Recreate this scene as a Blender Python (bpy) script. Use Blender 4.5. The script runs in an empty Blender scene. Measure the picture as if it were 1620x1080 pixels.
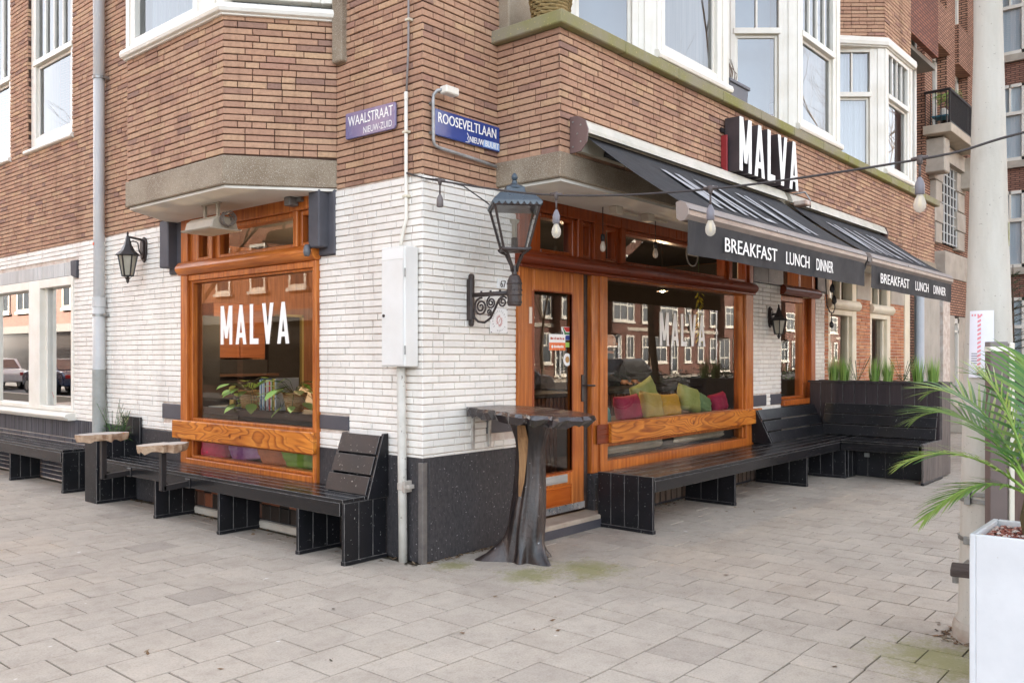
import bpy, bmesh, math, random
from mathutils import Vector, Matrix
random.seed(7)
R_ = math.radians
SC = bpy.context.scene
COL = SC.collection

# ---------------------------------------------------------------- camera, sky, sun, exposure
cd = bpy.data.cameras.new('camera'); cam = bpy.data.objects.new('camera', cd); COL.objects.link(cam)
CAMP = Vector((-4.0996, -4.3281, 1.435)); YAW = math.atan2(.6506, .7594)
cam.location = CAMP; cam.rotation_euler = (R_(90), 0, YAW - R_(90))
cd.sensor_width = 36; cd.lens = 36 * 1354 / 1620; cd.shift_y = 24 / 1620
cd.clip_start = .05; cd.clip_end = 600
SC.camera = cam
SUN_AZ, SUN_EL = R_(52), R_(26)            # azimuth from +x towards +y: the sun stands behind the corner house
W = bpy.data.worlds.new('World'); SC.world = W; W.use_nodes = True
nt = W.node_tree; nt.nodes.clear()
sky = nt.nodes.new('ShaderNodeTexSky'); sky.sky_type = 'NISHITA'; sky.sun_disc = False
sky.sun_elevation = SUN_EL; sky.sun_rotation = R_(90) - SUN_AZ
sky.air_density = .8; sky.dust_density = 3.0; sky.ozone_density = .6
hs = nt.nodes.new('ShaderNodeHueSaturation'); hs.inputs['Saturation'].default_value = .36
bg = nt.nodes.new('ShaderNodeBackground'); bg.inputs['Strength'].default_value = .15
wo = nt.nodes.new('ShaderNodeOutputWorld')
nt.links.new(sky.outputs[0], hs.inputs['Color']); nt.links.new(hs.outputs[0], bg.inputs[0]); nt.links.new(bg.outputs[0], wo.inputs[0])
sd = bpy.data.lights.new('sun', 'SUN'); sd.energy = 5.0; sd.angle = R_(.5); sd.color = (1, .88, .72)
so = bpy.data.objects.new('sun', sd); COL.objects.link(so)
sv = Vector((math.cos(SUN_EL) * math.cos(SUN_AZ), math.cos(SUN_EL) * math.sin(SUN_AZ), math.sin(SUN_EL)))
so.rotation_euler = sv.to_track_quat('Z', 'Y').to_euler(); so.location = sv * 60
vs = SC.view_settings; vs.view_transform = 'Standard'; vs.look = 'None'; vs.gamma = 1; vs.exposure = 2.72
vs.use_curve_mapping = False
SC.cycles.max_bounces = 8; SC.cycles.transparent_max_bounces = 12; SC.cycles.use_denoising = True
SC.cycles.caustics_reflective = False; SC.cycles.caustics_refractive = False

# ---------------------------------------------------------------- helpers
OFF = {}
def tag(o, label=None, cat=None, group=None, kind=None):
    if label: o['label'] = label
    if cat: o['category'] = cat
    if group: o['group'] = group
    if kind: o['kind'] = kind
    return o
def root(name, label, cat, loc=(0, 0, 0), group=None, kind=None):
    o = bpy.data.objects.new(name, None); COL.objects.link(o); o.location = loc; o.empty_display_size = .1
    OFF[o.name] = Vector(loc)
    return tag(o, label, cat, group, kind)
def link(name, me, mat, parent=None, smooth=False, kind=None, label=None, bevel=0, seg=1, worn=None):
    o = bpy.data.objects.new(name, me); COL.objects.link(o)
    if mat is not None and len(me.materials) == 0:
        for m in (mat if isinstance(mat, (list, tuple)) else [mat]): me.materials.append(m)
    if parent is not None: o.parent = parent
    OFF[o.name] = OFF[parent.name] if parent is not None else Vector((0, 0, 0))
    if smooth:
        for p in me.polygons: p.use_smooth = True
    if worn is not None: me.materials.append(worn)
    if bevel:
        b = o.modifiers.new('soft', 'BEVEL'); b.width = bevel; b.segments = seg; b.limit_method = 'ANGLE'; b.angle_limit = R_(40)
        if worn is not None: b.material = len(me.materials) - 1
    return tag(o, label, None, None, kind)
class MB:
    def __init__(s): s.v = []; s.f = []; s.m = []
    def add(s, vs, fs, mi=0):
        n = len(s.v); s.v += [tuple(v) for v in vs]; s.f += [tuple(n + i for i in f) for f in fs]; s.m += [mi] * len(fs)
        return s
    def box(s, x0, x1, y0, y1, z0, z1, mi=0):
        return s.add([(x0, y0, z0), (x1, y0, z0), (x1, y1, z0), (x0, y1, z0), (x0, y0, z1), (x1, y0, z1), (x1, y1, z1), (x0, y1, z1)],
                     [(0, 3, 2, 1), (4, 5, 6, 7), (0, 1, 5, 4), (1, 2, 6, 5), (2, 3, 7, 6), (3, 0, 4, 7)], mi)
    def quad(s, a, b, c, d, mi=0): return s.add([a, b, c, d], [(0, 1, 2, 3)], mi)
    def beam(s, p0, p1, w, h, up=(0, 0, 1), mi=0):
        p0 = Vector(p0); p1 = Vector(p1); d = (p1 - p0).normalized(); up = Vector(up)
        x = d.cross(up)
        if x.length < 1e-4: x = d.cross(Vector((1, 0, 0)))
        x.normalize(); z = x.cross(d).normalized(); x *= w / 2; z *= h / 2
        vs = [p0 - x - z, p0 + x - z, p0 + x + z, p0 - x + z, p1 - x - z, p1 + x - z, p1 + x + z, p1 - x + z]
        return s.add(vs, [(0, 1, 2, 3), (7, 6, 5, 4), (0, 4, 5, 1), (1, 5, 6, 2), (2, 6, 7, 3), (3, 7, 4, 0)], mi)
    def tube(s, pts, r, n=8, cap=True, mi=0):
        pts = [Vector(p) for p in pts]; rs = r if isinstance(r, (list, tuple)) else [r] * len(pts)
        vs = []; fs = []; ref = None
        for i, p in enumerate(pts):
            d = (pts[min(i + 1, len(pts) - 1)] - pts[max(i - 1, 0)]).normalized()
            if ref is None:
                ref = d.cross(Vector((0, 0, 1)))
                if ref.length < .05: ref = d.cross(Vector((1, 0, 0)))
            ref = (ref - d * ref.dot(d)).normalized(); b = d.cross(ref)
            for k in range(n):
                a = 2 * math.pi * k / n; vs.append(p + (ref * math.cos(a) + b * math.sin(a)) * rs[i])
        for i in range(len(pts) - 1):
            for k in range(n):
                fs.append((i * n + k, i * n + (k + 1) % n, (i + 1) * n + (k + 1) % n, (i + 1) * n + k))
        if cap: fs.append(tuple(reversed(range(n)))); fs.append(tuple((len(pts) - 1) * n + k for k in range(n)))
        return s.add(vs, fs, mi)
    def lathe(s, prof, c=(0, 0, 0), n=16, ph=0, axis=None, mi=0):
        c = Vector(c); q = Vector((0, 0, 1)).rotation_difference(Vector(axis)) if axis else None
        vs = []; fs = []
        for r, z in prof:
            for k in range(n):
                a = 2 * math.pi * k / n + ph; p = Vector((r * math.cos(a), r * math.sin(a), z))
                vs.append(c + (q @ p if q else p))
        for i in range(len(prof) - 1):
            for k in range(n):
                fs.append((i * n + k, i * n + (k + 1) % n, (i + 1) * n + (k + 1) % n, (i + 1) * n + k))
        fs.append(tuple(reversed(range(n)))); fs.append(tuple((len(prof) - 1) * n + k for k in range(n)))
        return s.add(vs, fs, mi)
    def prism(s, poly, vec, mi=0):
        vec = Vector(vec); n = len(poly); a = [Vector(p) for p in poly]
        vs = a + [p + vec for p in a]
        fs = [tuple(range(n)), tuple(reversed(range(n, 2 * n)))] + [(i, i + n, (i + 1) % n + n, (i + 1) % n) for i in range(n)]
        return s.add(vs, fs, mi)
    def mesh(s, name, off=Vector((0, 0, 0)), fixn=True):
        me = bpy.data.meshes.new(name)
        me.from_pydata([(v[0] - off[0], v[1] - off[1], v[2] - off[2]) for v in s.v], [], s.f)
        if any(s.m): me.polygons.foreach_set('material_index', s.m)
        if fixn:
            bm = bmesh.new(); bm.from_mesh(me); bmesh.ops.recalc_face_normals(bm, faces=bm.faces); bm.to_mesh(me); bm.free()
        return me
    def build(s, name, mat, parent=None, smooth=False, fixn=True, **k):
        off = OFF[parent.name] if parent is not None else k.pop('org', Vector((0, 0, 0)))
        me = s.mesh(name, off, fixn)
        o = link(name, me, mat, parent, smooth, **k)
        if parent is None: o.location = off; OFF[o.name] = Vector(off)
        return o
def copy_tree(o, label=None, loc=None, rz=None):
    def rec(a, par):
        c = a.copy(); COL.objects.link(c); OFF[c.name] = OFF.get(a.name, Vector((0, 0, 0)))
        if par is not None: c.parent = par
        for ch in list(a.children): rec(ch, c)
        return c
    r = rec(o, None)
    if loc is not None: r.location = loc
    if rz is not None: r.rotation_euler[2] = rz
    if label: r['label'] = label
    return r
TXT = {}
def text2d(s, h, spacing=1.0):
    """flat outline letters, height h for capitals: (verts2d, faces, width)"""
    key = (s, spacing)
    if key not in TXT:
        cu = bpy.data.curves.new('lettering', 'FONT'); cu.body = s; cu.size = 1; cu.resolution_u = 3; cu.space_character = spacing
        o = bpy.data.objects.new('lettering', cu); COL.objects.link(o)
        dg = bpy.context.evaluated_depsgraph_get(); dg.update()
        me = bpy.data.meshes.new_from_object(o.evaluated_get(dg))
        vs = [(v.co.x, v.co.y) for v in me.vertices]; fs = [tuple(p.vertices) for p in me.polygons]
        bpy.data.objects.remove(o); bpy.data.meshes.remove(me); bpy.data.curves.remove(cu)
        TXT[key] = (vs, fs)
    vs, fs = TXT[key]; x0 = min(v[0] for v in vs); cap = .729
    vs = [((x - x0) * h / cap, y * h / cap) for x, y in vs]
    return vs, fs, max(v[0] for v in vs)
def put_text(mb, s, h, width, o, u, v=(0, 0, 1), align='L', spacing=1.0, bold=0, mi=0):
    """letters of height h squeezed to the given width, from point o along u, up v"""
    vs, fs, w = text2d(s, h, spacing); o = Vector(o); u = Vector(u); v = Vector(v); k = width / w
    nn = u.cross(v)
    for j, dx in enumerate((0, bold) if bold else (0,)):
        mb.add([o + u * (x * k + dx) + v * y + nn * (.0007 * j) for x, y in vs], fs, mi)
BIGL = {  # tall narrow capitals, unit height: outlines (outer, hole-free strips)
    'M': [[(0, 0), (0, 1), (.085, 1), (.085, 0)], [(.34, 0), (.34, 1), (.255, 1), (.255, 0)], [(0, 1), (.095, 1), (.205, .16), (.135, .16)], [(.34, 1), (.245, 1), (.135, .16), (.205, .16)]],
    'A': [[(0, 0), (.11, 1), (.19, 1), (.085, 0)], [(.30, 0), (.19, 1), (.11, 1), (.215, 0)], [(.06, .17), (.24, .17), (.235, .29), (.065, .29)]],
    'L': [[(0, 0), (0, 1), (.09, 1), (.09, 0)], [(.09, 0), (.09, .14), (.235, .14), (.235, 0)]],
    'V': [[(0, 1), (.09, 1), (.19, 0), (.11, 0)], [(.30, 1), (.21, 1), (.11, 0), (.19, 0)]]}
def malva(o, u, h, width, depth, nrm):
    """MALVA in tall plain capitals; one list of polygons per letter"""
    o = Vector(o); u = Vector(u); out = []; x = 0; gap = .095
    adv = {'M': .34, 'A': .30, 'L': .235, 'V': .30}
    tot = sum(adv[c] for c in 'MALVA') + 4 * gap; k = width / tot
    for i, c in enumerate('MALVA'):
        mb = MB()
        for j, pl in enumerate(BIGL[c]):
            e = Vector(nrm) * (.0006 * j)
            mb.prism([o + u * ((x + a) * k) + Vector((0, 0, b * h)) + e for a, b in pl], Vector(nrm) * depth)
        out.append(mb); x += adv[c] + gap
    return out

# ---------------------------------------------------------------- materials
MATS = {}
def lin(h):
    h = h.lstrip('#'); c = [int(h[i:i + 2], 16) / 255 for i in (0, 2, 4)]
    return tuple((x / 12.92 if x <= .04045 else ((x + .055) / 1.055) ** 2.4) for x in c) + (1,)
def nodes(name):
    m = bpy.data.materials.new(name); m.use_nodes = True; t = m.node_tree; b = t.nodes['Principled BSDF']
    return m, t, b
def N(t, typ, **k):
    n = t.nodes.new(typ)
    for a, v in k.items():
        if a.startswith('i_'): n.inputs[a[2:].replace('_', ' ')].default_value = v
        else: setattr(n, a, v)
    return n
def coords(t, scale=(1, 1, 1), obj=True):
    if obj: tc = N(t, 'ShaderNodeTexCoord'); s = tc.outputs['Object']
    else: g = N(t, 'ShaderNodeNewGeometry'); s = g.outputs['Position']
    mp = N(t, 'ShaderNodeMapping'); mp.inputs['Scale'].default_value = scale; t.links.new(s, mp.inputs[0]); return mp.outputs[0]
def ramp(t, fac, stops, interp='LINEAR'):
    r = N(t, 'ShaderNodeValToRGB'); r.color_ramp.interpolation = interp; e = r.color_ramp.elements
    while len(e) < len(stops): e.new(.5)
    for i, (p, c) in enumerate(stops): e[i].position = p; e[i].color = c if len(c) == 4 else tuple(c) + (1,)
    t.links.new(fac, r.inputs[0]); return r.outputs[0]
def mixc(t, fac, a, b, mode='MIX'):
    m = N(t, 'ShaderNodeMix', data_type='RGBA', blend_type=mode)
    for sock, v in ((m.inputs[0], fac), (m.inputs[6], a), (m.inputs[7], b)):
        if hasattr(v, 'is_linked'): t.links.new(v, sock)
        else: sock.default_value = v
    return m.outputs[2]
def noise(t, vec, scale, detail=4, rough=.6, dist=0):
    n = N(t, 'ShaderNodeTexNoise'); n.inputs['Scale'].default_value = scale; n.inputs['Detail'].default_value = detail
    n.inputs['Roughness'].default_value = rough; n.inputs['Distortion'].default_value = dist
    t.links.new(vec, n.inputs['Vector']); return n.outputs['Fac']
def math_(t, op, a, b=None):
    m = N(t, 'ShaderNodeMath', operation=op)
    for i, v in enumerate((a, b)):
        if v is None: continue
        if hasattr(v, 'is_linked'): t.links.new(v, m.inputs[i])
        else: m.inputs[i].default_value = v
    return m.outputs[0]
def bump(t, b, h, strength=.3, dist=.004):
    n = N(t, 'ShaderNodeBump'); n.inputs['Strength'].default_value = strength; n.inputs['Distance'].default_value = dist
    t.links.new(h, n.inputs['Height']); t.links.new(n.outputs[0], b.inputs['Normal'])
def plain(name, c, rough=.6, c2=None, scale=6, bmp=0, bscale=60, metal=0, spots=None, spotscale=70, spotth=.72, spec=.5, stretch=(1, 1, 1), coat=0):
    """paint / metal / stone: two tones by noise, optional specks, fine relief"""
    if name in MATS: return MATS[name]
    m, t, b = nodes(name); c = lin(c) if isinstance(c, str) else c
    v = coords(t, stretch)
    col = c
    if c2 is not None:
        c2 = lin(c2) if isinstance(c2, str) else c2
        f = ramp(t, noise(t, v, scale, 5), [(.35, (0, 0, 0)), (.68, (1, 1, 1))]); col = mixc(t, f, c, c2)
    if spots is not None:
        s = lin(spots) if isinstance(spots, str) else spots
        f = ramp(t, noise(t, coords(t), spotscale, 2, .5), [(spotth, (0, 0, 0)), (spotth + .03, (1, 1, 1))]); col = mixc(t, f, col, s)
    if hasattr(col, 'is_linked'): t.links.new(col, b.inputs['Base Color'])
    else: b.inputs['Base Color'].default_value = col
    b.inputs['Metallic'].default_value = metal; b.inputs['Specular IOR Level'].default_value = spec
    rr = noise(t, v, scale * 1.7, 4); rv = math_(t, 'ADD', math_(t, 'MULTIPLY', rr, .3), rough - .15); t.links.new(rv, b.inputs['Roughness'])
    if coat: b.inputs['Coat Weight'].default_value = coat; b.inputs['Coat Roughness'].default_value = .12
    if bmp: bump(t, b, noise(t, coords(t), bscale, 5), bmp)
    MATS[name] = m; return m
def wood(name, dark, light, axis, rough=.35, fine=1.0, rings=False, wear=None):
    if name in MATS: return MATS[name]
    m, t, b = nodes(name)
    st = [14, 14, 14]; st['xyz'.index(axis)] = .9
    v = coords(t, tuple(s * fine for s in st))
    d = lin(dark); l = lin(light)
    g = noise(t, v, 2.2, 6, .65, .6)
    col = ramp(t, g, [(.32, d), (.5, tuple((a + c) / 2 for a, c in zip(d, l))), (.68, l)])
    if rings:
        st2 = [5.5, 5.5, 5.5]; st2['xyz'.index(axis)] = 1.3
        q = noise(t, coords(t, tuple(st2)), 1.1, 2, .4, .35)
        fr = math_(t, 'FRACT', math_(t, 'MULTIPLY', q, 12))
        rr = ramp(t, fr, [(0, (1, 1, 1)), (.55, (.85, .72, .52)), (.86, (.34, .16, .06)), (1, (.9, .85, .8))])
        col = mixc(t, .85, col, rr, 'MULTIPLY')
        kn = ramp(t, noise(t, coords(t, (3, 3, 3)), 3.3, 1), [(.69, (1, 1, 1)), (.75, (.32, .16, .08))])
        col = mixc(t, .8, col, kn, 'MULTIPLY')
    big = ramp(t, noise(t, coords(t), 1.3, 3), [(.3, (.78, .74, .72)), (.7, (1.1, 1.06, 1.02))]); col = mixc(t, .8, col, big, 'MULTIPLY')
    if wear:
        f = ramp(t, noise(t, coords(t, tuple(.25 * s for s in st)), 9, 6, .75), [(.64, (0, 0, 0)), (.72, (1, 1, 1))]); col = mixc(t, f, col, lin(wear))
    t.links.new(col, b.inputs['Base Color']); b.inputs['Specular IOR Level'].default_value = .35
    t.links.new(math_(t, 'ADD', math_(t, 'MULTIPLY', noise(t, v, 3, 4), .3), rough - .12), b.inputs['Roughness'])
    bump(t, b, g, .18, .003); MATS[name] = m; return m
def rndval(t):
    a = N(t, 'ShaderNodeAttribute', attribute_name='rnd'); o = N(t, 'ShaderNodeObjectInfo')
    return math_(t, 'FRACT', math_(t, 'ADD', a.outputs['Fac'], o.outputs['Random']))
def brickmat(name, stops, rough=.85, bmp=.5, patch=.5, chip=None):
    if name in MATS: return MATS[name]
    m, t, b = nodes(name); r = rndval(t)
    col = ramp(t, r, stops)
    v = coords(t, obj=False)
    n1 = noise(t, v, 38, 6, .7); col = mixc(t, patch, col, ramp(t, n1, [(.3, (.62, .55, .5)), (.5, (1, 1, 1)), (.72, (1.3, 1.25, 1.18))]), 'MULTIPLY')
    n2 = noise(t, v, .9, 4, .6); col = mixc(t, .6, col, ramp(t, n2, [(.3, (.8, .76, .74)), (.55, (1, 1, 1)), (.75, (1.08, 1.06, 1.02))]), 'MULTIPLY')
    st_ = noise(t, coords(t, (4, 4, .22), False), 1.0, 4, .7); col = mixc(t, .75 if patch > .3 else .3, col, ramp(t, st_, [(.30, (.62, .57, .55)), (.47, (1, 1, 1)), (.72, (1.05, 1.04, 1.03))]), 'MULTIPLY')
    if chip:
        f = ramp(t, noise(t, v, 30, 6, .75), [(.70, (0, 0, 0)), (.735, (1, 1, 1))]); col = mixc(t, f, col, lin(chip))
    t.links.new(col, b.inputs['Base Color']); b.inputs['Roughness'].default_value = rough; b.inputs['Specular IOR Level'].default_value = .3
    bump(t, b, noise(t, v, 110, 6, .7), bmp, .004); MATS[name] = m; return m
def texbrick(name, c1, c2, mortar, scale=1.0):
    """courses too far off to tell apart"""
    if name in MATS: return MATS[name]
    m, t, b = nodes(name); g = N(t, 'ShaderNodeNewGeometry'); sx = N(t, 'ShaderNodeSeparateXYZ'); t.links.new(g.outputs['Position'], sx.inputs[0])
    cb = N(t, 'ShaderNodeCombineXYZ'); t.links.new(math_(t, 'ADD', sx.outputs[0], sx.outputs[1]), cb.inputs[0]); t.links.new(sx.outputs[2], cb.inputs[1])
    br = N(t, 'ShaderNodeTexBrick'); br.inputs['Scale'].default_value = scale; br.inputs['Brick Width'].default_value = .21; br.inputs['Row Height'].default_value = .055
    br.inputs['Mortar Size'].default_value = .012; br.inputs['Color1'].default_value = lin(c1); br.inputs['Color2'].default_value = lin(c2); br.inputs['Mortar'].default_value = lin(mortar)
    br.inputs['Bias'].default_value = -.1
    t.links.new(cb.outputs[0], br.inputs['Vector'])
    n2 = noise(t, coords(t, obj=False), .8, 5, .6); col = mixc(t, .8, br.outputs[0], ramp(t, n2, [(.3, (.75, .72, .7)), (.7, (1.15, 1.12, 1.1))]), 'MULTIPLY')
    t.links.new(col, b.inputs['Base Color']); b.inputs['Roughness'].default_value = .9
    bump(t, b, math_(t, 'SUBTRACT', 1, br.outputs['Fac']), .6, .01); MATS[name] = m; return m
def glass(name, tint=(.9, .93, .92), ior=1.75, wob=.0):
    if name in MATS: return MATS[name]
    m = bpy.data.materials.new(name); m.use_nodes = True; t = m.node_tree; t.nodes.clear()
    tr = N(t, 'ShaderNodeBsdfTransparent'); tr.inputs[0].default_value = tint + (1,)
    gl = N(t, 'ShaderNodeBsdfGlossy'); gl.inputs['Roughness'].default_value = 0.0
    fr = N(t, 'ShaderNodeFresnel'); fr.inputs[0].default_value = ior
    mx = N(t, 'ShaderNodeMixShader'); out = N(t, 'ShaderNodeOutputMaterial')
    if wob:
        nb = N(t, 'ShaderNodeBump'); nb.inputs['Strength'].default_value = wob; nb.inputs['Distance'].default_value = .02
        t.links.new(noise(t, coords(t, obj=False), 1.6, 1), nb.inputs['Height'])
        t.links.new(nb.outputs[0], gl.inputs['Normal']); t.links.new(nb.outputs[0], fr.inputs['Normal'])
    t.links.new(fr.outputs[0], mx.inputs[0]); t.links.new(tr.outputs[0], mx.inputs[1]); t.links.new(gl.outputs[0], mx.inputs[2]); t.links.new(mx.outputs[0], out.inputs[0])
    MATS[name] = m; return m
def emit(name, c, s):
    if name in MATS: return MATS[name]
    m, t, b = nodes(name); b.inputs['Base Color'].default_value = c + (1,); b.inputs['Emission Color'].default_value = c + (1,); b.inputs['Emission Strength'].default_value = s
    MATS[name] = m; return m

BRICK = brickmat('brown_brick', [(0, lin('#8d7063')), (.05, lin('#a07d69')), (.25, lin('#ac8770')), (.55, lin('#b18d74')), (.82, lin('#b59379')), (.94, lin('#ba997a')), (.975, lin('#a37d6c')), (1, lin('#907265'))])
WBRICK = brickmat('white_painted_brick', [(0, lin('#e2ded6')), (.5, lin('#e9e5dd')), (1, lin('#ede9e1'))], rough=.55, bmp=.25, patch=.12, chip='#b9a79a')
OBRICK = brickmat('orange_brick', [(0, lin('#a5694c')), (.5, lin('#bd8260')), (1, lin('#c9946c'))])
DBRICK = brickmat('black_painted_brick', [(0, lin('#35353a')), (.5, lin('#404048')), (1, lin('#4a4a50'))], rough=.5, bmp=.3, patch=.3)
MORTAR = plain('dark_mortar', '#4d382c', .95, '#3a2a22', 20, .4)
WMORTAR = plain('painted_mortar', '#d6cdc2', .9, '#b8a394', 9, .3)
DMORTAR = plain('black_mortar', '#2b2b2e', .9)
TEXB = texbrick('distant_brick', '#96604a', '#7c4c3e', '#4f3a33')
TEXB2 = texbrick('far_brick', '#9c7362', '#82594a', '#57423a')
TEXO = texbrick('opposite_brick', '#a3653f', '#8a4f34', '#6f5144')
TEXA = texbrick('avenue_brick', '#7f5245', '#653f35', '#55433b')
CONC = plain('exposed_aggregate', '#978975', .9, '#7d6d5a', 3.0, .6, 160, spots='#b5ad9f', spotscale=190, spotth=.6)
CONCM = plain('mossy_concrete', '#8d8571', .9, '#82803f', 2.4, .6, 120, spots='#b0a36c', spotscale=60, spotth=.66)
PLAST = plain('white_plaster', '#dcd8cf', .8, '#cfc9bc', 2, .1)
WHITE = plain('white_paint', '#e4e0d6', .38, '#d8d2c4', 3)
CREAM = plain('cream_paint', '#e0d6c0', .45, '#d3c6aa', 3)
STONE = plain('pale_stone', '#b7aea0', .85, '#a1978a', 3, .4, 90)
BLACKP = plain('black_wood_paint', '#151618', .36, '#1f1e22', 4, .12, 120, spots='#8f8f8b', spotscale=60, spotth=.70, stretch=(1, 1, 1), spec=.3)
WORN = plain('worn_edge', '#6c6864', .6, '#2a292b', 14)
BLACKB = wood('black_bench_board', '#131416', '#232225', 'x', .2, .6)
BLACKBY = wood('black_bench_board_long', '#131416', '#232225', 'y', .2, .6)
PLINTH = plain('dark_render', '#29282a', .66, '#403c3d', 42, .5, 90, spots='#8d8c8a', spotscale=65, spotth=.69, stretch=(1.3, 1.3, .6))
VARN = wood('varnished_pine', '#8d4316', '#c67733', 'z', .3)
VARNX = wood('varnished_pine_rail', '#8d4316', '#c67733', 'x', .3)
VARNY = wood('varnished_pine_sill', '#934818', '#ca7c36', 'y', .3)
SHVARNX = wood('shade_darkened_varnish_rail', '#5f2410', '#86391a', 'x', .28)  # same varnish, with the shade under the awning put into the colour
SHVARNZ = wood('shade_darkened_varnish', '#733112', '#a04c1e', 'z', .28)  # upright grain, same awning shade in the colour
PLANKY = wood('knotty_pine_y', '#b5661d', '#dc9440', 'y', .33, .7, rings=True)
PLANKX = wood('knotty_pine_x', '#b5661d', '#dc9440', 'x', .33, .7, rings=True)
GLASS = glass('shop_glass', (.94, .95, .93), 1.62)
GLASSU = glass('house_glass', (.9, .95, .97), 2.5, .012)
BLK = plain('black_metal', '#1d1c1e', .4, '#2c2624', 9, .15, 80)
RUSTY = plain('black_iron', '#26211f', .5, '#3c2c26', 12, .4, 60)
GREYM = plain('grey_zinc', '#b9bcc0', .45, '#a9aaab', 3)
GALV = plain('galvanised_steel', '#9a9b9a', .4, '#87857f', 20, metal=.7)
WCAB = plain('cabinet_white', '#dcdbd7', .4, '#d2d0ca', 3)
DARKIN = plain('dark_interior', '#1f1a18', .8)
INBROWN = wood('inside_brown_wood', '#7a5038', '#a06f4c', 'z', .5)
LETW = plain('white_letter', '#f0efec', .4)
# ---------------------------------------------------------------- ground
G_ST = plain('street_asphalt', '#414143', .9, '#373739', .8, .3, 60)
MB().add([(-150, -150, -.09), (150, -150, -.09), (150, 150, -.09), (-150, 150, -.09)], [(0, 1, 2, 3)]).build('ground', G_ST, kind='structure', fixn=False)
def slabmat():
    m, t, b = nodes('concrete_slab'); r = rndval(t); v = coords(t, obj=False)
    col = ramp(t, r, [(0, lin('#aba194')), (.5, lin('#b1a79a')), (.88, lin('#ada396')), (.97, lin('#a69c90')), (.99, lin('#9b9287')), (1, lin('#958c82'))])
    col = mixc(t, .5, col, ramp(t, noise(t, v, 95, 5, .75), [(.3, (.55, .53, .51)), (.5, (1, 1, 1)), (.7, (1.25, 1.23, 1.2))]), 'MULTIPLY')
    col = mixc(t, .7, col, ramp(t, noise(t, v, 9, 6, .75), [(.28, (.74, .71, .68)), (.5, (1, 1, 1)), (.72, (1.1, 1.09, 1.07))]), 'MULTIPLY')
    crk = ramp(t, noise(t, v, 31, 6, .8), [(.72, (0, 0, 0)), (.75, (1, 1, 1))]); col = mixc(t, math_(t, 'MULTIPLY', crk, .5), col, lin('#7b756d'))
    col = mixc(t, .8, col, ramp(t, noise(t, v, 2.1, 5, .65), [(.3, (.82, .8, .79)), (.55, (1, 1, 1)), (.75, (1.1, 1.08, 1.05))]), 'MULTIPLY')
    # droppings and gum
    sp = ramp(t, noise(t, v, 9, 2, .4), [(.765, (0, 0, 0)), (.785, (1, 1, 1))]); col = mixc(t, math_(t, 'MULTIPLY', sp, .75), col, lin('#d6d4cf'))
    sp = ramp(t, noise(t, v, 23, 1, .4), [(.76, (0, 0, 0)), (.78, (1, 1, 1))]); col = mixc(t, math_(t, 'MULTIPLY', sp, .6), col, lin('#6b645e'))
    # moss that grows at the foot of the stump and the mast
    sx = N(t, 'ShaderNodeSeparateXYZ'); t.links.new(v, sx.inputs[0])
    for (x, y, rad) in ((.62, -.95, .42), (.25, -.75, .3), (.12, -.18, .22), (.3, -3.25, .5)):
        d = N(t, 'ShaderNodeVectorMath', operation='DISTANCE'); t.links.new(v, d.inputs[0]); d.inputs[1].default_value = (x, y, 0)
        e = math_(t, 'ADD', math_(t, 'DIVIDE', d.outputs['Value'], rad), math_(t, 'MULTIPLY', math_(t, 'SUBTRACT', noise(t, v, 7, 5, .7), .5), 1.6))
        e = math_(t, 'ADD', e, math_(t, 'MULTIPLY', math_(t, 'SUBTRACT', noise(t, v, 45, 5, .8), .5), 1.5)); f = ramp(t, e, [(.2, (.75, .75, .75)), (.75, (0, 0, 0))]); col = mixc(t, f, col, lin('#85834f'))
    t.links.new(col, b.inputs['Base Color']); b.inputs['Roughness'].default_value = .8; b.inputs['Specular IOR Level'].default_value = .35
    bump(t, b, noise(t, v, 140, 5, .7), .35, .004); return m
SLABM = slabmat()
JOINT = plain('joint_sand', '#463c30', .95, '#43402c', 5, .3)
pav = MB().add([(-8.6, -9.5, -.007), (35, -9.5, -.007), (35, 60, -.007), (-8.6, 60, -.007)], [(0, 1, 2, 3)]).build('pavement', JOINT, kind='structure', fixn=False)
MB().box(-8.8, 35, -9.7, -9.5, -.12, .002).build('kerb', STONE, kind='structure'); MB().box(-8.8, -8.6, -9.5, 60, -.12, .002).build('kerb', STONE, kind='structure')
MB().box(-14, -11.6, 0, 95, -.1, .0).build('pavement', STONE, kind='structure'); MB().box(0, 60, -30, -27, -.1, .0).build('pavement', STONE, kind='structure')

CU = CAMP
def proj(p):
    d = Vector(p) - CAMP; dep = d.x * .7594 + d.y * .6506
    if dep < .2: return None
    return (810 + 1354 * (d.x * .6506 - d.y * .7594) / dep, 564 - 1354 * d.z / dep, dep)
def visible_area(pts):
    q = [proj(p) for p in pts]
    if any(a is None for a in q): return 0
    cx = sum(a[0] for a in q) / len(q); cy = sum(a[1] for a in q) / len(q)
    if not (0 <= cx <= 1620 and 0 <= cy <= 1080): return 0
    s = 0
    for i in range(len(q)):
        a = q[i]; b = q[(i + 1) % len(q)]; s += a[0] * b[1] - b[0] * a[1]
    return abs(s) / 2
def rndattr(me, vals):
    a = me.attributes.new('rnd', 'FLOAT', 'FACE'); a.data.foreach_set('value', vals)
def stuffmesh(name, recs, geom, mat, parent, kind='stuff'):
    vs = []; fs = []; rv = []
    for r in recs:
        v, f = geom(r); n = len(vs); vs += v; fs += [tuple(n + i for i in q) for q in f]; rv += [r['rnd']] * len(f)
    off = OFF[parent.name] if parent is not None else Vector((0, 0, 0))
    me = bpy.data.meshes.new(name); me.from_pydata([(a[0] - off[0], a[1] - off[1], a[2] - off[2]) for a in vs], [], fs); rndattr(me, rv)
    return link(name, me, mat, parent, kind=kind)

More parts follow.
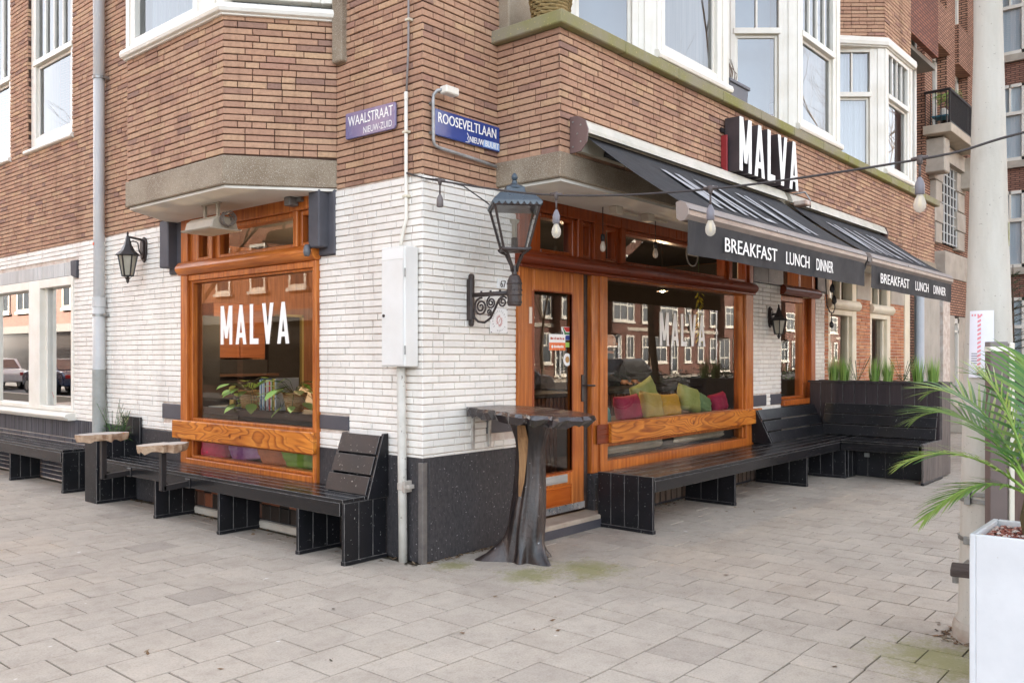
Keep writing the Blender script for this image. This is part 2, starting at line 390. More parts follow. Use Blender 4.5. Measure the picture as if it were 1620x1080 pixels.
def slab_geom(r):
    x0, x1, y0, y1 = r['x0'], r['x1'], r['y0'], r['y1']; e = .0018; h = r['h']
    t = [(x0 + e, y0 + e, h[0]), (x1 - e, y0 + e, h[1]), (x1 - e, y1 - e, h[2]), (x0 + e, y1 - e, h[3])]
    b = [(x0 + .001, y0 + .001, -.009), (x1 - .001, y0 + .001, -.009), (x1 - .001, y1 - .001, -.009), (x0 + .001, y1 - .001, -.009)]
    return b + t, [(4, 5, 6, 7), (0, 1, 5, 4), (1, 2, 6, 5), (2, 3, 7, 6), (3, 0, 4, 7)]
slabs = []
def slab(x0, x1, y0, y1, rr):
    b = rr.uniform(-.002, .001); h = [b + rr.uniform(-.0018, .0015) for _ in range(4)]
    r = dict(x0=x0, x1=x1, y0=y0, y1=y1, h=h, rnd=rr.random() * .93 if rr.random() > .05 else .955)
    r['a'] = visible_area([(x0, y0, 0), (x1, y0, 0), (x1, y1, 0), (x0, y1, 0)]); slabs.append(r)
rr = random.Random(3); g = .006; XB = -.06
y = -9.3
k = 0
while y < 24:                                     # west of the corner: courses run along x
    xx = XB
    wid = .15 if k % 2 else .30
    while xx > -8.4:
        slab(xx - wid + g, xx, y, y + .30 - .0045, rr); xx -= wid; wid = .30
    y += .30; k += 1
x = XB; k = 0
while x < 18:                                     # before the shop: courses run along y
    yy = .15 if k % 2 else 0.0
    while yy > -9.3:
        slab(x + .007, x + .24, yy - .30 + .0045, yy, rr); yy -= .30
    x += .24; k += 1
slabs = [s for s in slabs if not (s['x0'] > .05 and s['y0'] > .05)]
slabs.sort(key=lambda r: -r['a'])
for r in slabs[:300]:
    v, f = slab_geom(r); cx = (r['x0'] + r['x1']) / 2; cy = (r['y0'] + r['y1']) / 2
    me = bpy.data.meshes.new('paving_slab'); me.from_pydata([(a - cx, b - cy, c) for a, b, c in v], [], f)
    rndattr(me, [r['rnd']] * 5)
    o = link('paving_slab', me, SLABM, pav); o.location = (cx, cy, 0)
SLAB2 = SLABM
stuffmesh('paving_slabs_beyond', slabs[300:], slab_geom, SLABM, pav)
# Object Info random differs per slab object; the rnd attribute adds to it

# ---------------------------------------------------------------- the corner house
B = root('corner_building', 'brown brick corner building with white painted ground floor and varnished wooden shop windows', 'building')
BR = []
def brick_field(kind, mat, o, u, n, L, z0, z1, openings=(), seed=1, course=.05):
    """running rows of bricks in wild bond on the wall plane through o, along u (unit), facing n; openings = (u0,u1,z0,z1)"""
    rr = random.Random(seed); o = Vector(o); u = Vector(u); n = Vector(n)
    k0 = math.floor(z0 / course + .01); k1 = math.ceil(z1 / course - .01)
    for k in range(k0, k1):
        jt = .0036 if kind == 'painted_brick' else .0045; a = max(z0, k * course + jt); b = min(z1, (k + 1) * course - jt)
        if b - a < .012: continue
        iv = [(0, L)]
        for (p, q, s, t_) in openings:
            if s < b - .004 and t_ > a + .004:
                nv = []
                for (c, d) in iv:
                    if q <= c or p >= d: nv.append((c, d)); continue
                    if p > c + .01: nv.append((c, p))
                    if q < d - .01: nv.append((q, d))
                iv = nv
        for (c, d) in iv:
            pos = c; first = True
            while d - pos > .015:
                rem = d - pos
                ln = (rr.choice((.105, .16, .215)) if first else (.215 if rr.random() < .62 else .105)); first = False
                if rem - ln < .07: ln = rem if rem < .27 else .105
                if rem < ln: ln = rem
                e = pos + ln - (.0055 if pos + ln < d - .001 else 0)
                j = rr.uniform(-.002, .004)
                r = dict(kind=kind, mat=mat, o=o, u=u, n=n, u0=pos + .0, u1=e, z0=a, z1=b, j=j, rnd=rr.random())
                c0 = o + u * pos; c1 = o + u * e
                r['a'] = visible_area([(c0.x, c0.y, a), (c1.x, c1.y, a), (c1.x, c1.y, b), (c0.x, c0.y, b)]); BR.append(r)
                pos += ln
def brick_local(L, H, j):
    e = .0035; d = .013
    v = [(0, d, 0), (L, d, 0), (L, d, H), (0, d, H), (e, -j, e), (L - e, -j, e), (L - e, -j, H - e), (e, -j, H - e), (0, .003 - j, 0), (L, .003 - j, 0), (L, .003 - j, H), (0, .003 - j, H)]
    f = [(4, 5, 6, 7)]
    for i in range(4):
        k = (i + 1) % 4; f += [(i, k, 8 + k, 8 + i), (8 + i, 8 + k, 4 + k, 4 + i)]
    return v, f
def brick_geom(r):
    v, f = brick_local(r['u1'] - r['u0'], r['z1'] - r['z0'], r['j']); o = r['o'] + r['u'] * r['u0']; u = r['u']; n = r['n']
    return [(o.x + u.x * a - n.x * b, o.y + u.y * a - n.y * b, r['z0'] + c) for a, b, c in v], f
def wall_panel(o, u, n, L, z0, z1, openings=(), depth=.12, back=.012, mat=None, name='wall', rv=True, parent=None):
    """mortar backing with real holes and their reveals"""
    o = Vector(o); u = Vector(u); n = Vector(n); mb = MB()
    us = sorted({0, L} | {min(max(v, 0), L) for q in openings for v in q[:2]}); zs = sorted({z0, z1} | {min(max(v, z0), z1) for q in openings for v in q[2:4]})
    P = lambda a, c, d=0: o + u * a + Vector((0, 0, c)) - n * (back + d)
    for i in range(len(us) - 1):
        for k in range(len(zs) - 1):
            cu, cz = (us[i] + us[i + 1]) / 2, (zs[k] + zs[k + 1]) / 2
            if any(q[0] < cu < q[1] and q[2] < cz < q[3] for q in openings): continue
            mb.quad(P(us[i], zs[k]), P(us[i + 1], zs[k]), P(us[i + 1], zs[k + 1]), P(us[i], zs[k + 1]))
    if rv:
        for q in openings:
            a, b, c, d = q[:4]
            for (p1, p2) in (((a, c), (a, d)), ((b, c), (b, d)), ((a, c), (b, c)), ((a, d), (b, d))):
                mb.quad(P(*p1), P(*p2), P(p2[0], p2[1], depth), P(p1[0], p1[1], depth))
    return mb.build(name, mat, parent or B, fixn=False)
YM = 12.0
def lo(y0, y1, z0, z1): return (YM - y1, YM - y0, z0, z1)       # opening on the left front given in y
LO_, LU, LN = (0, YM, 0), (0, -1, 0), (-1, 0, 0)
ZW, ZP, ZS = 2.715, .73, 2.72
opL = [lo(1.165, 3.243, 0, 2.215), lo(.963, 3.50, 2.215, 2.73), lo(5.665, 8.45, .75, 2.345)]
opU = [lo(.95, 3.49, 2.6, 9), lo(5.71, 7.0, 3.95, 6.35), lo(7.56, 8.9, 3.95, 6.35)]
# left front, painted ground floor / bare upper floor
brick_field('painted_brick', WBRICK, LO_, LU, LN, YM, ZP, ZW, opL + [lo(3.253, 3.65, .84, .985), lo(.80, 1.16, .875, .985), lo(5.54, 9, 2.31, 2.515)], 11)
wall_panel(LO_, LU, LN, YM, 0, ZW, opL, .16, mat=WMORTAR)
brick_field('brick', BRICK, LO_, LU, LN, YM, ZW, 7.0, opU, 12)
wall_panel(LO_, LU, LN, YM, ZW, 7.0, opU, .13, mat=MORTAR)
# reveal bricks of the upper left windows (far jamb, facing the camera)
for yj in (7.0, 8.9): brick_field('brick', BRICK, (0, yj, 0), (1, 0, 0), (0, -1, 0), .12, 3.95, 6.35, (), int(yj * 7))
# right front
RO, RU, RN = (0, 0, 0), (1, 0, 0), (0, -1, 0)
opR = [(1.0, 5.19, 0, 2.73), (6.03, 7.14, .80, 2.73), (7.60, 8.72, .5, 2.73), (9.32, 10.30, .5, 2.73), (11.0, 13.5, 0, 2.73)]
brick_field('painted_brick', WBRICK, RO, RU, RN, 7.46, ZP, 2.70, opR + [(5.19, 6.03, 2.30, 2.8), (7.14, 7.6, 2.30, 2.8), (.66, 1.0, .84, .985), (5.20, 5.60, .855, .985), (5.72, 6.03, .855, .985), (7.14, 7.46, .855, .985)], 21)
brick_field('brick', BRICK, RO, RU, RN, .80, 2.70, 7.0, (), 22)
brick_field('orange_brick', OBRICK, (7.46, 0, 0), RU, RN, 3.6, .30, 2.28, [(q[0] - 7.46, q[1] - 7.46, q[2], q[3]) for q in opR[2:]] , 23)
wall_panel(RO, RU, RN, 14.0, 0, 2.72, opR, .16, mat=WMORTAR)
wall_panel(RO, RU, RN, .80, 2.70, 7.0, (), .13, mat=MORTAR)
# first-floor oriel over the shop (steps forward from the wall)
brick_field('brick', BRICK, (.78, 0, 0), (0, -1, 0), (-1, 0, 0), .60, 2.905, 3.845, (), 31)
brick_field('brick', BRICK, (.78, -.60, 0), RU, RN, 9.74, 2.905, 3.80, (), 32)
wall_panel((.78, 0, 0), (0, -1, 0), (-1, 0, 0), .60, 2.72, 3.9, (), mat=MORTAR)
wall_panel((.78, -.60, 0), RU, RN, 9.74, 2.72, 3.9, (), mat=MORTAR)
wall_panel((10.52, -.60, 0), (0, 1, 0), (1, 0, 0), .60, 2.72, 3.9, (), mat=MORTAR)
# left oriel: chamfered at both ends
LB = [(0, .95), (-.645, 1.475), (-.645, 3.01), (0, 3.49)]
def seg(a, b):
    d = Vector((a[0] - b[0], a[1] - b[1], 0)); L = d.length; d.normalize(); return Vector((b[0], b[1], 0)), d, Vector((0, 0, 1)).cross(d) * -1, L
for i, sd_ in ((0, 41), (1, 42), (2, 43)):
    o_, u_, n_, L_ = seg(LB[i], LB[i + 1])
    if n_.x > 0: n_ = -n_
    brick_field('brick', BRICK, o_, u_, n_, L_, 2.94, 4.0, (), sd_)
    wall_panel(o_, u_, n_, L_, 2.72, 4.05, (), mat=MORTAR)
# bricks: the largest in view are parts of their own, the rest one part per kind
cache = {}
for kind, mat, stuffname in (('brick', BRICK, 'brickwork_beyond'), ('painted_brick', WBRICK, 'painted_brickwork_beyond'), ('orange_brick', OBRICK, 'orange_brickwork')):
    rs = sorted([r for r in BR if r['kind'] == kind], key=lambda r: -r['a'])
    nn = 0 if kind == 'orange_brick' else 300
    for r in rs[:nn]:
        key = (kind, round(r['u1'] - r['u0'], 3), round(r['z1'] - r['z0'], 3), round(r['j'] * 1000))
        if key not in cache:
            v, f = brick_local(key[1], key[2], key[3] / 1000); me = bpy.data.meshes.new(kind); me.from_pydata(v, [], f); me.materials.append(mat); cache[key] = me
        o = bpy.data.objects.new(kind, cache[key]); COL.objects.link(o); o.parent = B
        p = r['o'] + r['u'] * r['u0']; u = r['u']; n = r['n']
        o.matrix_local = Matrix(((u.x, -n.x, 0, p.x), (u.y, -n.y, 0, p.y), (0, 0, 1, r['z0']), (0, 0, 0, 1)))
    stuffmesh(stuffname, rs[nn:], brick_geom, mat, B)
# plinth, dark stones, white quoins
mb = MB(); mb.box(-.004, .06, -.004, .963, 0, ZP); mb.box(.06, 1.0, -.004, .06, 0, ZP); mb.build('plinth', PLINTH, B, bevel=.006)
MB().box(-.004, .06, 3.25, 4.75, 0, ZP - .01).build('plinth', PLINTH, B, bevel=.006)
MB().box(-.004, .06, .964, 1.163, 0, ZP).build('plinth', PLINTH, B, bevel=.006)
MB().box(-.016, .03, -.018, .03, 0, ZP - .03).build('corner_guard', plain('dull_steel_edge', '#55504e', .5, '#6d6862', 12), B, bevel=.004)
MB().box(5.19, 6.03, -.004, .06, 0, ZP).build('plinth', PLINTH, B); MB().box(7.14, 11.0, -.004, .06, 0, .5).build('plinth', PLINTH, B)
# far left plinth: painted bricks under a soldier course
PB = []
rr = random.Random(5)
yy = 4.76
while yy < 9.0:
    MBs = dict(o=Vector((0, yy + .047, 0)), u=Vector((0, -1, 0)), n=Vector((-1, 0, 0)), u0=0, u1=.047, z0=.52, z1=ZP - .005, j=rr.uniform(-.001, .002), rnd=rr.random()); PB.append(MBs); yy += .053
for k in range(10):
    yy = 4.75 + (k % 2) * .1
    while yy < 9:
        PB.append(dict(o=Vector((0, yy + .205, 0)), u=Vector((0, -1, 0)), n=Vector((-1, 0, 0)), u0=0, u1=.205, z0=.02 + k * .05, z1=.06 + k * .05, j=rr.uniform(-.001, .002), rnd=rr.random())); yy += .213
stuffmesh('black_painted_brickwork', PB, brick_geom, DBRICK, B)
DST = plain('dark_stone', '#45444a', .55, '#4d4b50', 3, .1, spots='#8a8a8c', spotscale=60, spotth=.75)
for (y0, y1, z0, z1) in ((3.253, 3.65, .84, .985), (.80, 1.16, .875, .985)): MB().box(-.006, .03, y0 + .003, y1 - .003, z0 + .002, z1 - .002).build('stone_block', DST, B, bevel=.004)
for (x0, x1) in ((.66, 1.0), (5.20, 5.60), (5.72, 6.03), (7.14, 7.46)): MB().box(x0 + .003, x1 - .003, -.006, .03, .857, .983).build('stone_block', DST, B, bevel=.004)
QU = plain('dark_corbel', '#47464b', .7, '#525157', 4, .3, 100)
for (a, b, c, d) in ((1.04, 1.176, .963, 1.176), (3.35, 3.515, 3.245, 3.50)):
    q = MB(); q.box(-.10, .0, a, b, 2.275, 2.715); q.box(-.012, .05, c, d, 2.22, 2.715); q.build('corbel', QU, B, bevel=.008)
for x0, x1 in ((5.19, 5.6), (5.603, 6.03), (7.14, 7.46)): MB().box(x0, x1, -.03, .02, 2.30, 2.715).build('black_panel', BLACKP, B, bevel=.003)
# concrete bands under the oriels, plaster soffits, mossy ledge
def band(poly, z0, z1, name, mat, bev=.008):
    return MB().prism([(x, y, z0) for x, y in poly], (0, 0, z1 - z0)).build(name, mat, B, bevel=bev)
band([(0.03, .94), (-.66, 1.465), (-.66, 3.02), (.03, 3.50)], 2.722, 2.94, 'concrete_band', CONC)
band([(0.02, .955), (-.63, 1.48), (-.63, 2.995), (.02, 3.47)], 2.700, 2.722, 'soffit', PLAST, 0)
band([(.765, .02), (.765, -.615), (10.53, -.615), (10.53, .02)], 2.722, 2.905, 'concrete_band', CONC)
band([(.80, .10), (.80, -.59), (10.5, -.59), (10.5, .10)], 2.698, 2.722, 'soffit', PLAST, 0)
for i in range(12):
    x0 = .715 + i * .822 + (.002 if i else 0); MB().box(x0 + (.0 if i == 0 else .002), min(x0 + .82, 10.57), -.665, .02 if i else .02, 3.80 if i else 3.80, 3.895).build('ledge_stone', CONCM, B, bevel=.008)
MB().box(.80, 1.16, -.10, .05, 3.897, 4.6).build('stone_pier', CONC, B, bevel=.01)
MB().box(-.05, .05, .83, .95, 3.66, 4.4).build('stone_pier', CONC, B, bevel=.01)
# body of the house behind its fronts, and roof
mb = MB(); mb.box(.2, 30, .95, 1.05, 2.9, 3.0)
sh = plain('inner_shell', '#8a857c', .9)
mb = MB()
mb.box(.0, .1, 12, 26, 0, 13); mb.box(.02, .12, 0.1, 12, 7.0, 13); mb.box(.1, 13.2, .02, .12, 7.0, 13)
mb.box(0, 36, 25, 26, 0, 13); mb.box(35, 36, 2.2, 26, 0, 13); mb.build('wall', TEXB, B)
MB().box(-.3, 36, -.3, 26, 13, 13.3).build('roof', plain('roof_edge', '#d8d4c8', .6), B)
MB().box(.15, 13.6, .17, 12, 2.80, 2.9).build('ceiling', plain('dark_ceiling', '#2a2624', .8), B)
MB().box(.15, 13.6, .17, 12, 6.9, 6.98).build('ceiling', sh, B)
# ---------------------------------------------------------------- windows
def frame3(o, u, n):
    o = Vector(o); u = Vector(u).normalized(); n = Vector(n).normalized(); z = Vector((0, 0, 1))
    return lambda a, c, d: o + u * a + z * c + n * d              # a along, c height, d outwards
def fbox(mb, T, a0, a1, c0, c1, d0, d1):
    vs = [T(a0, c0, d0), T(a1, c0, d0), T(a1, c0, d1), T(a0, c0, d1), T(a0, c1, d0), T(a1, c1, d0), T(a1, c1, d1), T(a0, c1, d1)]
    return mb.add(vs, [(0, 3, 2, 1), (4, 5, 6, 7), (0, 1, 5, 4), (1, 2, 6, 5), (2, 3, 7, 6), (3, 0, 4, 7)])
CURT = plain('white_curtain', '#dfe4e8', .8, '#c9d3da', 2.5, stretch=(14, 14, .4))
ROOMB = plain('blue_grey_room', '#8fa3b0', .9, '#7d93a3', .8)
def sash(T, a0, a1, c0, c1, d, name='window', mat=WHITE, parent=None, cross=None, lights=3, fw=.06, inside=CURT, sill=True, gl=GLASSU, sillh=.055, head=True, sided=.05):
    """box frame with an upper light of small panes over one large pane; parts: frame mesh > pane, sill, curtain"""
    parent = parent or B
    m = MB()
    fbox(m, T, a0, a0 + fw, c0, c1, d - .07, d + .02); fbox(m, T, a1 - fw, a1, c0, c1, d - .07, d + .02)
    fbox(m, T, a0 + fw, a1 - fw, c0, c0 + fw, d - .07, d + .018); fbox(m, T, a0 + fw, a1 - fw, c1 - fw, c1, d - .07, d + .018)
    if cross:
        fbox(m, T, a0 + fw * .6, a1 - fw * .6, cross - .035, cross + .03, d - .06, d + .035)
        for k in range(1, lights):
            a = a0 + fw + (a1 - a0 - 2 * fw) * k / lights; fbox(m, T, a - .012, a + .012, cross + .03, c1 - fw, d - .05, d + .004)
        e = .035                                                   # inner sash of the lower pane
        fbox(m, T, a0 + fw, a0 + fw + e, c0 + fw, cross - .035, d - .06, d - .012); fbox(m, T, a1 - fw - e, a1 - fw, c0 + fw, cross - .035, d - .06, d - .012)
        fbox(m, T, a0 + fw + e, a1 - fw - e, c0 + fw, c0 + fw + e, d - .06, d - .014); fbox(m, T, a0 + fw + e, a1 - fw - e, cross - .035 - e, cross - .035, d - .06, d - .014)
    w = m.build(name, mat, parent, bevel=.004)
    p = MB()
    if cross:
        p.quad(T(a0 + fw, c0 + fw, d - .03), T(a1 - fw, c0 + fw, d - .03), T(a1 - fw, cross - .03, d - .03), T(a0 + fw, cross - .03, d - .03)); p.build('pane', gl, w, fixn=False)
        for k in range(lights):
            b0 = a0 + fw + (a1 - a0 - 2 * fw) * k / lights; b1 = a0 + fw + (a1 - a0 - 2 * fw) * (k + 1) / lights
            MB().quad(T(b0 + .005, cross + .02, d - .022), T(b1 - .005, cross + .02, d - .022), T(b1 - .005, c1 - fw + .005, d - .022), T(b0 + .005, c1 - fw + .005, d - .022)).build('pane', gl, w, fixn=False)
    else:
        MB().quad(T(a0 + fw, c0 + fw, d - .03), T(a1 - fw, c0 + fw, d - .03), T(a1 - fw, c1 - fw, d - .03), T(a0 + fw, c1 - fw, d - .03)).build('pane', gl, w, fixn=False)
    if inside is not None:
        q = MB()
        if inside is CURT:                                          # gathered cloth with real folds
            k = 28; pts = []
            for i in range(k + 1):
                a = a0 + (a1 - a0) * i / k; pts.append((a, d - .13 - .018 * (i % 2) - .01 * math.sin(i * 1.3)))
            for i in range(k): q.quad(T(pts[i][0], c0, pts[i][1]), T(pts[i + 1][0], c0, pts[i + 1][1]), T(pts[i + 1][0], c1, pts[i + 1][1]), T(pts[i][0], c1, pts[i][1]))
            q.build('curtain', inside, w, fixn=False, smooth=True)
        else:
            q.quad(T(a0, c0, d - .5), T(a1, c0, d - .5), T(a1, c1, d - .5), T(a0, c1, d - .5)); q.build('pane_backing', inside, w, fixn=False)
    if sill:
        s = MB(); prof = [(d - .05, c0 - .004), (d + sided, c0 - .004), (d + sided + .022, c0 - .02), (d + sided + .028, c0 - .04), (d + sided + .02, c0 - sillh), (d + sided - .01, c0 - sillh - .006), (d - .05, c0 - sillh - .006)]
        a, b = a0 - .05, a1 + .05
        s.add([T(a, c, e) for e, c in prof] + [T(b, c, e) for e, c in prof], [tuple(range(7)), tuple(reversed(range(7, 14)))] + [(i, i + 7, (i + 1) % 7 + 7, (i + 1) % 7) for i in range(7)])
        s.build('sill', mat, w, bevel=.003)
    return w
TL = frame3((0, 0, 0), (0, -1, 0), (-1, 0, 0))                      # a = -y on the left front
TR = frame3((0, 0, 0), (1, 0, 0), (0, -1, 0))                       # a = x on the right front
# upper left windows
sash(TL, -6.99, -5.72, 3.96, 6.34, -.06, cross=5.0, lights=4, fw=.13, inside=None, sided=.075)
sash(TL, -8.88, -7.58, 3.96, 6.34, -.06, cross=5.0, lights=4, fw=.13, inside=None, sided=.075)
dk = MB()
for (a, b) in ((5.7, 7.0), (7.56, 8.9)): dk.quad((.6, a, 3.9), (.6, b, 3.9), (.6, b, 6.4), (.6, a, 6.4))
dk.build('pane_backing', CURT, B, fixn=False)  # sky reflected in these panes is put into the sheet's pale colour
# far left ground-floor window: two large panes in a white frame
m = MB()
for (a, b) in ((5.665, 5.72), (6.60, 6.93), (8.33, 8.45)): m.box(.0 - .012, .10, a, b, .81, 2.345)
m.box(-.012, .10, 5.72, 6.60, 2.245, 2.345); m.box(-.012, .10, 6.93, 8.33, 2.245, 2.345); m.box(-.012, .10, 5.72, 6.60, .81, .86); m.box(-.012, .10, 6.93, 8.33, .81, .86)
m.box(.05, .13, 6.53, 6.60, .86, 2.245); m.box(.05, .13, 8.26, 8.33, .86, 2.245)
gw = m.build('ground_floor_window', WHITE, B, bevel=.005)
for a, b in ((5.72, 6.60), (6.93, 8.33)): MB().quad((.085, a, .86), (.085, b, .86), (.085, b, 2.245), (.085, a, 2.245)).build('pane', GLASS, gw, fixn=False)
s = MB(); prof = [(.05, .81), (-.09, .80), (-.115, .785), (-.12, .765), (-.11, .745), (-.085, .74), (-.08, .72), (.05, .72)]
s.prism([(x, 5.62, z) for x, z in prof], (0, 3.0, 0)); s.build('sill', WHITE, gw, bevel=.004)
s = MB(); yy = 5.76
rr = random.Random(8); LINT = []
while yy < 8.9:
    LINT.append(dict(o=Vector((0, yy + .047, 0)), u=Vector((0, -1, 0)), n=Vector((-1, 0, 0)), u0=0, u1=.047, z0=2.352, z1=2.505, j=rr.uniform(-.001, .002), rnd=rr.random())); yy += .0525
stuffmesh('lintel_brickwork', LINT, brick_geom, brickmat('grey_painted_brick', [(0, lin('#b9b8b4')), (1, lin('#c6c5c2'))], .6, .25, .1), B)
MB().prism([(-.02, 5.565, 2.31), (-.02, 5.70, 2.345), (-.02, 5.713, 2.513), (-.02, 5.548, 2.513)], (.08, 0, 0)).build('corner_stone', QU, B, bevel=.005)
rm = MB(); rm.box(.9, 1.0, 5.2, 9.2, .4, 2.7); rm.box(.16, .9, 5.5, 5.58, .4, 2.7); rm.box(.16, .9, 9, 9.1, .4, 2.7); rm.build('inside_wall', plain('dim_room', '#4a443e', .9), B)
tag(MB().box(.09, .092, 6.41, 6.50, .93, 1.03).build('no_entry_sticker', plain('sticker_white', '#e9e6e4', .5), gw), None)
q = MB(); q.beam((.0895, 6.425, .945), (.0895, 6.485, 1.015), .003, .012, (1, 0, 0)); q.box(.088, .0895, 6.415, 6.425, .935, 1.025); q.box(.088, .0895, 6.485, 6.495, .935, 1.025); q.build('sticker_print', plain('sticker_red', '#c23a35', .5), gw)

# left oriel window above its brick apron
def oriel_seg(p, q_, z0, z1, posts, sillname='sill', cross=None, lights=2, inside=CURT, mat=WHITE, top=False):
    o_, u_, n_, L_ = seg(p, q_)
    if n_.x > 0 or n_.y > .9: n_ = -n_
    T = frame3(o_, u_, n_)
    w = sash(T, posts[0], L_ - posts[1], z0, z1, .0, cross=cross, lights=lights, mat=mat, inside=inside, sill=False, fw=.07)
    m = MB()
    e = .022; fbox(m, T, 0, posts[0], z0, z1, -.08, .012); fbox(m, T, posts[0] * .25, posts[0] * .75, z0, z1, .0118, e); m.build('post', mat, w, bevel=.003)
    m = MB(); fbox(m, T, L_ - posts[1], L_, z0, z1, -.08, .0125); fbox(m, T, L_ - posts[1] * .75, L_ - posts[1] * .25, z0, z1, .0122, e); m.build('post', mat, w, bevel=.003)
    return w, T, L_
w1, T1, L1 = oriel_seg(LB[1], LB[2], 4.07, 6.2, (.10, .34), inside=CURT)
w2, T2, L2 = oriel_seg(LB[0], LB[1], 4.12, 6.2, (.05, .12), inside=CURT)
w3, T3, L3 = oriel_seg(LB[2], LB[3], 4.07, 6.2, (.08, .05))
def roundsill(path, z1, z0, outs, name, mat, parent):
    """bull-nosed sill that follows a bent front"""
    prof = [(-.10, z1), (.03, z1), (.052, z1 - .012), (.06, (z0 + z1) / 2), (.052, z0 + .02), (.03, z0 + .012), (.026, z0 + .012), (.026, z0), (-.10, z0)]
    pts = [Vector((a, b, 0)) for a, b in path]; ns = []
    for i in range(len(pts)):
        d1 = (pts[i] - pts[i - 1]).normalized() if i else None; d2 = (pts[i + 1] - pts[i]).normalized() if i < len(pts) - 1 else None
        def nn(d):
            n = Vector((d.y, -d.x, 0)); return n if n.dot(outs) > 0 else -n
        if d1 is None: n = nn(d2)
        elif d2 is None: n = nn(d1)
        else: n = nn(d1) + nn(d2); n = n.normalized() / max(.4, n.normalized().dot(nn(d1)))
        ns.append(n)
    vs = [p + n * a + Vector((0, 0, c)) for p, n in zip(pts, ns) for a, c in prof]; k = len(prof); fs = []
    for i in range(len(pts) - 1):
        for j in range(k): fs.append((i * k + j, (i + 1) * k + j, (i + 1) * k + (j + 1) % k, i * k + (j + 1) % k))
    fs += [tuple(range(k)), tuple(reversed(range((len(pts) - 1) * k, len(pts) * k)))]
    return MB().add(vs, fs).build(name, mat, parent, bevel=.003)
roundsill([(.03, .93), (-.645, 1.475), (-.645, 3.01), (.03, 3.51)], 4.075, 3.985, Vector((-1, 0, 0)), 'sill', WHITE, w1)
MB().quad((-.15, 1.2, 3.9), (-.15, 3.3, 3.9), (-.15, 3.3, 6.3), (-.15, 1.2, 6.3)).build('pane_backing', CURT, w1, fixn=False)

# zigzag oriel windows over the shop front
for i, (xf, xe) in enumerate(((2.118, 3.37), (5.069, 6.30), (8.063, 9.25))):
    zt = 6.4 if i < 2 else 5.63
    dx = .50
    p0, p1 = (xf - dx, -.01), (xf, -.60)
    def osg(a, b, z0, z1, posts, cross, lights, inside):
        d = Vector((b[0] - a[0], b[1] - a[1], 0)); Lw = d.length; d.normalize(); n = Vector((d.y, -d.x, 0))
        if n.y > 0: n = -n
        T = frame3((a[0], a[1], 0), d, n)
        w = sash(T, posts[0], Lw - posts[1], z0, z1, 0, cross=cross, lights=lights, inside=inside, sill=False, fw=.055)
        m = MB(); fbox(m, T, -.02, posts[0], z0, z1, -.08, .015); m.build('post', WHITE, w, bevel=.003); m = MB(); fbox(m, T, Lw - posts[1], Lw + .004, z0, z1, -.08, .0155)
        if posts[1] > .05: fbox(m, T, Lw - posts[1] * .7, Lw - posts[1] * .3, z0, z1, .015, .028)
        m.build('post', WHITE, w, bevel=.003); return w
    wa = osg(p0, p1, 3.90, zt, (.03, .16), 5.0, 2, ROOMB if i < 2 else CURT)
    wb = osg(p1, (xe, -.60), 3.99, zt, (.04, .16), 5.0, 4, None)
    osg((xe, -.60), (xe + .3, -.01), 3.99, zt, (.05, .03), None, 1, None)
    roundsill([(xf - .03, -.585), (xe, -.60), (xe + .10, -.40)], 3.995, 3.905, Vector((0, -1, 0)), 'sill', WHITE, wb)
    MB().quad((xf - .05, -.48, 3.9), (xe + .05, -.48, 3.9), (xe + .05, -.48, zt), (xf - .05, -.48, zt)).build('pane_backing', CURT, wb, fixn=False)  # pale sheet close behind the glass, stands in for reflected sky
    if i == 2:
        roundsill([(xf - dx - .2, .0), (xf - .02, -.61), (xe, -.62), (xe + .4, -.0)], 5.76, 5.63, Vector((0, -1, 0)), 'cornice', WHITE, wb)
# wall between and above the oriels
BR.clear()
for (a, b) in ((.78, 1.66), (3.2, 4.63), (6.1, 7.60), (9.0, 10.52)): brick_field('brick', BRICK, (a, 0, 0), RU, RN, b - a, 3.9, 7.0, (), int(a * 10))
o_, u_, n_ = Vector((7.56, -.01, 0)), Vector((.5, -.59, 0)).normalized(), Vector((-.59, -.5, 0)).normalized()
brick_field('brick', BRICK, o_, u_, n_, .77, 5.76, 7.2, (), 61)
brick_field('brick', BRICK, (8.063, -.60, 0), RU, RN, 1.19, 5.76, 7.2, (), 62)
stuffmesh('upper_brickwork', BR, brick_geom, BRICK, B)
wall_panel((.78, 0, 0), RU, RN, 9.8, 3.89, 7.0, [(q[0] - .78, q[1] - .78, 3.9, 6.4) for q in ((1.64, 3.3), (4.6, 6.2), (7.58, 9.2))], .05, mat=MORTAR)
wall_panel(o_, u_, n_, .77, 5.76, 7.2, (), mat=MORTAR); wall_panel((8.063, -.60, 0), RU, RN, 1.19, 5.76, 7.2, (), mat=MORTAR)

# ---------------------------------------------------------------- shop window on the left front
def halfround(mb, T, a0, a1, c0, c1, d0, d1, k=7):
    prof = [(d0, c0)] + [(d0 + (d1 - d0) * (.35 + .65 * math.sin(math.pi * (i + .5) / k)), c0 + (c1 - c0) * (i / (k - 1))) for i in range(k)] + [(d0, c1)]
    n = len(prof); mb.add([T(a0, c, d) for d, c in prof] + [T(a1, c, d) for d, c in prof], [tuple(range(n)), tuple(reversed(range(n, 2 * n)))] + [(i, i + n, (i + 1) % n + n, (i + 1) % n) for i in range(n)])
m = MB()
def LBX(y0, y1, z0, z1, x0, x1): m.box(x0, x1, y0, y1, z0, z1)
LBX(3.13, 3.243, .43, 2.19, -.035, .12); LBX(1.165, 1.212, .43, 2.19, -.035, .12)
LBX(3.085, 3.13, .51, 2.14, .0, .10); LBX(1.212, 1.235, .51, 2.14, .0, .10)
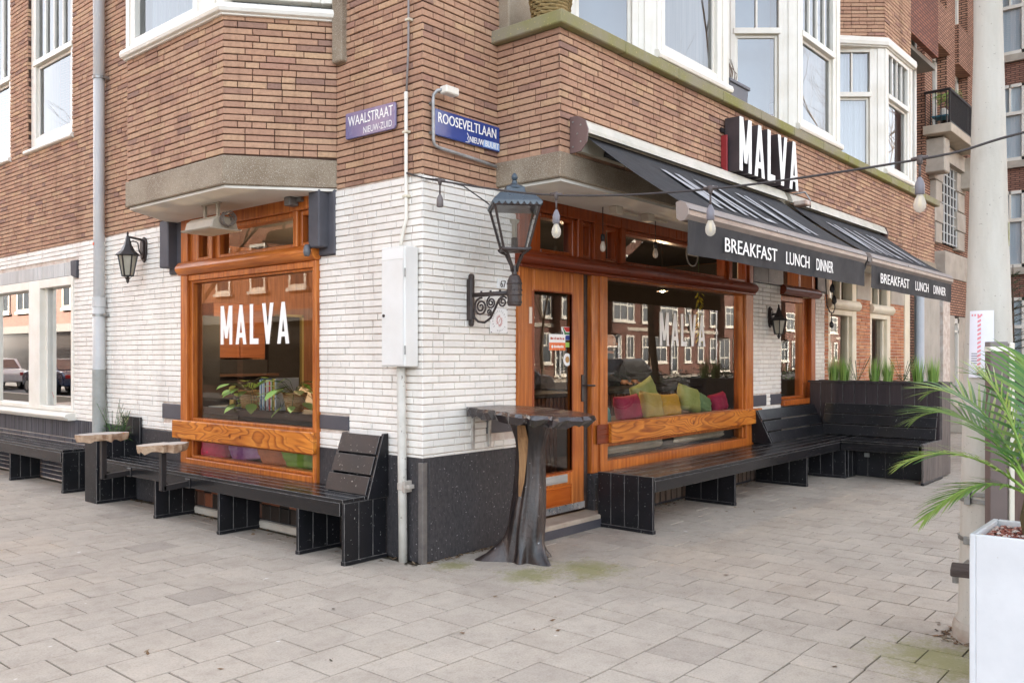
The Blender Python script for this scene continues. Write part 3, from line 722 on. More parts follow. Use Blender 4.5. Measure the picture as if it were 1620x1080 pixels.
LBX(1.212, 3.13, 2.135, 2.19, -.02, .12); LBX(1.235, 3.085, 2.115, 2.135, .0, .10)
LBX(1.212, 3.13, .43, .50, -.045, .12); LBX(1.235, 3.085, .50, .525, -.01, .10); LBX(1.235, 3.085, .655, .70, .0, .10); LBX(1.235, 3.085, .82, .87, .0, .10)
LBX(1.165, 3.243, 2.60, 2.715, -.03, .12)
for (a, b) in ((3.13, 3.243), (1.165, 1.20), (2.70, 2.76), (1.42, 1.475)): LBX(a, b, 2.31, 2.60, -.03, .12)
for (a, b) in ((2.99, 3.13), (2.62, 2.70), (2.76, 2.80), (1.475, 1.51), (1.39, 1.42), (1.20, 1.215)): LBX(a, b, 2.31, 2.60, .0, .10)
for (a, b) in ((2.80, 2.99), (1.51, 2.62), (1.215, 1.39)): LBX(a, b, 2.31, 2.345, -.0, .10); LBX(a, b, 2.56, 2.60, -.0, .10)
shopL = m.build('shop_window', VARN, B, bevel=.006)
q = MB(); halfround(q, TL, -3.26, -1.155, 2.19, 2.31, -.0, .085); q.build('transom_rail', VARNY, shopL, bevel=.003)
MB().box(-.078, -.036, 1.146, 3.323, .678, .846).build('plank', PLANKY, shopL, bevel=.006)
for (a, b, c, d, xx) in ((1.235, 3.085, .87, 2.115, .05), (1.235, 3.085, .525, .655, .05), (2.80, 2.99, 2.345, 2.56, .05), (1.51, 2.62, 2.345, 2.56, .05), (1.215, 1.39, 2.345, 2.56, .05)):
    MB().quad((xx, b, c), (xx, a, c), (xx, a, d), (xx, b, d)).build('pane', GLASS, shopL, fixn=False)
for mb in malva((.046, 2.675, 1.543), (0, -1, 0), .345, 1.045, .002, (-1, 0, 0)): mb.build('letter', LETW, shopL)
MB().box(-.03, .10, 1.2, 3.25, 0, .065).build('foundation_stone', STONE, B, bevel=.01)
q = MB(); q.box(.014, .1, 1.16, 3.25, .065, .43); q.build('wall', DMORTAR, B)
rr = random.Random(4); TI = []
yy = 1.17
while yy < 3.2:
    TI.append(dict(o=Vector((0, yy + .125, 0)), u=Vector((0, -1, 0)), n=Vector((-1, 0, 0)), u0=0, u1=.125, z0=.20, z1=.42, j=.004, rnd=rr.random()))
    TI.append(dict(o=Vector((0, yy + .125, 0)), u=Vector((0, -1, 0)), n=Vector((-1, 0, 0)), u0=0, u1=.125, z0=.075, z1=.195, j=rr.choice((.002, -.006)), rnd=rr.random())); yy += .132
stuffmesh('glazed_tiles', TI, brick_geom, brickmat('dark_glazed_tile', [(0, lin('#26221f')), (.6, lin('#3a302a')), (.8, lin('#6b3f2c')), (1, lin('#84503a'))], .35, .3, .3), B)

# ---------------------------------------------------------------- shop front on the right
m = MB()
def RBX(x0, x1, z0, z1, y0, y1): m.box(x0, x1, y0, y1, z0, z1)
RBX(1.0, 1.10, .0, 2.16, -.03, .12); RBX(1.10, 1.145, .0, 2.16, -.012, .12)          # left post
RBX(1.985, 2.09, .42, 2.16, -.03, .12); RBX(2.09, 2.205, .42, 2.16, -.045, .12)      # post between door and window
RBX(5.0, 5.19, .42, 2.16, -.03, .12)
RBX(2.205, 5.0, 2.13, 2.16, -.02, .12); RBX(2.205, 5.0, .42, .515, -.045, .12); RBX(2.205, 5.0, .63, .69, .0, .10); RBX(2.205, 5.0, .80, .842, .0, .10)
RBX(2.205, 2.235, .515, 2.13, .0, .10); RBX(4.975, 5.0, .515, 2.13, .0, .10)
post = m.build('shop_front', VARNX if False else VARN, B, bevel=.006)
m = MB()
RBX(1.0, 5.19, 2.60, 2.70, -.03, .12)
for (a, b) in ((1.0, 1.27), (1.78, 1.86), (2.02, 2.20), (2.44, 2.52), (4.58, 4.66), (5.10, 5.19)): RBX(a, b, 2.275, 2.60, -.03, .12)
for (a, b) in ((1.27, 1.31), (1.74, 1.78), (1.86, 1.895), (1.985, 2.02), (2.20, 2.235), (2.40, 2.44), (2.52, 2.56), (4.54, 4.58), (4.66, 4.70), (5.06, 5.10)): RBX(a, b, 2.275, 2.60, .0, .10)
LT = ((1.31, 1.74), (1.895, 1.985), (2.235, 2.40), (2.56, 4.54), (4.70, 5.06))
for (a, b) in LT: RBX(a, b, 2.275, 2.31, .0, .10); RBX(a, b, 2.565, 2.60, .0, .10)
top = m.build('transom_window', SHVARNZ, B, bevel=.006)
for (a, b) in LT: MB().quad((a, .05, 2.31), (b, .05, 2.31), (b, .05, 2.565), (a, .05, 2.565)).build('pane', GLASS, top, fixn=False)
q = MB(); halfround(q, TR, .985, 5.215, 2.16, 2.275, .0, .085); q.box(1.0, 5.20, -.055, .0, 2.14, 2.16); q.build('transom_rail', SHVARNX, top, bevel=.003)
MB().box(2.205, 5.304, -.088, -.046, .672, .842).build('plank', PLANKX, post, bevel=.006)
MB().box(2.03, 2.2045, -.056, -.046, .672, .842).build('bracket', SHVARNX, post, bevel=.003)
for (a, b, c, d) in ((2.235, 4.975, .842, 2.13), (2.235, 4.975, .515, .63)): MB().quad((a, .05, c), (b, .05, c), (b, .05, d), (a, .05, d)).build('pane', GLASS, post, fixn=False)
for mb in malva((3.24, .046, 1.543), (1, 0, 0), .33, .93, .002, (0, -1, 0)): mb.build('letter', LETW, post)
q = MB(); q.box(2.235, 2.315, .036, .045, .848, .985); q.build('yellow_sticker', plain('sticker_yellow', '#f0c81e', .5), post)
q = MB(); q.beam((2.26, .034, .87), (2.285, .034, .96), .02, .002, (0, -1, 0)); q.beam((2.25, .034, .93), (2.30, .034, .915), .012, .002, (0, -1, 0)); q.build('sticker_print', BLK, post)
MB().box(1.99, 2.20, -.05, .1, 0, .42).build('post_foot', PLINTH, post, bevel=.008)
MB().box(2.205, 5.19, .0, .1, 0, .42).build('wall', DMORTAR, B)
rr = random.Random(14); TI = []
xx = 2.3
while xx < 5.15:
    TI.append(dict(o=Vector((xx, 0, 0)), u=Vector((1, 0, 0)), n=Vector((0, -1, 0)), u0=0, u1=.075, z0=.03, z1=.40, j=.03, rnd=rr.random())); xx += .105
stuffmesh('ribbed_plinth', TI, brick_geom, brickmat('brown_rib', [(0, lin('#4d4038')), (1, lin('#6a5a4e'))], .7, .4, .3), B)
# door
DR = MB()
def DBX(x0, x1, z0, z1, y0, y1, mb): mb.box(x0, x1, y0, y1, z0, z1)
DBX(1.147, 1.225, .135, 2.155, .0, .05, DR); DBX(1.735, 1.905, .135, 2.155, .0, .05, DR); DBX(1.225, 1.735, 1.962, 2.155, .001, .05, DR); DBX(1.225, 1.735, .36, .475, .001, .05, DR); DBX(1.225, 1.735, .135, .20, .001, .05, DR)
door = DR.build('door', SHVARNZ if False else VARN, B, bevel=.005)
q = MB(); q.box(1.225, 1.735, .015, .04, .20, .345); q.box(1.225, 1.735, .006, .05, .335, .36); q.build('panel', wood('door_panel_veneer', '#a14a16', '#c06a28', 'x', .3, .5), door, bevel=.004)
MB().quad((1.225, .028, .475), (1.735, .028, .475), (1.735, .028, 1.962), (1.225, .028, 1.962)).build('pane', GLASS, door, fixn=False)
q = MB(); q.box(1.20, 1.225, -.004, .03, .475, 1.962); q.box(1.735, 1.75, -.004, .03, .475, 1.962); q.box(1.225, 1.735, -.003, .03, 1.962, 1.975); q.box(1.225, 1.735, -.003, .03, .462, .475); q.build('glazing_bead', SHVARNZ, door, bevel=.003)
MB().box(1.15, 1.905, -.008, -.001, .138, .195).build('kick_plate', plain('brushed_steel', '#c4c6c8', .3, '#aeb1b4', 12, metal=.8), door)
q = MB(); q.box(1.345, 1.66, -.010, .001, .382, .452); q.box(1.365, 1.64, -.016, -.0101, .397, .437); q.build('letter_slot', plain('slot_grey', '#c9c6bf', .35, metal=.5), door, bevel=.003)
q = MB(); q.box(1.862, 1.897, -.012, 0, 1.05, 1.28); q.tube([(1.88, -.01, 1.19), (1.88, -.055, 1.19), (1.985, -.06, 1.185)], .009, 8); q.build('handle', BLK, door, bevel=.002)
q = MB(); q.box(1.905, 1.985, .02, .06, .135, 2.155); q.box(1.91, 1.93, .0, .02, .14, 2.15); q.build('draught_strip', plain('rubber_strip', '#2d2522', .5, '#4a3a34', 20, .2), door)
q = MB(); q.box(1.16, 1.195, -.004, 0, 1.70, 1.83); q.build('door_plate', plain('ivory_plate', '#e0cdb8', .4), door)
# door stickers (flat print on the glass)
q = MB(); q.box(1.448, 1.668, .022, .0265, 1.487, 1.622); q.build('notice', LETW, door)
q = MB(); q.box(1.448, 1.668, .0205, .0218, 1.487, 1.552); q.build('notice_band', plain('sticker_orange', '#e2703a', .5), door)
q = MB()
for i in range(9): q.box(1.466 + i * .021, 1.466 + i * .021 + (.012 if i % 4 else .018), .0205, .0218, 1.577, 1.592 + .004 * (i % 3 == 0))
q.build('notice_print', plain('print_red', '#b0483a', .5), door)
q = MB(); q.lathe([(.014, 0), (.014, .0006)], (1.488, .0204, 1.518), 8, axis=(0, -1, 0))
for i in range(8): q.box(1.512 + i * .0165, 1.524 + i * .0165, .0196, .0204, 1.509, 1.526 + .004 * (i % 3 == 0))
q.build('notice_print', LETW, door)
fl = [('flag_red', '#c8322f', [(1.70, 1.675), (1.735, 1.675), (1.735, 1.615), (1.722, 1.628), (1.70, 1.64)])]
q = MB(); q.box(1.62, 1.733, .0262, .0266, 1.575, 1.685); q.build('flag_sticker', LETW, door)
for nm, hx, pl in (('flag_print', '#c63630', [(1.645, 1.683), (1.732, 1.683), (1.732, 1.645), (1.683, 1.645)]), ('flag_print', '#223a86', [(1.645, 1.577), (1.732, 1.577), (1.732, 1.614), (1.683, 1.614)]), ('flag_print', '#2c7a44', [(1.633, 1.683), (1.645, 1.68), (1.68, 1.638), (1.732, 1.638), (1.732, 1.621), (1.68, 1.621), (1.645, 1.58), (1.633, 1.577), (1.66, 1.63)]), ('flag_print', '#1d1d1d', [(1.621, 1.66), (1.645, 1.63), (1.621, 1.60)]), ):
    MB().add([(x, .0255, z) for x, z in pl], [tuple(range(len(pl)))]).build(nm, plain('flag' + hx, hx, .5), door, fixn=False)
q = MB(); q.lathe([(.055, 0), (.055, .001)], (1.70, .0262, 1.41), 20, axis=(0, -1, 0)); q.build('round_sticker', LETW, door)
q = MB(); q.lathe([(.028, 0), (.028, .001)], (1.70, .0245, 1.41), 14, axis=(0, -1, 0)); q.build('sticker_print', plain('sticker_tan', '#b58a52', .5), door)
q = MB(); q.box(1.675, 1.73, .0255, .0265, 1.515, 1.555); q.build('green_sticker', plain('sticker_green', '#9cc25a', .5), door)
MB().box(1.10, 2.03, -.19, .05, 0, .105).build('doorstep', plain('worn_step', '#b3a493', .8, '#9a8b7a', 5, .3), B, bevel=.01)
MB().box(1.10, 2.04, -.196, -.1905, 0, .07).build('step_riser', DST, B, bevel=.002)
# second window on the right front, set deep in the wall
m = MB()
RBX(6.03, 6.075, .90, 2.20, .02, .17); RBX(7.0, 7.14, .84, 2.20, .0, .17); RBX(6.86, 7.0, .90, 2.2, .06, .17); RBX(6.075, 6.86, 2.13, 2.2, .06, .17); RBX(6.075, 6.86, .90, .93, .06, .17)
RBX(6.03, 7.14, .83, .90, -.04, .17); RBX(6.03, 7.14, 2.60, 2.70, .0, .17); RBX(6.03, 6.10, 2.32, 2.6, .0, .17); RBX(7.02, 7.14, 2.32, 2.6, .0, .17); RBX(6.62, 6.70, 2.32, 2.6, .02, .17)
win2 = m.build('side_window', wood('reddish_varnish', '#94451a', '#bd6a2c', 'z', .3), B, bevel=.005)
q = MB(); halfround(q, TR, 6.0, 7.165, 2.2, 2.32, .0, .085); q.build('transom_rail', SHVARNX, win2, bevel=.003)
for (a, b, c, d) in ((6.075, 6.86, .93, 2.13), (6.10, 6.62, 2.32, 2.6), (6.70, 7.02, 2.32, 2.6)): MB().quad((a, .11, c), (b, .11, c), (b, .11, d), (a, .11, d)).build('pane', GLASS, win2, fixn=False)
# cream framed windows of the house next door under the same oriel
for (a, b) in ((7.60, 8.72), (9.32, 10.30)):
    m = MB(); RBX(a, a + .08, .5, 2.7, .0, .14); RBX(b - .17, b, .5, 2.7, .0, .14); RBX(a + .08, b - .17, 2.02, 2.10, .0, .14); RBX(a + .08, b - .17, 2.55, 2.7, .0, .14); RBX(a + .08, b - .17, .5, .6, .0, .14)
    RBX((a + b) / 2 - .03, (a + b) / 2 + .02, 2.24, 2.55, .03, .12); RBX(b - .23, b - .17, .6, 2.02, .05, .14)
    w = m.build('house_window', CREAM, B, bevel=.006)
    q = MB(); halfround(q, TR, a - .02, b + .03, 2.10, 2.235, .0, .07); q.build('transom_rail', CREAM, w, bevel=.003)
    for (c, d) in ((.6, 2.02), (2.235, 2.55)): MB().quad((a + .08, .09, c), (b - .17, .09, c), (b - .17, .09, d), (a + .08, .09, d)).build('pane', GLASS, w, fixn=False)
    k = 18; q = MB()
    for i in range(k):
        x0 = a + (b - a) * i / k; x1 = a + (b - a) * (i + 1) / k; q.quad((x0, .22 + .02 * (i % 2), .5), (x1, .22 + .02 * ((i + 1) % 2), .5), (x1, .22 + .02 * ((i + 1) % 2), 2.7), (x0, .22 + .02 * (i % 2), 2.7))
    q.build('curtain', plain('beige_curtain', '#b9ab96', .9, '#9c8d78', 3, stretch=(12, 12, .4)), w, fixn=False, smooth=True)
for (a, b) in ((7.46, 7.60), (8.72, 9.32), (10.30, 11.0)): MB().box(a, b, -.01, .03, 2.28, 2.70).build('stone_block', STONE, B, bevel=.004)
MB().box(11.0, 11.28, -.02, .1, 0, 2.70).build('door_frame', CREAM, B, bevel=.005)
for (a, b) in ((11.95, 12.5), (12.502, 13.1)): MB().box(a, b, -.03, .1, 0, 2.70).build('stone_pillar', plain('grey_stone', '#b3ab9f', .85, '#a19a8e', 2, .3, 80), B, bevel=.005)
# ---------------------------------------------------------------- things on the walls
# downpipe on the left front
t = root('downpipe', 'grey round downpipe running up the left front beside the black lantern', 'downpipe', (-.075, 4.86, 0))
PIPE = plain('pipe_grey', '#b4b5b6', .42, '#c2c1bd', 2)
MB().tube([(-.075, 4.86, .6), (-.075, 4.86, 2.0)], .062, 20).tube([(-.075, 4.86, 1.95), (-.075, 4.86, 4.4)], .056, 20).tube([(-.075, 4.86, 4.38), (-.075, 4.86, 7)], .058, 20).build('pipe', PIPE, t, smooth=False, bevel=.002)
for o in list(t.children):
    for p in o.data.polygons: p.use_smooth = len(p.vertices) == 4
MB().tube([(-.075, 4.86, 1.30), (-.075, 4.86, .0)], .066, 20).build('pipe_shoe', plain('pipe_worn', '#9d9f9c', .5, '#86877f', 4, spots='#6e6a60', spotscale=20, spotth=.7), t)
q = MB(); q.tube([(-.075, 4.86, 1.96), (-.075, 4.86, 2.06)], .068, 20); q.build('sleeve', PIPE, t); q = MB(); q.tube([(-.075, 4.86, 1.86), (-.075, 4.86, 1.885)], .067, 20); q.box(-.075, .0, 4.78, 4.80, 1.86, 1.885); q.build('bracket', GALV, t)
q = MB(); q.tube([(-.075, 4.86, 4.36), (-.075, 4.86, 4.385)], .064, 20); q.box(-.075, .0, 4.78, 4.80, 4.36, 4.385); q.build('bracket', GALV, t)
MB().lathe([(.018, 0), (.018, .002)], (-.132, 4.86, 2.62), 12, axis=(-1, 0, 0)).build('sticker', plain('sticker_orange_red', '#d2643f', .5), t)
# thin cable and conduit near the corner
t = root('conduit', 'thin pale conduit with clips running down the corner above the meter cabinet', 'conduit', (0, .14, 0))
q = MB(); q.tube([(-.022, .105, 7.0), (-.022, .12, 3.6), (-.022, .14, 3.27)], .008, 8); q.build('cable', plain('cable_grey', '#8a8380', .6), t, smooth=True)
q = MB(); q.tube([(-.024, .142, 3.29), (-.024, .142, 2.40), (-.026, .155, 2.36), (-.03, .185, 2.26), (-.03, .19, 2.2)], .013, 10); q.build('pipe', WHITE, t, smooth=True)
q = MB(); q.lathe([(.008, 0), (.015, .02), (.015, .07), (.013, .075)], (-.024, .142, 3.215), 10); q.build('sleeve', WHITE, t, smooth=True)
for z in (3.78, 4.0, 3.0, 2.55): MB().box(-.04, .0, .095 if z > 3.4 else .118, .14 if z > 3.4 else .168, z, z + .018).build('clip', plain('clip_cream', '#cfc7b2', .5), t, bevel=.003)
# meter cabinet
t = root('meter_cabinet', 'tall white metal meter cabinet on the corner beside the shop window', 'cabinet', (-.07, .155, 1.36))
MB().box(-.134, -.008, .034, .278, 1.365, 2.195).build('body', WCAB, t, bevel=.006)
q = MB(); q.box(-.139, -.1345, .046, .268, 1.375, 2.10); q.build('door', WCAB, t, bevel=.004)
q = MB(); q.box(-.137, -.1342, .05, .265, 2.108, 2.18); q.build('label_plate', plain('cabinet_plate', '#e2e1dd', .5), t)
MB().lathe([(.011, 0), (.011, .006), (.006, .008)], (-.139, .245, 1.72), 12, axis=(-1, 0, 0)).build('lock', BLK, t)
q = MB()
for z in (1.45, 1.98): q.tube([(-.135, .031, z), (-.135, .031, z + .06)], .006, 8)
q.build('hinge', GALV, t)
t = root('supply_pipe', 'white painted pipe from the meter cabinet down to the pavement', 'pipe', (-.045, .18, 0))
q = MB(); q.tube([(-.055, .16, 1.37), (-.055, .16, 1.28), (-.05, .155, .74), (-.045, .15, .0)], .031, 16); q.build('pipe', plain('pipe_white_worn', '#cfccc4', .5, '#b9b5ab', 6, spots='#8f887e', spotscale=30, spotth=.68), t, smooth=True)
q = MB(); q.tube([(-.047, .152, .505), (-.047, .152, .555)], .038, 16); q.box(-.075, .0, .105, .13, .49, .57); q.box(-.06, -.005, .075, .115, .515, .545); q.build('clamp', plain('clamp_grey', '#b3aca2', .6, '#9b8f84', 20, .3, 60), t, bevel=.003)
# street name signs
BLUE = plain('blue_enamel', '#1f3a7d', .22, '#25458c', 3, coat=.6)
BLUE2 = plain('blue_enamel_with_reflection', '#565a88', .28, '#8d7d98', 2.5, coat=.4)  # the pinkish tone is a reflection put into the enamel colour
t = root('street_sign', 'faded blue street name sign with a mauve reflection in its colour reading WAALSTRAAT', 'sign', (-.02, .54, 3.15), 'street name signs on the corner')
SK = -.0
MB().prism([(-.028, .252, 3.075), (-.028, .265, 3.055), (-.028, .80, 3.062), (-.028, .81, 3.07), (-.028, .81, 3.25), (-.028, .80, 3.257), (-.028, .262, 3.245), (-.028, .252, 3.235)], (.02, 0, 0)).build('plate', BLUE2, t, bevel=.004)
q = MB(); put_text(q, 'WAALSTRAAT', .078, .50, (-.0295, .775, 3.152), (0, -1, 0), bold=.0025); q.build('lettering', LETW, t, fixn=False)
q = MB(); put_text(q, 'NIEUW-ZUID', .05, .315, (-.0295, .60, 3.075), (0, -1, 0), bold=.001); q.build('lettering', LETW, t, fixn=False)
t = root('street_sign', 'blue enamel street name sign reading ROOSEVELTLAAN under the small lamp', 'sign', (.43, -.02, 3.08), 'street name signs on the corner')
MB().box(.088, .775, -.03, -.008, 2.985, 3.172).build('plate', BLUE, t, bevel=.005)
q = MB(); put_text(q, 'ROOSEVELTLAAN', .075, .61, (.12, -.0315, 3.078), (1, 0, 0), bold=.0025); q.build('lettering', LETW, t, fixn=False)
q = MB(); q.add([(.585, -.0308, 2.993), (.770, -.0308, 2.993), (.770, -.0308, 3.047), (.60, -.0308, 3.047)], [(0, 1, 2, 3)]); q.build('pale_patch', plain('patch_blue', '#8fb0dd', .3), t, fixn=False)
q = MB(); put_text(q, 'NIEUW BUURT', .045, .32, (.44, -.0318, 3.0), (1, 0, 0), bold=.002)
q.tube([(.415, -.031, 3.06), (.43, -.031, 3.04), (.42, -.031, 3.02), (.435, -.031, 2.995), (.40, -.031, 2.993)], .003, 5); q.build('lettering', LETW, t, fixn=False)
# sign lamp on its bent pipe
t = root('sign_lamp', 'small white lamp on a bent grey pipe above the blue street sign', 'lamp', (.08, -.03, 3.2))
q = MB(); q.tube([(.735, -.025, 2.87), (.60, -.026, 2.88), (.30, -.03, 2.893), (.13, -.03, 2.90), (.085, -.03, 2.915), (.075, -.03, 2.95), (.072, -.03, 3.22), (.074, -.035, 3.26), (.085, -.06, 3.285), (.105, -.085, 3.29)], .012, 10); q.build('pipe', plain('pipe_galv', '#a8a9aa', .45, '#8f8e8b', 15, metal=.3), t, smooth=True)
q = MB(); q.beam((.10, -.10, 3.29), (.23, -.10, 3.29), .07, .055); q.build('lamp_head', WHITE, t, bevel=.008)
q = MB(); q.box(.06, .09, -.03, 0, 2.985, 3.005); q.box(.06, .09, -.03, 0, 3.19, 3.21); q.build('clip', GALV, t)

# lanterns
def frustum_pane(mb, z0, r0, z1, r1, k, n, c, ph):
    a0 = 2 * math.pi * k / n + ph; a1 = 2 * math.pi * (k + 1) / n + ph
    P = lambda r, a, z: (c[0] + r * math.cos(a), c[1] + r * math.sin(a), c[2] + z)
    mb.quad(P(r0, a0, z0), P(r0, a1, z0), P(r1, a1, z1), P(r1, a0, z1))
def pearl():
    m = bpy.data.materials.new('pearl_bulb_glass'); m.use_nodes = True; t = m.node_tree; b = t.nodes['Principled BSDF']; b.inputs['Base Color'].default_value = lin('#e6e0d2'); b.inputs['Roughness'].default_value = .08
    tr = N(t, 'ShaderNodeBsdfTransparent'); mx = N(t, 'ShaderNodeMixShader'); mx.inputs[0].default_value = .45; t.links.new(tr.outputs[0], mx.inputs[1]); t.links.new(b.outputs[0], mx.inputs[2]); t.links.new(mx.outputs[0], t.nodes['Material Output'].inputs[0]); return m
BULBG = pearl()
LANG = glass('lantern_glass', (.96, .97, .97), 2.1)
CERAM = plain('lamp_core', '#d9c9a0', .4)
IRON = plain('lantern_iron', '#2c2422', .42, '#40332e', 14, .25, 70)
ROOFM = plain('lantern_roof', '#2e3b45', .3, '#3d4b55', 5, coat=.3)
t = root('wall_lantern', 'large four-sided lantern on a scrolled iron bracket beside the door', 'lantern', (.46, -.445, 2.0))
cx, cy = .46, -.445; c = (cx, cy, 0); ph = R_(3)
q = MB(); q.lathe([(.045, 1.79), (.05, 1.80), (.052, 1.93), (.05, 1.965), (.035, 2.0), (.02, 2.01), (.018, 2.07)], c, 16)
for z in (1.81, 1.86, 1.94): q.lathe([(.054, z), (.056, z + .006), (.054, z + .012)], c, 16)
for i in range(10):
    a = 2 * math.pi * i / 10; q.lathe([(.008, -.01), (.004, .006)], (cx + .052 * math.cos(a), cy + .052 * math.sin(a), 1.90), 6, axis=(math.cos(a), math.sin(a), 0))
q.build('socket', IRON, t, smooth=False)
q = MB(); q.box(cx - .022, cx + .022, -.045, -.0, 1.70, 2.0); q.lathe([(.028, 0), (.028, .02)], (cx, -.02, 2.015), 12, axis=(1, 0, 0)); q.box(cx - .014, cx + .014, -.05, -.012, 1.68, 2.03); q.lathe([(.02, -.012), (.02, .012)], (cx, -.03, 1.675), 12, axis=(1, 0, 0)); q.build('wall_plate', IRON, t, bevel=.004)
q = MB(); q.beam((cx, -.04, 1.883), (cx, -.40, 1.883), .022, .03)
for y in (-.13, -.22, -.31): q.lathe([(.008, 0), (.008, .012)], (cx, y, 1.897), 8)
def spiral(cy_, cz, r0, turns, a0, dirn=1, n=40):
    return [(cx, cy_ - dirn * (r0 * (1 - .85 * i / n)) * math.cos(a0 + turns * 2 * math.pi * i / n), cz + (r0 * (1 - .85 * i / n)) * math.sin(a0 + turns * 2 * math.pi * i / n)) for i in range(n + 1)]
q.tube(spiral(-.125, 1.795, .066, 2.2, 1.4), .0075, 6); q.tube(spiral(-.225, 1.822, .044, 2.0, 1.9), .0065, 6); q.tube(spiral(-.335, 1.822, .042, 1.8, .6), .0065, 6); q.tube(spiral(-.205, 1.755, .025, 1.5, -2), .006, 6)
q.tube([(cx, -.045, 1.78), (cx, -.06, 1.72), (cx, -.10, 1.688), (cx, -.16, 1.68), (cx, -.22, 1.712), (cx, -.26, 1.775), (cx, -.30, 1.84), (cx, -.345, 1.865)], .0085, 6)
q.build('bracket', IRON, t, smooth=True)
zb, zt, rb, rt = 2.185, 2.475, .122, .222
q = MB(); q.lathe([(rb + .01, zb - .016), (rb + .014, zb - .008), (rb + .01, zb + .004), (.03, zb + .004), (.03, zb - .016)], c, 4, ph)
q.lathe([(rt + .012, zt - .01), (rt + .018, zt), (rt + .01, zt + .02), (.05, zt + .02), (.05, zt - .01)], c, 4, ph)
for k in range(4):
    a = ph + k * math.pi / 2; d = Vector((math.cos(a), math.sin(a), 0))
    q.beam(Vector(c) + d * rb + Vector((0, 0, zb)), Vector(c) + d * rt + Vector((0, 0, zt)), .014, .014, (0, 0, 1))
q.build('cage', IRON, t, bevel=.002)
q = MB()
for k in range(4):
    a = ph + k * math.pi / 2; d = Vector((math.cos(a), math.sin(a), 0))
    q.tube([Vector(c) + d * .02 + Vector((0, 0, 2.03)), Vector(c) + d * .03 + Vector((0, 0, 2.07)), Vector(c) + d * .075 + Vector((0, 0, 2.15)), Vector(c) + d * (rb + .005) + Vector((0, 0, 2.175)), Vector(c) + d * (rb + .02) + Vector((0, 0, 2.19))], .010, 8)
q.build('arm', IRON, t, smooth=True)
q = MB(); q.lathe([(.240, zt + .015), (.237, zt + .03), (.165, zt + .085), (.155, zt + .09), (.10, zt + .095), (.09, zt + .135), (.085, zt + .14)], c, 4, ph)
q.lathe([(.075, zt + .13), (.06, zt + .15), (.025, zt + .165), (.018, zt + .18), (.018, zt + .19)], c, 14); q.lathe([(.01, zt + .188), (.02, zt + .20), (.024, zt + .215), (.014, zt + .235), (.003, zt + .245)], c, 12)
q.build('roof', ROOFM, t, bevel=.003)
q = MB()
for k in range(4):
    a0 = ph + k * math.pi / 2; a1 = a0 + math.pi / 2
    A = Vector((cx + .241 * math.cos(a0), cy + .241 * math.sin(a0), zt + .022)); Bq = Vector((cx + .241 * math.cos(a1), cy + .241 * math.sin(a1), zt + .022))
    for i in range(8):
        p0 = A.lerp(Bq, i / 8); p1 = A.lerp(Bq, (i + 1) / 8); pts = [p0, p1] + [p1.lerp(p0, j / 6) - Vector((0, 0, .022 * math.sin(math.pi * j / 6) + .004)) for j in range(7)]
        nrm = ((p0 + p1) / 2 - Vector((cx, cy, p0.z))).normalized(); q.prism(pts, nrm * .004)
q.build('scalloped_rim', ROOFM, t)
for k in range(4):
    p = MB(); frustum_pane(p, zb + .003, rb - .004, zt - .006, rt - .004, k, 4, c, ph); p.build('pane', LANG, t, fixn=False)
q = MB(); q.lathe([(.022, 2.19), (.024, 2.2), (.024, 2.26), (.02, 2.265)], c, 12); q.build('lamp_base', plain('brown_bakelite', '#4a3a30', .4), t, smooth=True)
q = MB(); q.lathe([(.019, 2.262), (.019, 2.36), (.032, 2.375), (.034, 2.39), (.02, 2.395)], c, 14); q.build('lamp_tube', plain('frosted_tube', '#efe6cf', .3), t, smooth=True)
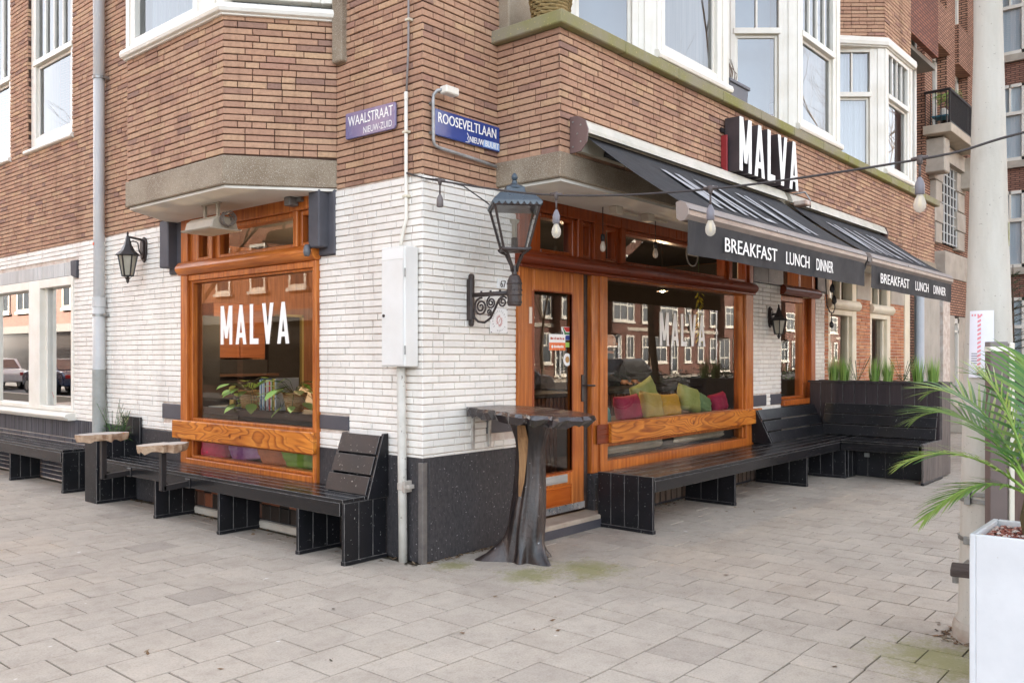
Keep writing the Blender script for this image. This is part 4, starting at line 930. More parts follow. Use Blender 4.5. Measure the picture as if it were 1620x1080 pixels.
def six_lantern(name, label, c, h, rtop, rbot, wall, arm_d, plate_z):
    """six-sided drop lantern held by an arm from a wall plate"""
    t = root(name, label, 'lantern', c, 'small black wall lanterns'); x, y, z = c; n = 6
    q = MB(); q.lathe([(rtop * 1.28, z + h * .50), (rtop * 1.30, z + h * .515), (rtop * .75, z + h * .62), (rtop * .42, z + h * .76), (rtop * .22, z + h * .92), (rtop * .16, z + h * .96)], (x, y, 0), n, R_(30)); q.build('roof', ROOFM if False else BLK, t)
    q = MB(); q.lathe([(rtop * .16, z + h * .95), (rtop * .1, z + h * 1.0), (rtop * .14, z + h * 1.03), (rtop * .05, z + h * 1.08)], (x, y, 0), 8); q.build('finial', BLK, t)
    q = MB()
    for k in range(n):
        a = R_(30) + k * math.pi / 3; d = Vector((math.cos(a), math.sin(a), 0)); q.beam(Vector((x, y, z)) + d * rbot, Vector((x, y, z + h * .50)) + d * rtop, rtop * .12, rtop * .12)
    q.lathe([(rbot * 1.1, z), (rbot * 1.15, z + h * .02), (rbot * 1.0, z + h * .03), (.01, z + h * .03), (.01, z - h * .02), (rbot * .7, z - h * .03)], (x, y, 0), n, R_(30)); q.lathe([(rbot * .6, z - h * .03), (rbot * .3, z - h * .08), (rbot * .35, z - h * .11), (rbot * .1, z - h * .16)], (x, y, 0), 8)
    q.build('cage', BLK, t)
    for k in range(n):
        p = MB(); frustum_pane(p, 0, rbot * .93, h * .49, rtop * .93, k, n, c, R_(30)); p.build('pane', plain('milky_glass', '#a9a494', .2, '#8f8a7c', 5, coat=.5), t, fixn=False)
    W_ = Vector(wall); d = (Vector((x, y, 0)) - Vector((W_.x, W_.y, 0))).normalized(); sx = Vector((-d.y, d.x, 0))
    q = MB(); pz = plate_z; poly = [(-.05, -.06), (-.028, -.12), (0, -.14), (.028, -.12), (.05, -.06), (.05, .06), (.028, .10), (0, .115), (-.028, .10), (-.05, .06)]
    q.prism([W_ + sx * a + Vector((0, 0, pz + b)) for a, b in poly], d * .02); q.prism([W_ + d * .02 + sx * a * .65 + Vector((0, 0, pz + b * .8)) for a, b in poly], d * .02); q.build('wall_plate', RUSTY, t, bevel=.003)
    az = arm_d; q = MB(); q.tube([W_ + d * .03 + Vector((0, 0, az - .015)), Vector((x, y, az)) ], .011, 8)
    q.tube([W_ + d * .03 + Vector((0, 0, pz - .08)), W_ + d * .06 + Vector((0, 0, pz - .03)), W_ + d * .075 + Vector((0, 0, az - .05)), W_ + d * .12 + Vector((0, 0, az - .035)), W_ + d * .15 + Vector((0, 0, az - .045))], .006, 6); q.build('arm', RUSTY, t, smooth=True)
    return t
six_lantern('wall_lantern', 'small black six-sided lantern on the white wall beside the downpipe', (-.175, 4.0, 2.22), .41, .088, .05, (0, 4.0, 0), 2.61, 2.51)
six_lantern('wall_lantern', 'small black lantern beneath the awning between the two shop windows', (5.687, -.118, 1.70), .33, .085, .05, (5.687, 0, 0), 1.95, 1.92)
# plaques
t = root('plaque', 'white square plaque with a red coffee bean emblem beneath the lantern bracket', 'plaque', (.787, -.01, 1.70))
MB().box(.689, .885, -.014, -.004, 1.612, 1.802).build('plate', LETW, t, bevel=.003)
q = MB(); txt = "BRANDMEESTERS"
def ring_text(q, s, a0, a1, r, h):
    for i, ch in enumerate(s):
        if ch == ' ': continue
        a = R_(a0 + (a1 - a0) * i / (len(s) - 1)); u = Vector((math.sin(a), 0, -math.cos(a))); v = Vector((math.cos(a), 0, math.sin(a)))
        vs, fs, w = text2d(ch, h); o = Vector((.787, -.0152, 1.707)) + v * r - u * (w / 2)
        q.add([o + u * x + v * y for x, y in vs], fs)
ring_text(q, "BRANDMEESTERS'", 215, 10, .069, .0125); q.build('lettering', BLK, t, fixn=False)
q = MB()
def ring_text2(q, s, a0, a1, r, h):
    for i, ch in enumerate(s):
        a = R_(a0 + (a1 - a0) * i / (len(s) - 1)); v = Vector((math.cos(a), 0, math.sin(a))); u = Vector((-math.sin(a), 0, math.cos(a)))
        vs, fs, w = text2d(ch, h); o = Vector((.787, -.0152, 1.707)) + v * r - u * (w / 2)
        q.add([o + u * x - v * y for x, y in vs], fs)
ring_text2(q, 'KOFFIE', 255, 325, .083, .0125); q.build('lettering', BLK, t, fixn=False)
q = MB()
for i in range(22):
    a = 2 * math.pi * i / 22
    if 5 < (i + 3) % 11 < 8: continue
    r0, r1 = .030, .046; q.beam((.787 + r0 * math.cos(a) * .85, -.0148, 1.707 + r0 * math.sin(a)), (.787 + r1 * math.cos(a) * .85, -.0148, 1.707 + r1 * math.sin(a)), .003, .001, (0, -1, 0))
pts = [(.787 + .028 * math.cos(2 * math.pi * i / 24) * .8, -.0148, 1.707 + .031 * math.sin(2 * math.pi * i / 24)) for i in range(25)]
for i in range(24): q.beam(pts[i], pts[i + 1], .003, .001, (0, -1, 0))
q.beam((.777, -.0148, 1.69), (.797, -.0148, 1.724), .0025, .001, (0, -1, 0)); q.build('emblem', plain('emblem_red', '#b23a36', .5), t)
q = MB()
for a in (.697, .877):
    for z in (1.62, 1.794): q.lathe([(.004, 0), (.003, .003)], (a, -.014, z), 8, axis=(0, -1, 0))
q.build('screw', BLK, t)
t = root('house_number', 'small white house number plate reading 67 beside the lantern', 'number plate', (.83, -.008, 1.99))
MB().box(.775, .878, -.012, -.003, 1.955, 2.03).build('plate', LETW, t, bevel=.002)
q = MB(); put_text(q, '67', .055, .062, (.80, -.0135, 1.965), (1, 0, 0), bold=.003); q.build('lettering', BLK, t, fixn=False)
# heater under the left oriel
t = root('patio_heater', 'beige patio heater with coiled cable hanging under the left oriel', 'heater', (-.33, 2.2, 2.55))
HC = plain('heater_beige', '#b4aa98', .45, '#a3998a', 5)
q = MB(); pr = [(-.46, 2.475), (-.44, 2.545), (-.40, 2.575), (-.27, 2.575), (-.23, 2.545), (-.21, 2.475)]
q.prism([(x, 1.97, z) for x, z in pr], (0, .42, 0)); q.build('housing', HC, t, bevel=.008)
q = MB(); q.prism([(-.485, 1.95, 2.478), (-.47, 1.95, 2.465), (-.20, 1.95, 2.465), (-.185, 1.95, 2.478)], (0, .46, 0)); q.build('reflector', HC, t, bevel=.003)
for y in (2.06, 2.26): MB().box(-.345, -.325, y, y + .03, 2.57, 2.70).build('hanger', HC, t)
q = MB(); q.box(-.35, -.32, 2.04, 2.31, 2.69, 2.70); q.build('mount_plate', HC, t)
q = MB(); q.tube([(-.34 + .055 * math.cos(i * .5) * (1 + .1 * math.sin(i)), 1.96 - .002 * i, 2.545 + .055 * math.sin(i * .5) * (1 + .1 * math.cos(i * 1.7))) for i in range(44)], .006, 6); q.build('cable_coil', plain('cable_brown', '#6a6058', .5), t, smooth=True)
# small sensor box by the transom
t = root('sensor_box', 'small grey sensor box at the top of the left shop window', 'sensor', (-.06, 1.42, 2.66))
q = MB(); q.box(-.12, -.03, 1.39, 1.47, 2.63, 2.70); q.build('body', plain('sensor_grey', '#6f6a66', .5), t, bevel=.008); q = MB(); q.box(-.06, -.03, 1.33, 1.40, 2.66, 2.69); q.build('plug', GALV, t)
t = root('spotlight', 'small grey spotlight at the end of the left shop transom', 'spotlight', (-.1, 1.16, 2.3))
q = MB(); q.lathe([(.02, 0), (.028, .03), (.024, .07), (.012, .09)], (-.115, 1.17, 2.21), 12); q.build('body', plain('spot_grey', '#5a5c60', .4), t, smooth=True); q = MB(); q.box(-.115, -.02, 1.16, 1.18, 2.285, 2.30); q.build('bracket', BLK, t)

# ---------------------------------------------------------------- letters over the awning
t = root('letter_sign', 'raised black and white letters reading MALVA over the awnings', 'sign', (4.0, -.6, 3.2))
side = plain('letter_side', '#3a3334', .45, '#463c3d', 6); 
for mb in malva((3.30, -.765, 3.165), (1, 0, 0), .50, 1.37, .145, (0, 1, 0)):
    mb.build('letter', side, t)
for mb in malva((3.30, -.766, 3.165), (1, 0, 0), .50, 1.37, .004, (0, -1, 0)): mb.build('letter_face', plain('letter_face_white', '#efeeea', .5), t)
q = MB(); q.box(3.23, 4.75, -.62, -.603, 3.155, 3.20); q.box(3.23, 4.75, -.62, -.603, 3.53, 3.57); q.build('rail', BLK, t)
q = MB(); q.box(3.25, 3.27, -.665, -.603, 3.16, 3.50); q.build('side_plate', plain('red_plate', '#8f2b2f', .4), t, bevel=.003)

# ---------------------------------------------------------------- awnings
AWN = plain('black_canvas', '#19191c', .75, '#222226', 5, .25, 150)
CASE = plain('awning_case', '#c7c0b2', .35, '#aba795', 3)
CAPB = plain('awning_cap_brown', '#6a5450', .45)
BULLM = plain('awning_bar', '#8d827a', .35, '#7b706a', 5, metal=.35)
def awning(x0, x1, yf, zf, label, capsL, capsR):
    t = root('awning', label, 'awning', ((x0 + x1) / 2, -.9, 2.7), 'black awnings over the terrace')
    cz = 3.04; q = MB()
    prof = [(-.603, 2.93), (-.603, 3.17), (-.66, 3.165), (-.72, 3.13), (-.75, 3.07), (-.755, 3.04), (-.735, 3.04), (-.70, 3.06), (-.66, 3.06), (-.65, 2.93)]
    q.prism([(x0, y, z) for y, z in prof], (x1 - x0, 0, 0)); q.build('cassette', CASE, t)
    for xx, on in ((x0 - .012, capsL), (x1, capsR)):
        if not on: continue
        q = MB(); q.prism([(xx, -.602, 2.905), (xx, -.602, 3.172), (xx, -.665, 3.172), (xx, -.74, 3.13), (xx, -.765, 3.06), (xx, -.755, 2.97), (xx, -.70, 2.91)], (.012, 0, 0)); q.build('end_cap', CAPB, t, bevel=.003)
        q = MB()
        for (y, z) in ((-.63, 2.95), (-.70, 2.98), (-.63, 3.13), (-.70, 3.10), (-.67, 3.04)): q.lathe([(.008, 0), (.006, .004)], (xx, y, z), 8, axis=(-1, 0, 0))
        q.build('screw', GALV, t)
    # sloping canvas
    P0, P1 = (-.68, 3.045), (yf + .02, zf - .0)
    q = MB(); K = 24
    for i in range(K):
        a, b = i / K, (i + 1) / K
        q.quad((x0 + .06, P0[0] + (P1[0] - P0[0]) * a, P0[1] + (P1[1] - P0[1]) * a - .02 * math.sin(math.pi * a)), (x1 - .02, P0[0] + (P1[0] - P0[0]) * a, P0[1] + (P1[1] - P0[1]) * a - .02 * math.sin(math.pi * a)),
               (x1 - .02, P0[0] + (P1[0] - P0[0]) * b, P0[1] + (P1[1] - P0[1]) * b - .02 * math.sin(math.pi * b)), (x0 + .06, P0[0] + (P1[0] - P0[0]) * b, P0[1] + (P1[1] - P0[1]) * b - .02 * math.sin(math.pi * b)))
    q.build('canvas', AWN, t, fixn=False, smooth=True)
    # MALVA printed large on the slope
    d = Vector((0, P0[0] - P1[0], P0[1] - P1[1])); L = d.length; d.normalize(); nz = Vector((0, -d.z, d.y)); nz = nz if nz.z > 0 else -nz
    xc = (x0 + x1) / 2; adv = 0
    for i, chh in enumerate('MALVA'):
        for pl in BIGL[chh]:
            q = MB(); o = Vector((xc - .98 + i * .42, P1[0], P1[1])) + d * (L * .12) + nz * .012
            vv = []
            for a, b in pl:
                s_ = .12 + b * .62; sag = -.02 * math.sin(math.pi * (1 - s_)); vv.append(Vector((xc - .98 + i * .42 + a * .85, P1[0], P1[1])) + d * (L * s_) + nz * (.012 + sag))
            q.add(vv, [tuple(range(len(vv)))]); q.build('print', plain('canvas_print', '#a4a5a7', .7), t, fixn=False)
    # front bar (rounded) and hanging valance
    q = MB(); prof = [(yf + .04, zf - .11), (yf + .01, zf - .13), (yf - .025, zf - .125), (yf - .048, zf - .09), (yf - .05, zf - .05), (yf - .03, zf - .012), (yf + .01, zf + .008), (yf + .045, zf)]
    q.prism([(x0 + .03, y, z) for y, z in prof], (x1 - x0 - .03, 0, 0)); q.build('front_bar', BULLM, t, smooth=False, bevel=.004)
    q = MB(); q.beam((x0 + .028, yf - .054, zf - .055), (x1 + .002, yf - .054, zf - .055), .006, .006); q.build('bar_groove', BLK, t)
    q = MB(); q.prism([(x0 + .018, y * 1.0, z) for y, z in prof], (.012, 0, 0)); q.build('bar_cap', plain('bar_cap', '#8c7f77', .4), t, bevel=.002)
    q = MB(); K = 60; vz = (zf - .12, zf - .345)
    for i in range(K):
        def W_(f): return yf - .03 + .008 * math.sin(f * (x1 - x0) * 7) + .012 * math.exp(-((f * (x1 - x0) - .12) / .12) ** 2) + .01 * math.exp(-(((1 - f) * (x1 - x0) - .1) / .1) ** 2)
        a, b = i / K, (i + 1) / K; xa = x0 + .05 + (x1 - x0 - .07) * a; xb = x0 + .05 + (x1 - x0 - .07) * b
        q.quad((xa, yf - .03, vz[0]), (xb, yf - .03, vz[0]), (xb, W_(b), vz[1]), (xa, W_(a), vz[1]))
    q.build('valance', AWN, t, fixn=False, smooth=True)
    q = MB(); Lx = x1 - x0; h = .105; zz = vz[0] - .165; f0 = .16
    for s_, a, b in (('BREAKFAST', .155, .405), ('LUNCH', .455, .59), ('DINNER', .635, .745)) if capsL else (('BREAKFAST', .09, .40), ('LUNCH', .475, .64), ('DINNER', .71, .88)):
        put_text(q, s_, h, (b - a) * Lx, (x0 + a * Lx, yf - .047, zz), (1, 0, 0), bold=.004)
    q.build('lettering', LETW, t, fixn=False)
    # folding arms under the canvas
    q = MB()
    for s_ in (1, -1):
        xs = x0 + .35 if s_ > 0 else x1 - .35
        q.tube([(xs, -.66, 2.96), (xs + s_ * .75, -1.02, 2.76), (xs + s_ * .12, yf + .03, zf - .09)], .022, 8)
    q.build('arm', BLK, t, smooth=True)
    return t
awning(.905, 4.43, -1.5, 2.46, 'nearer black awning with white lettering above the door and big window', True, False)
awning(4.56, 7.66, -1.5, 2.46, 'farther black awning with white lettering above the corner bench', False, True)
q = MB(); q.tube([(4.44, -1.5, 2.44), (4.5, -1.53, 2.40), (4.5, -1.5, 2.3), (4.47, -1.48, 2.24)], .012, 8); q.box(4.45, 4.54, -1.55, -1.45, 2.36, 2.40); q.lathe([(.02, 0), (.028, .03), (.022, .07), (.01, .09)], (4.47, -1.48, 2.14), 10)
tag(q.build('hanging_bulb_holder', BLK), 'black dangling lamp holder in the gap between the two awnings', 'lamp holder')
q = MB(); pts = [(3.85, -.85, 2.33)]
q = MB(); q.tube([(5.35, -.8, 2.62), (5.33, -.81, 2.3), (5.34, -.82, 2.0), (5.40, -.83, 1.93), (5.47, -.84, 1.92), (5.53, -.84, 1.98), (5.53, -.83, 2.1), (5.50, -.82, 2.3), (5.49, -.81, 2.6)], .006, 6); q.tube([(5.44, -.835, 1.925), (5.44, -.835, 1.82)], .005, 6)
q.lathe([(.006, .0), (.022, -.02), (.026, -.05), (.012, -.075)], (5.44, -.835, 1.83), 10); q.lathe([(.01, .0), (.024, -.03), (.03, -.07), (.012, -.10)], (5.50, -.82, 2.25), 10); q.lathe([(.01, .0), (.024, -.03), (.03, -.07), (.012, -.10)], (5.53, -.83, 2.12), 10)
tag(q.build('looped_lamp_cable', BLK, smooth=True), 'loop of black cable with lamp holders hanging beneath the first awning', 'cable')
t = root('awning_lamp', 'small white lamp on a curved arm at the awning cassette', 'lamp', (4.6, -.8, 3.0))
q = MB(); q.tube([(4.55, -.76, 3.12), (4.62, -.86, 3.14), (4.66, -.90, 3.06), (4.66, -.90, 2.98)], .008, 8); q.build('arm', GALV, t, smooth=True)
q = MB(); q.box(4.50, 4.63, -.92, -.78, 2.99, 3.04); q.build('head', plain('lamp_head_rust', '#cbbfb2', .5, '#8c5a40', 8), t, bevel=.01)
# junction boxes and cables below the soffit
for (x, y, lab) in ((1.95, -.30, 'white junction box on the soffit right of the first transom panes'), (2.45, -.30, 'pale junction box farther along the soffit towards the awning')):
    t = root('junction_box', lab, 'junction box', (x, y, 2.66), 'boxes fixed beneath the soffit'); q = MB(); q.box(x - .05, x + .05, y - .04, y + .04, 2.63, 2.70); q.build('body', plain('box_beige', '#c9bfae', .5), t, bevel=.006)
    q = MB(); q.tube([(x + .05, y, 2.665), (x + .35, y + .02, 2.668)], .011, 8); q.build('cable', plain('cable_beige', '#bdb39f', .5), t)
t = root('fan_ring', 'round wire ring on a rod beneath the soffit left of the awning', 'ring', (3.1, -.35, 2.4))
q = MB(); q.tube([(3.15 + .11 * math.cos(2 * math.pi * i / 28), -.36, 2.40 + .11 * math.sin(2 * math.pi * i / 28)) for i in range(29)], .007, 6); q.build('ring', plain('ring_grey', '#8d857c', .5), t, smooth=True)
q = MB(); q.tube([(3.15, -.36, 2.70), (3.15, -.36, 2.40)], .01, 6); q.beam((3.05, -.36, 2.40), (3.25, -.36, 2.40), .015, .03); q.build('rod', plain('rod_beige', '#a89c86', .5), t)
for i, (x, z) in enumerate(((1.90, 2.44), (2.75, 2.46))):
    t = root('pendant_bulb', ('bare filament bulb hanging before the narrow transom pane', 'bare filament bulb hanging before the wide transom pane')[i], 'bulb', (x, -.2, z), 'bare bulbs under the soffit')
    q = MB(); q.tube([(x, -.2, 2.70), (x, -.2, z + .03)], .004, 6); q.lathe([(.018, .03), (.02, .0), (.016, -.03)], (x, -.2, z), 10); q.build('socket', BLK, t, smooth=True)
    q = MB(); q.lathe([(.012, -.03), (.022, -.06), (.026, -.085), (.02, -.11), (.005, -.12)], (x, -.2, z), 12); q.build('bulb', plain('pearl_glass', '#d6c7b4', .1, coat=1), t, smooth=True)

# ---------------------------------------------------------------- festoon lights
def festoon():
    t = root('festoon_lights', 'string of light bulbs on a black cable from the corner to the mast', 'string lights', (0, 0, 2.4))
    key = [(-.03, .13, 2.72), (.058, -.112, 2.645), (.183, -1.027, 2.452), (.361, -2.003, 2.394), (.552, -3.072, 2.437), (.62, -3.416, 2.496), (.66, -3.9, 2.60), (.75, -5.5, 3.05)]
    pts = []
    for i in range(len(key) - 1):
        p0 = Vector(key[max(i - 1, 0)]); p1 = Vector(key[i]); p2 = Vector(key[i + 1]); p3 = Vector(key[min(i + 2, len(key) - 1)])
        for k in range(8):
            s = k / 8; pts.append(.5 * ((2 * p1) + (p2 - p0) * s + (2 * p0 - 5 * p1 + 4 * p2 - p3) * s * s + (3 * p1 - p0 - 3 * p2 + p3) * s ** 3))
    pts.append(Vector(key[-1]))
    q = MB(); q.tube(pts, .0065, 8); q.build('cable', plain('cable_dark', '#3a3433', .55), t, smooth=True)
    q = MB(); q.tube([(-.03, .12, 2.715), (.0, -.02, 2.668), (.05, -.10, 2.655), (.2, -.2, 2.62), (.40, -.235, 2.53), (.46, -.24, 2.50)], .005, 6); q.build('lantern_cable', plain('cable_dark', '#3a3433', .55), t, smooth=True)
    for i, k in enumerate((1, 2, 3, 4)):
        x, y, z = key[k]; s = 1
        q = MB(); q.lathe([(.012, .02), (.016, 0), (.012, -.02), (.008, -.03)], (x, y, z), 10); dd = (Vector(key[k + 1]) - Vector(key[k - 1])).normalized(); q.tube([Vector((x, y, z + .004)) - dd * .04, Vector((x, y, z + .006)), Vector((x, y, z + .004)) + dd * .04], .0105, 8)
        drop = .10
        q.tube([(x, y, z - .02), (x, y, z - drop)], .006, 8); q.build('drop', plain('fitting_brown', '#4d4340', .5), t, smooth=True)
        q = MB(); q.lathe([(.007, 0), (.018, -.022), (.023, -.04), (.0235, -.085), (.019, -.09)], (x, y, z - drop + .01), 14); q.build('socket', plain('socket_grey', '#77747a', .4) if i else plain('socket_brown', '#6b6462', .45), t, smooth=True)
        if i:
            q = MB(); q.lathe([(.015, 0), (.017, -.012), (.027, -.035), (.031, -.055), (.028, -.075), (.018, -.09), (.004, -.096)], (x, y, z - drop - .075), 18); q.build('bulb', BULBG, t, smooth=True)
            q = MB(); q.lathe([(.004, .0), (.008, -.015), (.007, -.04), (.011, -.055), (.003, -.062)], (x, y, z - drop - .08), 8); q.build('filament', plain('filament_gold', '#e2c98c', .4), t, smooth=True)
festoon()
# ---------------------------------------------------------------- benches
def bpart(name, x0, x1, y0, y1, z0, z1, t, mat=BLACKP, bev=.003):
    return MB().box(x0, x1, y0, y1, z0, z1).build(name, mat, t, bevel=bev, worn=WORN)
def support(t, y0, x0, x1, z1, th=.03, nb=3, along='x'):
    """upright of vertical boards with a skirting strip"""
    w = (x1 - x0) / nb
    for i in range(nb):
        a, b = x0 + i * w + .002, x0 + (i + 1) * w - .002
        if along == 'x': bpart('board', a, b, y0, y0 + th, .012, z1, t)
        else: bpart('board', y0, y0 + th, a, b, .012, z1, t)
    if along == 'x': bpart('foot_strip', x0, x1, y0 - .008, y0 + th + .008, 0, .03, t)
    else: bpart('foot_strip', y0 - .008, y0 + th + .008, x0, x1, 0, .03, t)
# near left bench
t = root('bench', 'long black wooden bench under the left shop window with backrest at its right end', 'bench', (-.2, 2.3, 0), 'black wooden benches')
for i in range(4):
    x1 = -.02 - i * .0965; bpart('seat_board', x1 - .0925, x1, .368, 4.10, .43, .455, t, BLACKBY)
bpart('front_rail', -.402, -.38, .40, 4.10, .335, .428, t, BLACKBY)
for y0 in (.355, .88, 1.95, 3.0): support(t, y0, -.40, -.02, .428 if y0 > .4 else .429)
for i, (xa, za, xb, zb) in enumerate(((-.205, .462, -.165, .585), (-.160, .60, -.118, .725), (-.113, .74, -.07, .872))):
    q = MB(); a = .368 + .0; b = .83 - .02 * i; th = .022
    q.prism([(xa, a, za), (xb, a, zb), (xb + th, a, zb - .006), (xa + th, a, za - .006)], (0, b - a, 0)); q.build('backrest_board', BLACKP, t, bevel=.003, worn=WORN)
q = MB(); q.prism([(-.20, .345, .43), (-.055, .345, .885), (-.008, .345, .885), (-.008, .345, .43)], (0, .022, 0)); q.build('side_panel', BLACKP, t, bevel=.003, worn=WORN)
q = MB(); q.prism([(-.20, .80, .45), (-.05, .80, .87), (-.008, .80, .87), (-.008, .80, .45)], (0, .022, 0)); q.build('side_panel', BLACKP, t, bevel=.003, worn=WORN)
# far left bench
t = root('bench', 'black wooden bench beneath the white framed window at far left', 'bench', (-.18, 6.5, 0), 'black wooden benches')
for i in range(3):
    x1 = -.02 - i * .112; bpart('seat_board', x1 - .107, x1, 5.10, 9.4, .43, .455, t, BLACKBY)
bpart('front_rail', -.355, -.333, 5.13, 9.4, .32, .428, t, BLACKBY)
for y0 in (5.09, 6.55, 8.0): support(t, y0, -.35, -.02, .428, nb=2 if y0 < 5.2 else 3)
# right bench, corner bench
t = root('bench', 'long black wooden bench before the right shop window running into the corner seat', 'bench', (4, -.4, 0), 'black wooden benches')
for i in range(4):
    y1 = -.155 - i * .137; bpart('seat_board', 1.915, 6.80, y1 - .131, y1, .43, .455, t, BLACKB)
bpart('front_rail', 1.915, 6.10, -.703, -.68, .335, .428, t, BLACKB)
w = .135
for i in range(4): bpart('end_board', 1.882, 1.912, -.70 + i * w + .002, -.70 + (i + 1) * w - .002, .03, .462, t)
bpart('foot_strip', 1.874, 1.92, -.705, -.155, 0, .03, t)
for x0, y0 in ((3.55, -.60), (5.18, -.66)): support(t, x0, y0, -.06, .428, nb=3, along='y')
for i, (ya, za, yb, zb) in enumerate(((-.275, .462, -.225, .575), (-.22, .59, -.17, .70), (-.165, .715, -.11, .828))):
    q = MB(); a = 5.17 - .02 * i; b = 6.80
    q.prism([(a, ya, za), (a, yb, zb), (a, yb + .024, zb - .006), (a, ya + .024, za - .006)], (b - a, 0, 0)); q.build('backrest_board', BLACKP, t, bevel=.003, worn=WORN)
q = MB(); q.prism([(5.15, -.27, .455), (5.12, -.09, .83), (5.12, -.03, .83), (5.15, -.03, .455)], (.02, 0, 0)); q.build('side_panel', BLACKP, t, bevel=.003, worn=WORN)
t = root('corner_bench', 'black wooden corner seat with high back against the plant trough', 'bench', (6.5, -1.2, 0), 'black wooden benches')
for i in range(4):
    x0 = 6.085 + i * .165; bpart('seat_board', x0, x0 + .16, -1.585, -.71, .432, .457, t, BLACKBY)
bpart('front_rail', 6.09, 6.11, -1.56, -.71, .34, .43, t, BLACKBY)
for i, (xa, za, xb, zb) in enumerate(((6.70, .464, 6.735, .585), (6.74, .60, 6.775, .715), (6.78, .73, 6.81, .848))):
    q = MB(); q.prism([(xa, -1.58, za), (xb, -1.58, zb), (xb + .024, -1.58, zb), (xa + .024, -1.58, za)], (0, 1.33, 0)); q.build('backrest_board', BLACKP, t, bevel=.003, worn=WORN)
GREYW = wood('worn_grey_board', '#4b4644', '#6a625e', 'z', .6)
for i in range(5): bpart('side_board', 6.10 + i * .15 + .002, 6.10 + (i + 1) * .15 - .002, -1.615, -1.59, .03, .455, t, GREYW)
bpart('foot_strip', 6.09, 6.86, -1.622, -1.585, 0, .03, t)
for i in range(4): bpart('front_board', 6.42, 6.445, -.71 - (i + 1) * .2 + .002, -.71 - i * .2 - .002, 0.01, .33, t)
support(t, 6.12, -.75, -.16, .428, nb=4, along='y')
for i in range(2): bpart('front_board', 6.15 + i * .135, 6.28 + i * .135, -.775, -.752, .01, .43, t)
MB().box(6.405, 6.418, -.93, -.87, .24, .29).build('socket_box', GALV, t)
# trough with grasses behind it
t = root('plant_trough', 'tall black plank trough of grasses behind the corner bench', 'planter', (7.05, -.8, 0))
PLW = wood('dark_brown_board', '#2c2527', '#41373a', 'z', .5, wear=None)
for i in range(11): bpart('board', 6.84, 6.865, -1.60 + i * .1418 + .002, -1.60 + (i + 1) * .1418 - .002, .02, 1.105, t, PLW)
for i in range(3): bpart('end_board', 6.866 + i * .13, 6.866 + (i + 1) * .13 - .004, -1.612, -1.588, .02, 1.13, t, GREYW)
bpart('top_rail', 6.82, 6.90, -1.63, -.02, 1.107, 1.13, t, PLW); bpart('top_rail', 7.20, 7.27, -1.63, -.02, 1.107, 1.13, t, PLW); bpart('back_board', 7.23, 7.255, -1.60, -.04, .02, 1.105, t, PLW)
SOIL = plain('potting_soil', '#3b2f27', .95, '#2a221d', 20, .5, 60)
MB().box(6.87, 7.225, -1.585, -.05, 1.02, 1.06).build('soil', SOIL, t)
def leafmat(name, a, b, rough=.5, trans=.25):
    if name in MATS: return MATS[name]
    m, tt, bs = nodes(name); r = rndval(tt); col = ramp(tt, r, [(0, lin(a)), (1, lin(b))]); tt.links.new(col, bs.inputs['Base Color']); bs.inputs['Roughness'].default_value = rough
    out = tt.nodes['Material Output']; tl = N(tt, 'ShaderNodeBsdfTranslucent'); tt.links.new(col, tl.inputs[0]); mx = N(tt, 'ShaderNodeMixShader'); mx.inputs[0].default_value = trans
    tt.links.new(bs.outputs[0], mx.inputs[1]); tt.links.new(tl.outputs[0], mx.inputs[2]); tt.links.new(mx.outputs[0], out.inputs[0]); MATS[name] = m; return m
def leafmesh(name, quads, mat, parent, smooth=False, kind=None):
    """quads: list of (verts list of >=3, rnd)"""
    vs = []; fs = []; rv = []
    off = OFF[parent.name]
    for strip, r in quads:
        n = len(vs); vs += [tuple(Vector(v) - off) for v in strip[0]]; fs += [tuple(n + i for i in f) for f in strip[1]]; rv += [r] * len(strip[1])
    me = bpy.data.meshes.new(name); me.from_pydata(vs, [], fs); rndattr(me, rv); return link(name, me, mat, parent, smooth, kind=kind)
def blade(base, d, length, width, droop, rr, seg=4, up=Vector((0, 0, 1))):
    d = Vector(d).normalized(); s = d.cross(Vector((0, 0, 1))); s = s.normalized() if s.length > .01 else Vector((1, 0, 0)); p = Vector(base); vs = []; 
    for i in range(seg + 1):
        f = i / seg; w = width * (1 - f ** 1.7) * (.6 + .4 * math.sin(math.pi * min(f * 1.4, 1))); vs += [p - s * w / 2, p + s * w / 2]
        d = (d + Vector((0, 0, -droop / seg))).normalized(); p = p + d * (length / seg)
    return (vs, [(2 * i, 2 * i + 1, 2 * i + 3, 2 * i + 2) for i in range(seg)])
GRASSM = leafmat('fresh_grass', '#6a9440', '#a9c46a'); SHRUBM = leafmat('shrub_leaf', '#2f4f28', '#557a3a'); FLOWM = leafmat('white_flower', '#e9e4c8', '#d9cfa0'); PURPM = leafmat('purple_flower', '#8a5f86', '#a884a0')
rr = random.Random(21)
for i, y in enumerate((-.27, -.405, -.785, -.945, -1.305, -1.47)):
    t = root('grass_tuft', ('green grass tuft first in the trough next to the white brick wall', 'green grass tuft just left of the leafy shrub with purple stalks', 'green grass tuft just right of the shrub with purple stalks', 'green grass tuft just left of the shrub with pale flowers', 'green grass tuft just right of the shrub with pale flowers', 'green grass tuft at the outer end of the trough')[i], 'grass', (7.05, y, 1.06), 'grass tufts in the trough')
    L = []
    for k in range(150):
        a = rr.uniform(0, 6.28); r0 = rr.uniform(0, .05); b = (7.05 + r0 * math.cos(a), y + r0 * math.sin(a), 1.05)
        sp = rr.uniform(.02, .24); L.append((blade(b, (math.cos(a) * sp, math.sin(a) * sp, 1), rr.uniform(.24, .44), .011, rr.uniform(0, .35), rr), rr.random()))
    leafmesh('blades', L, GRASSM, t)
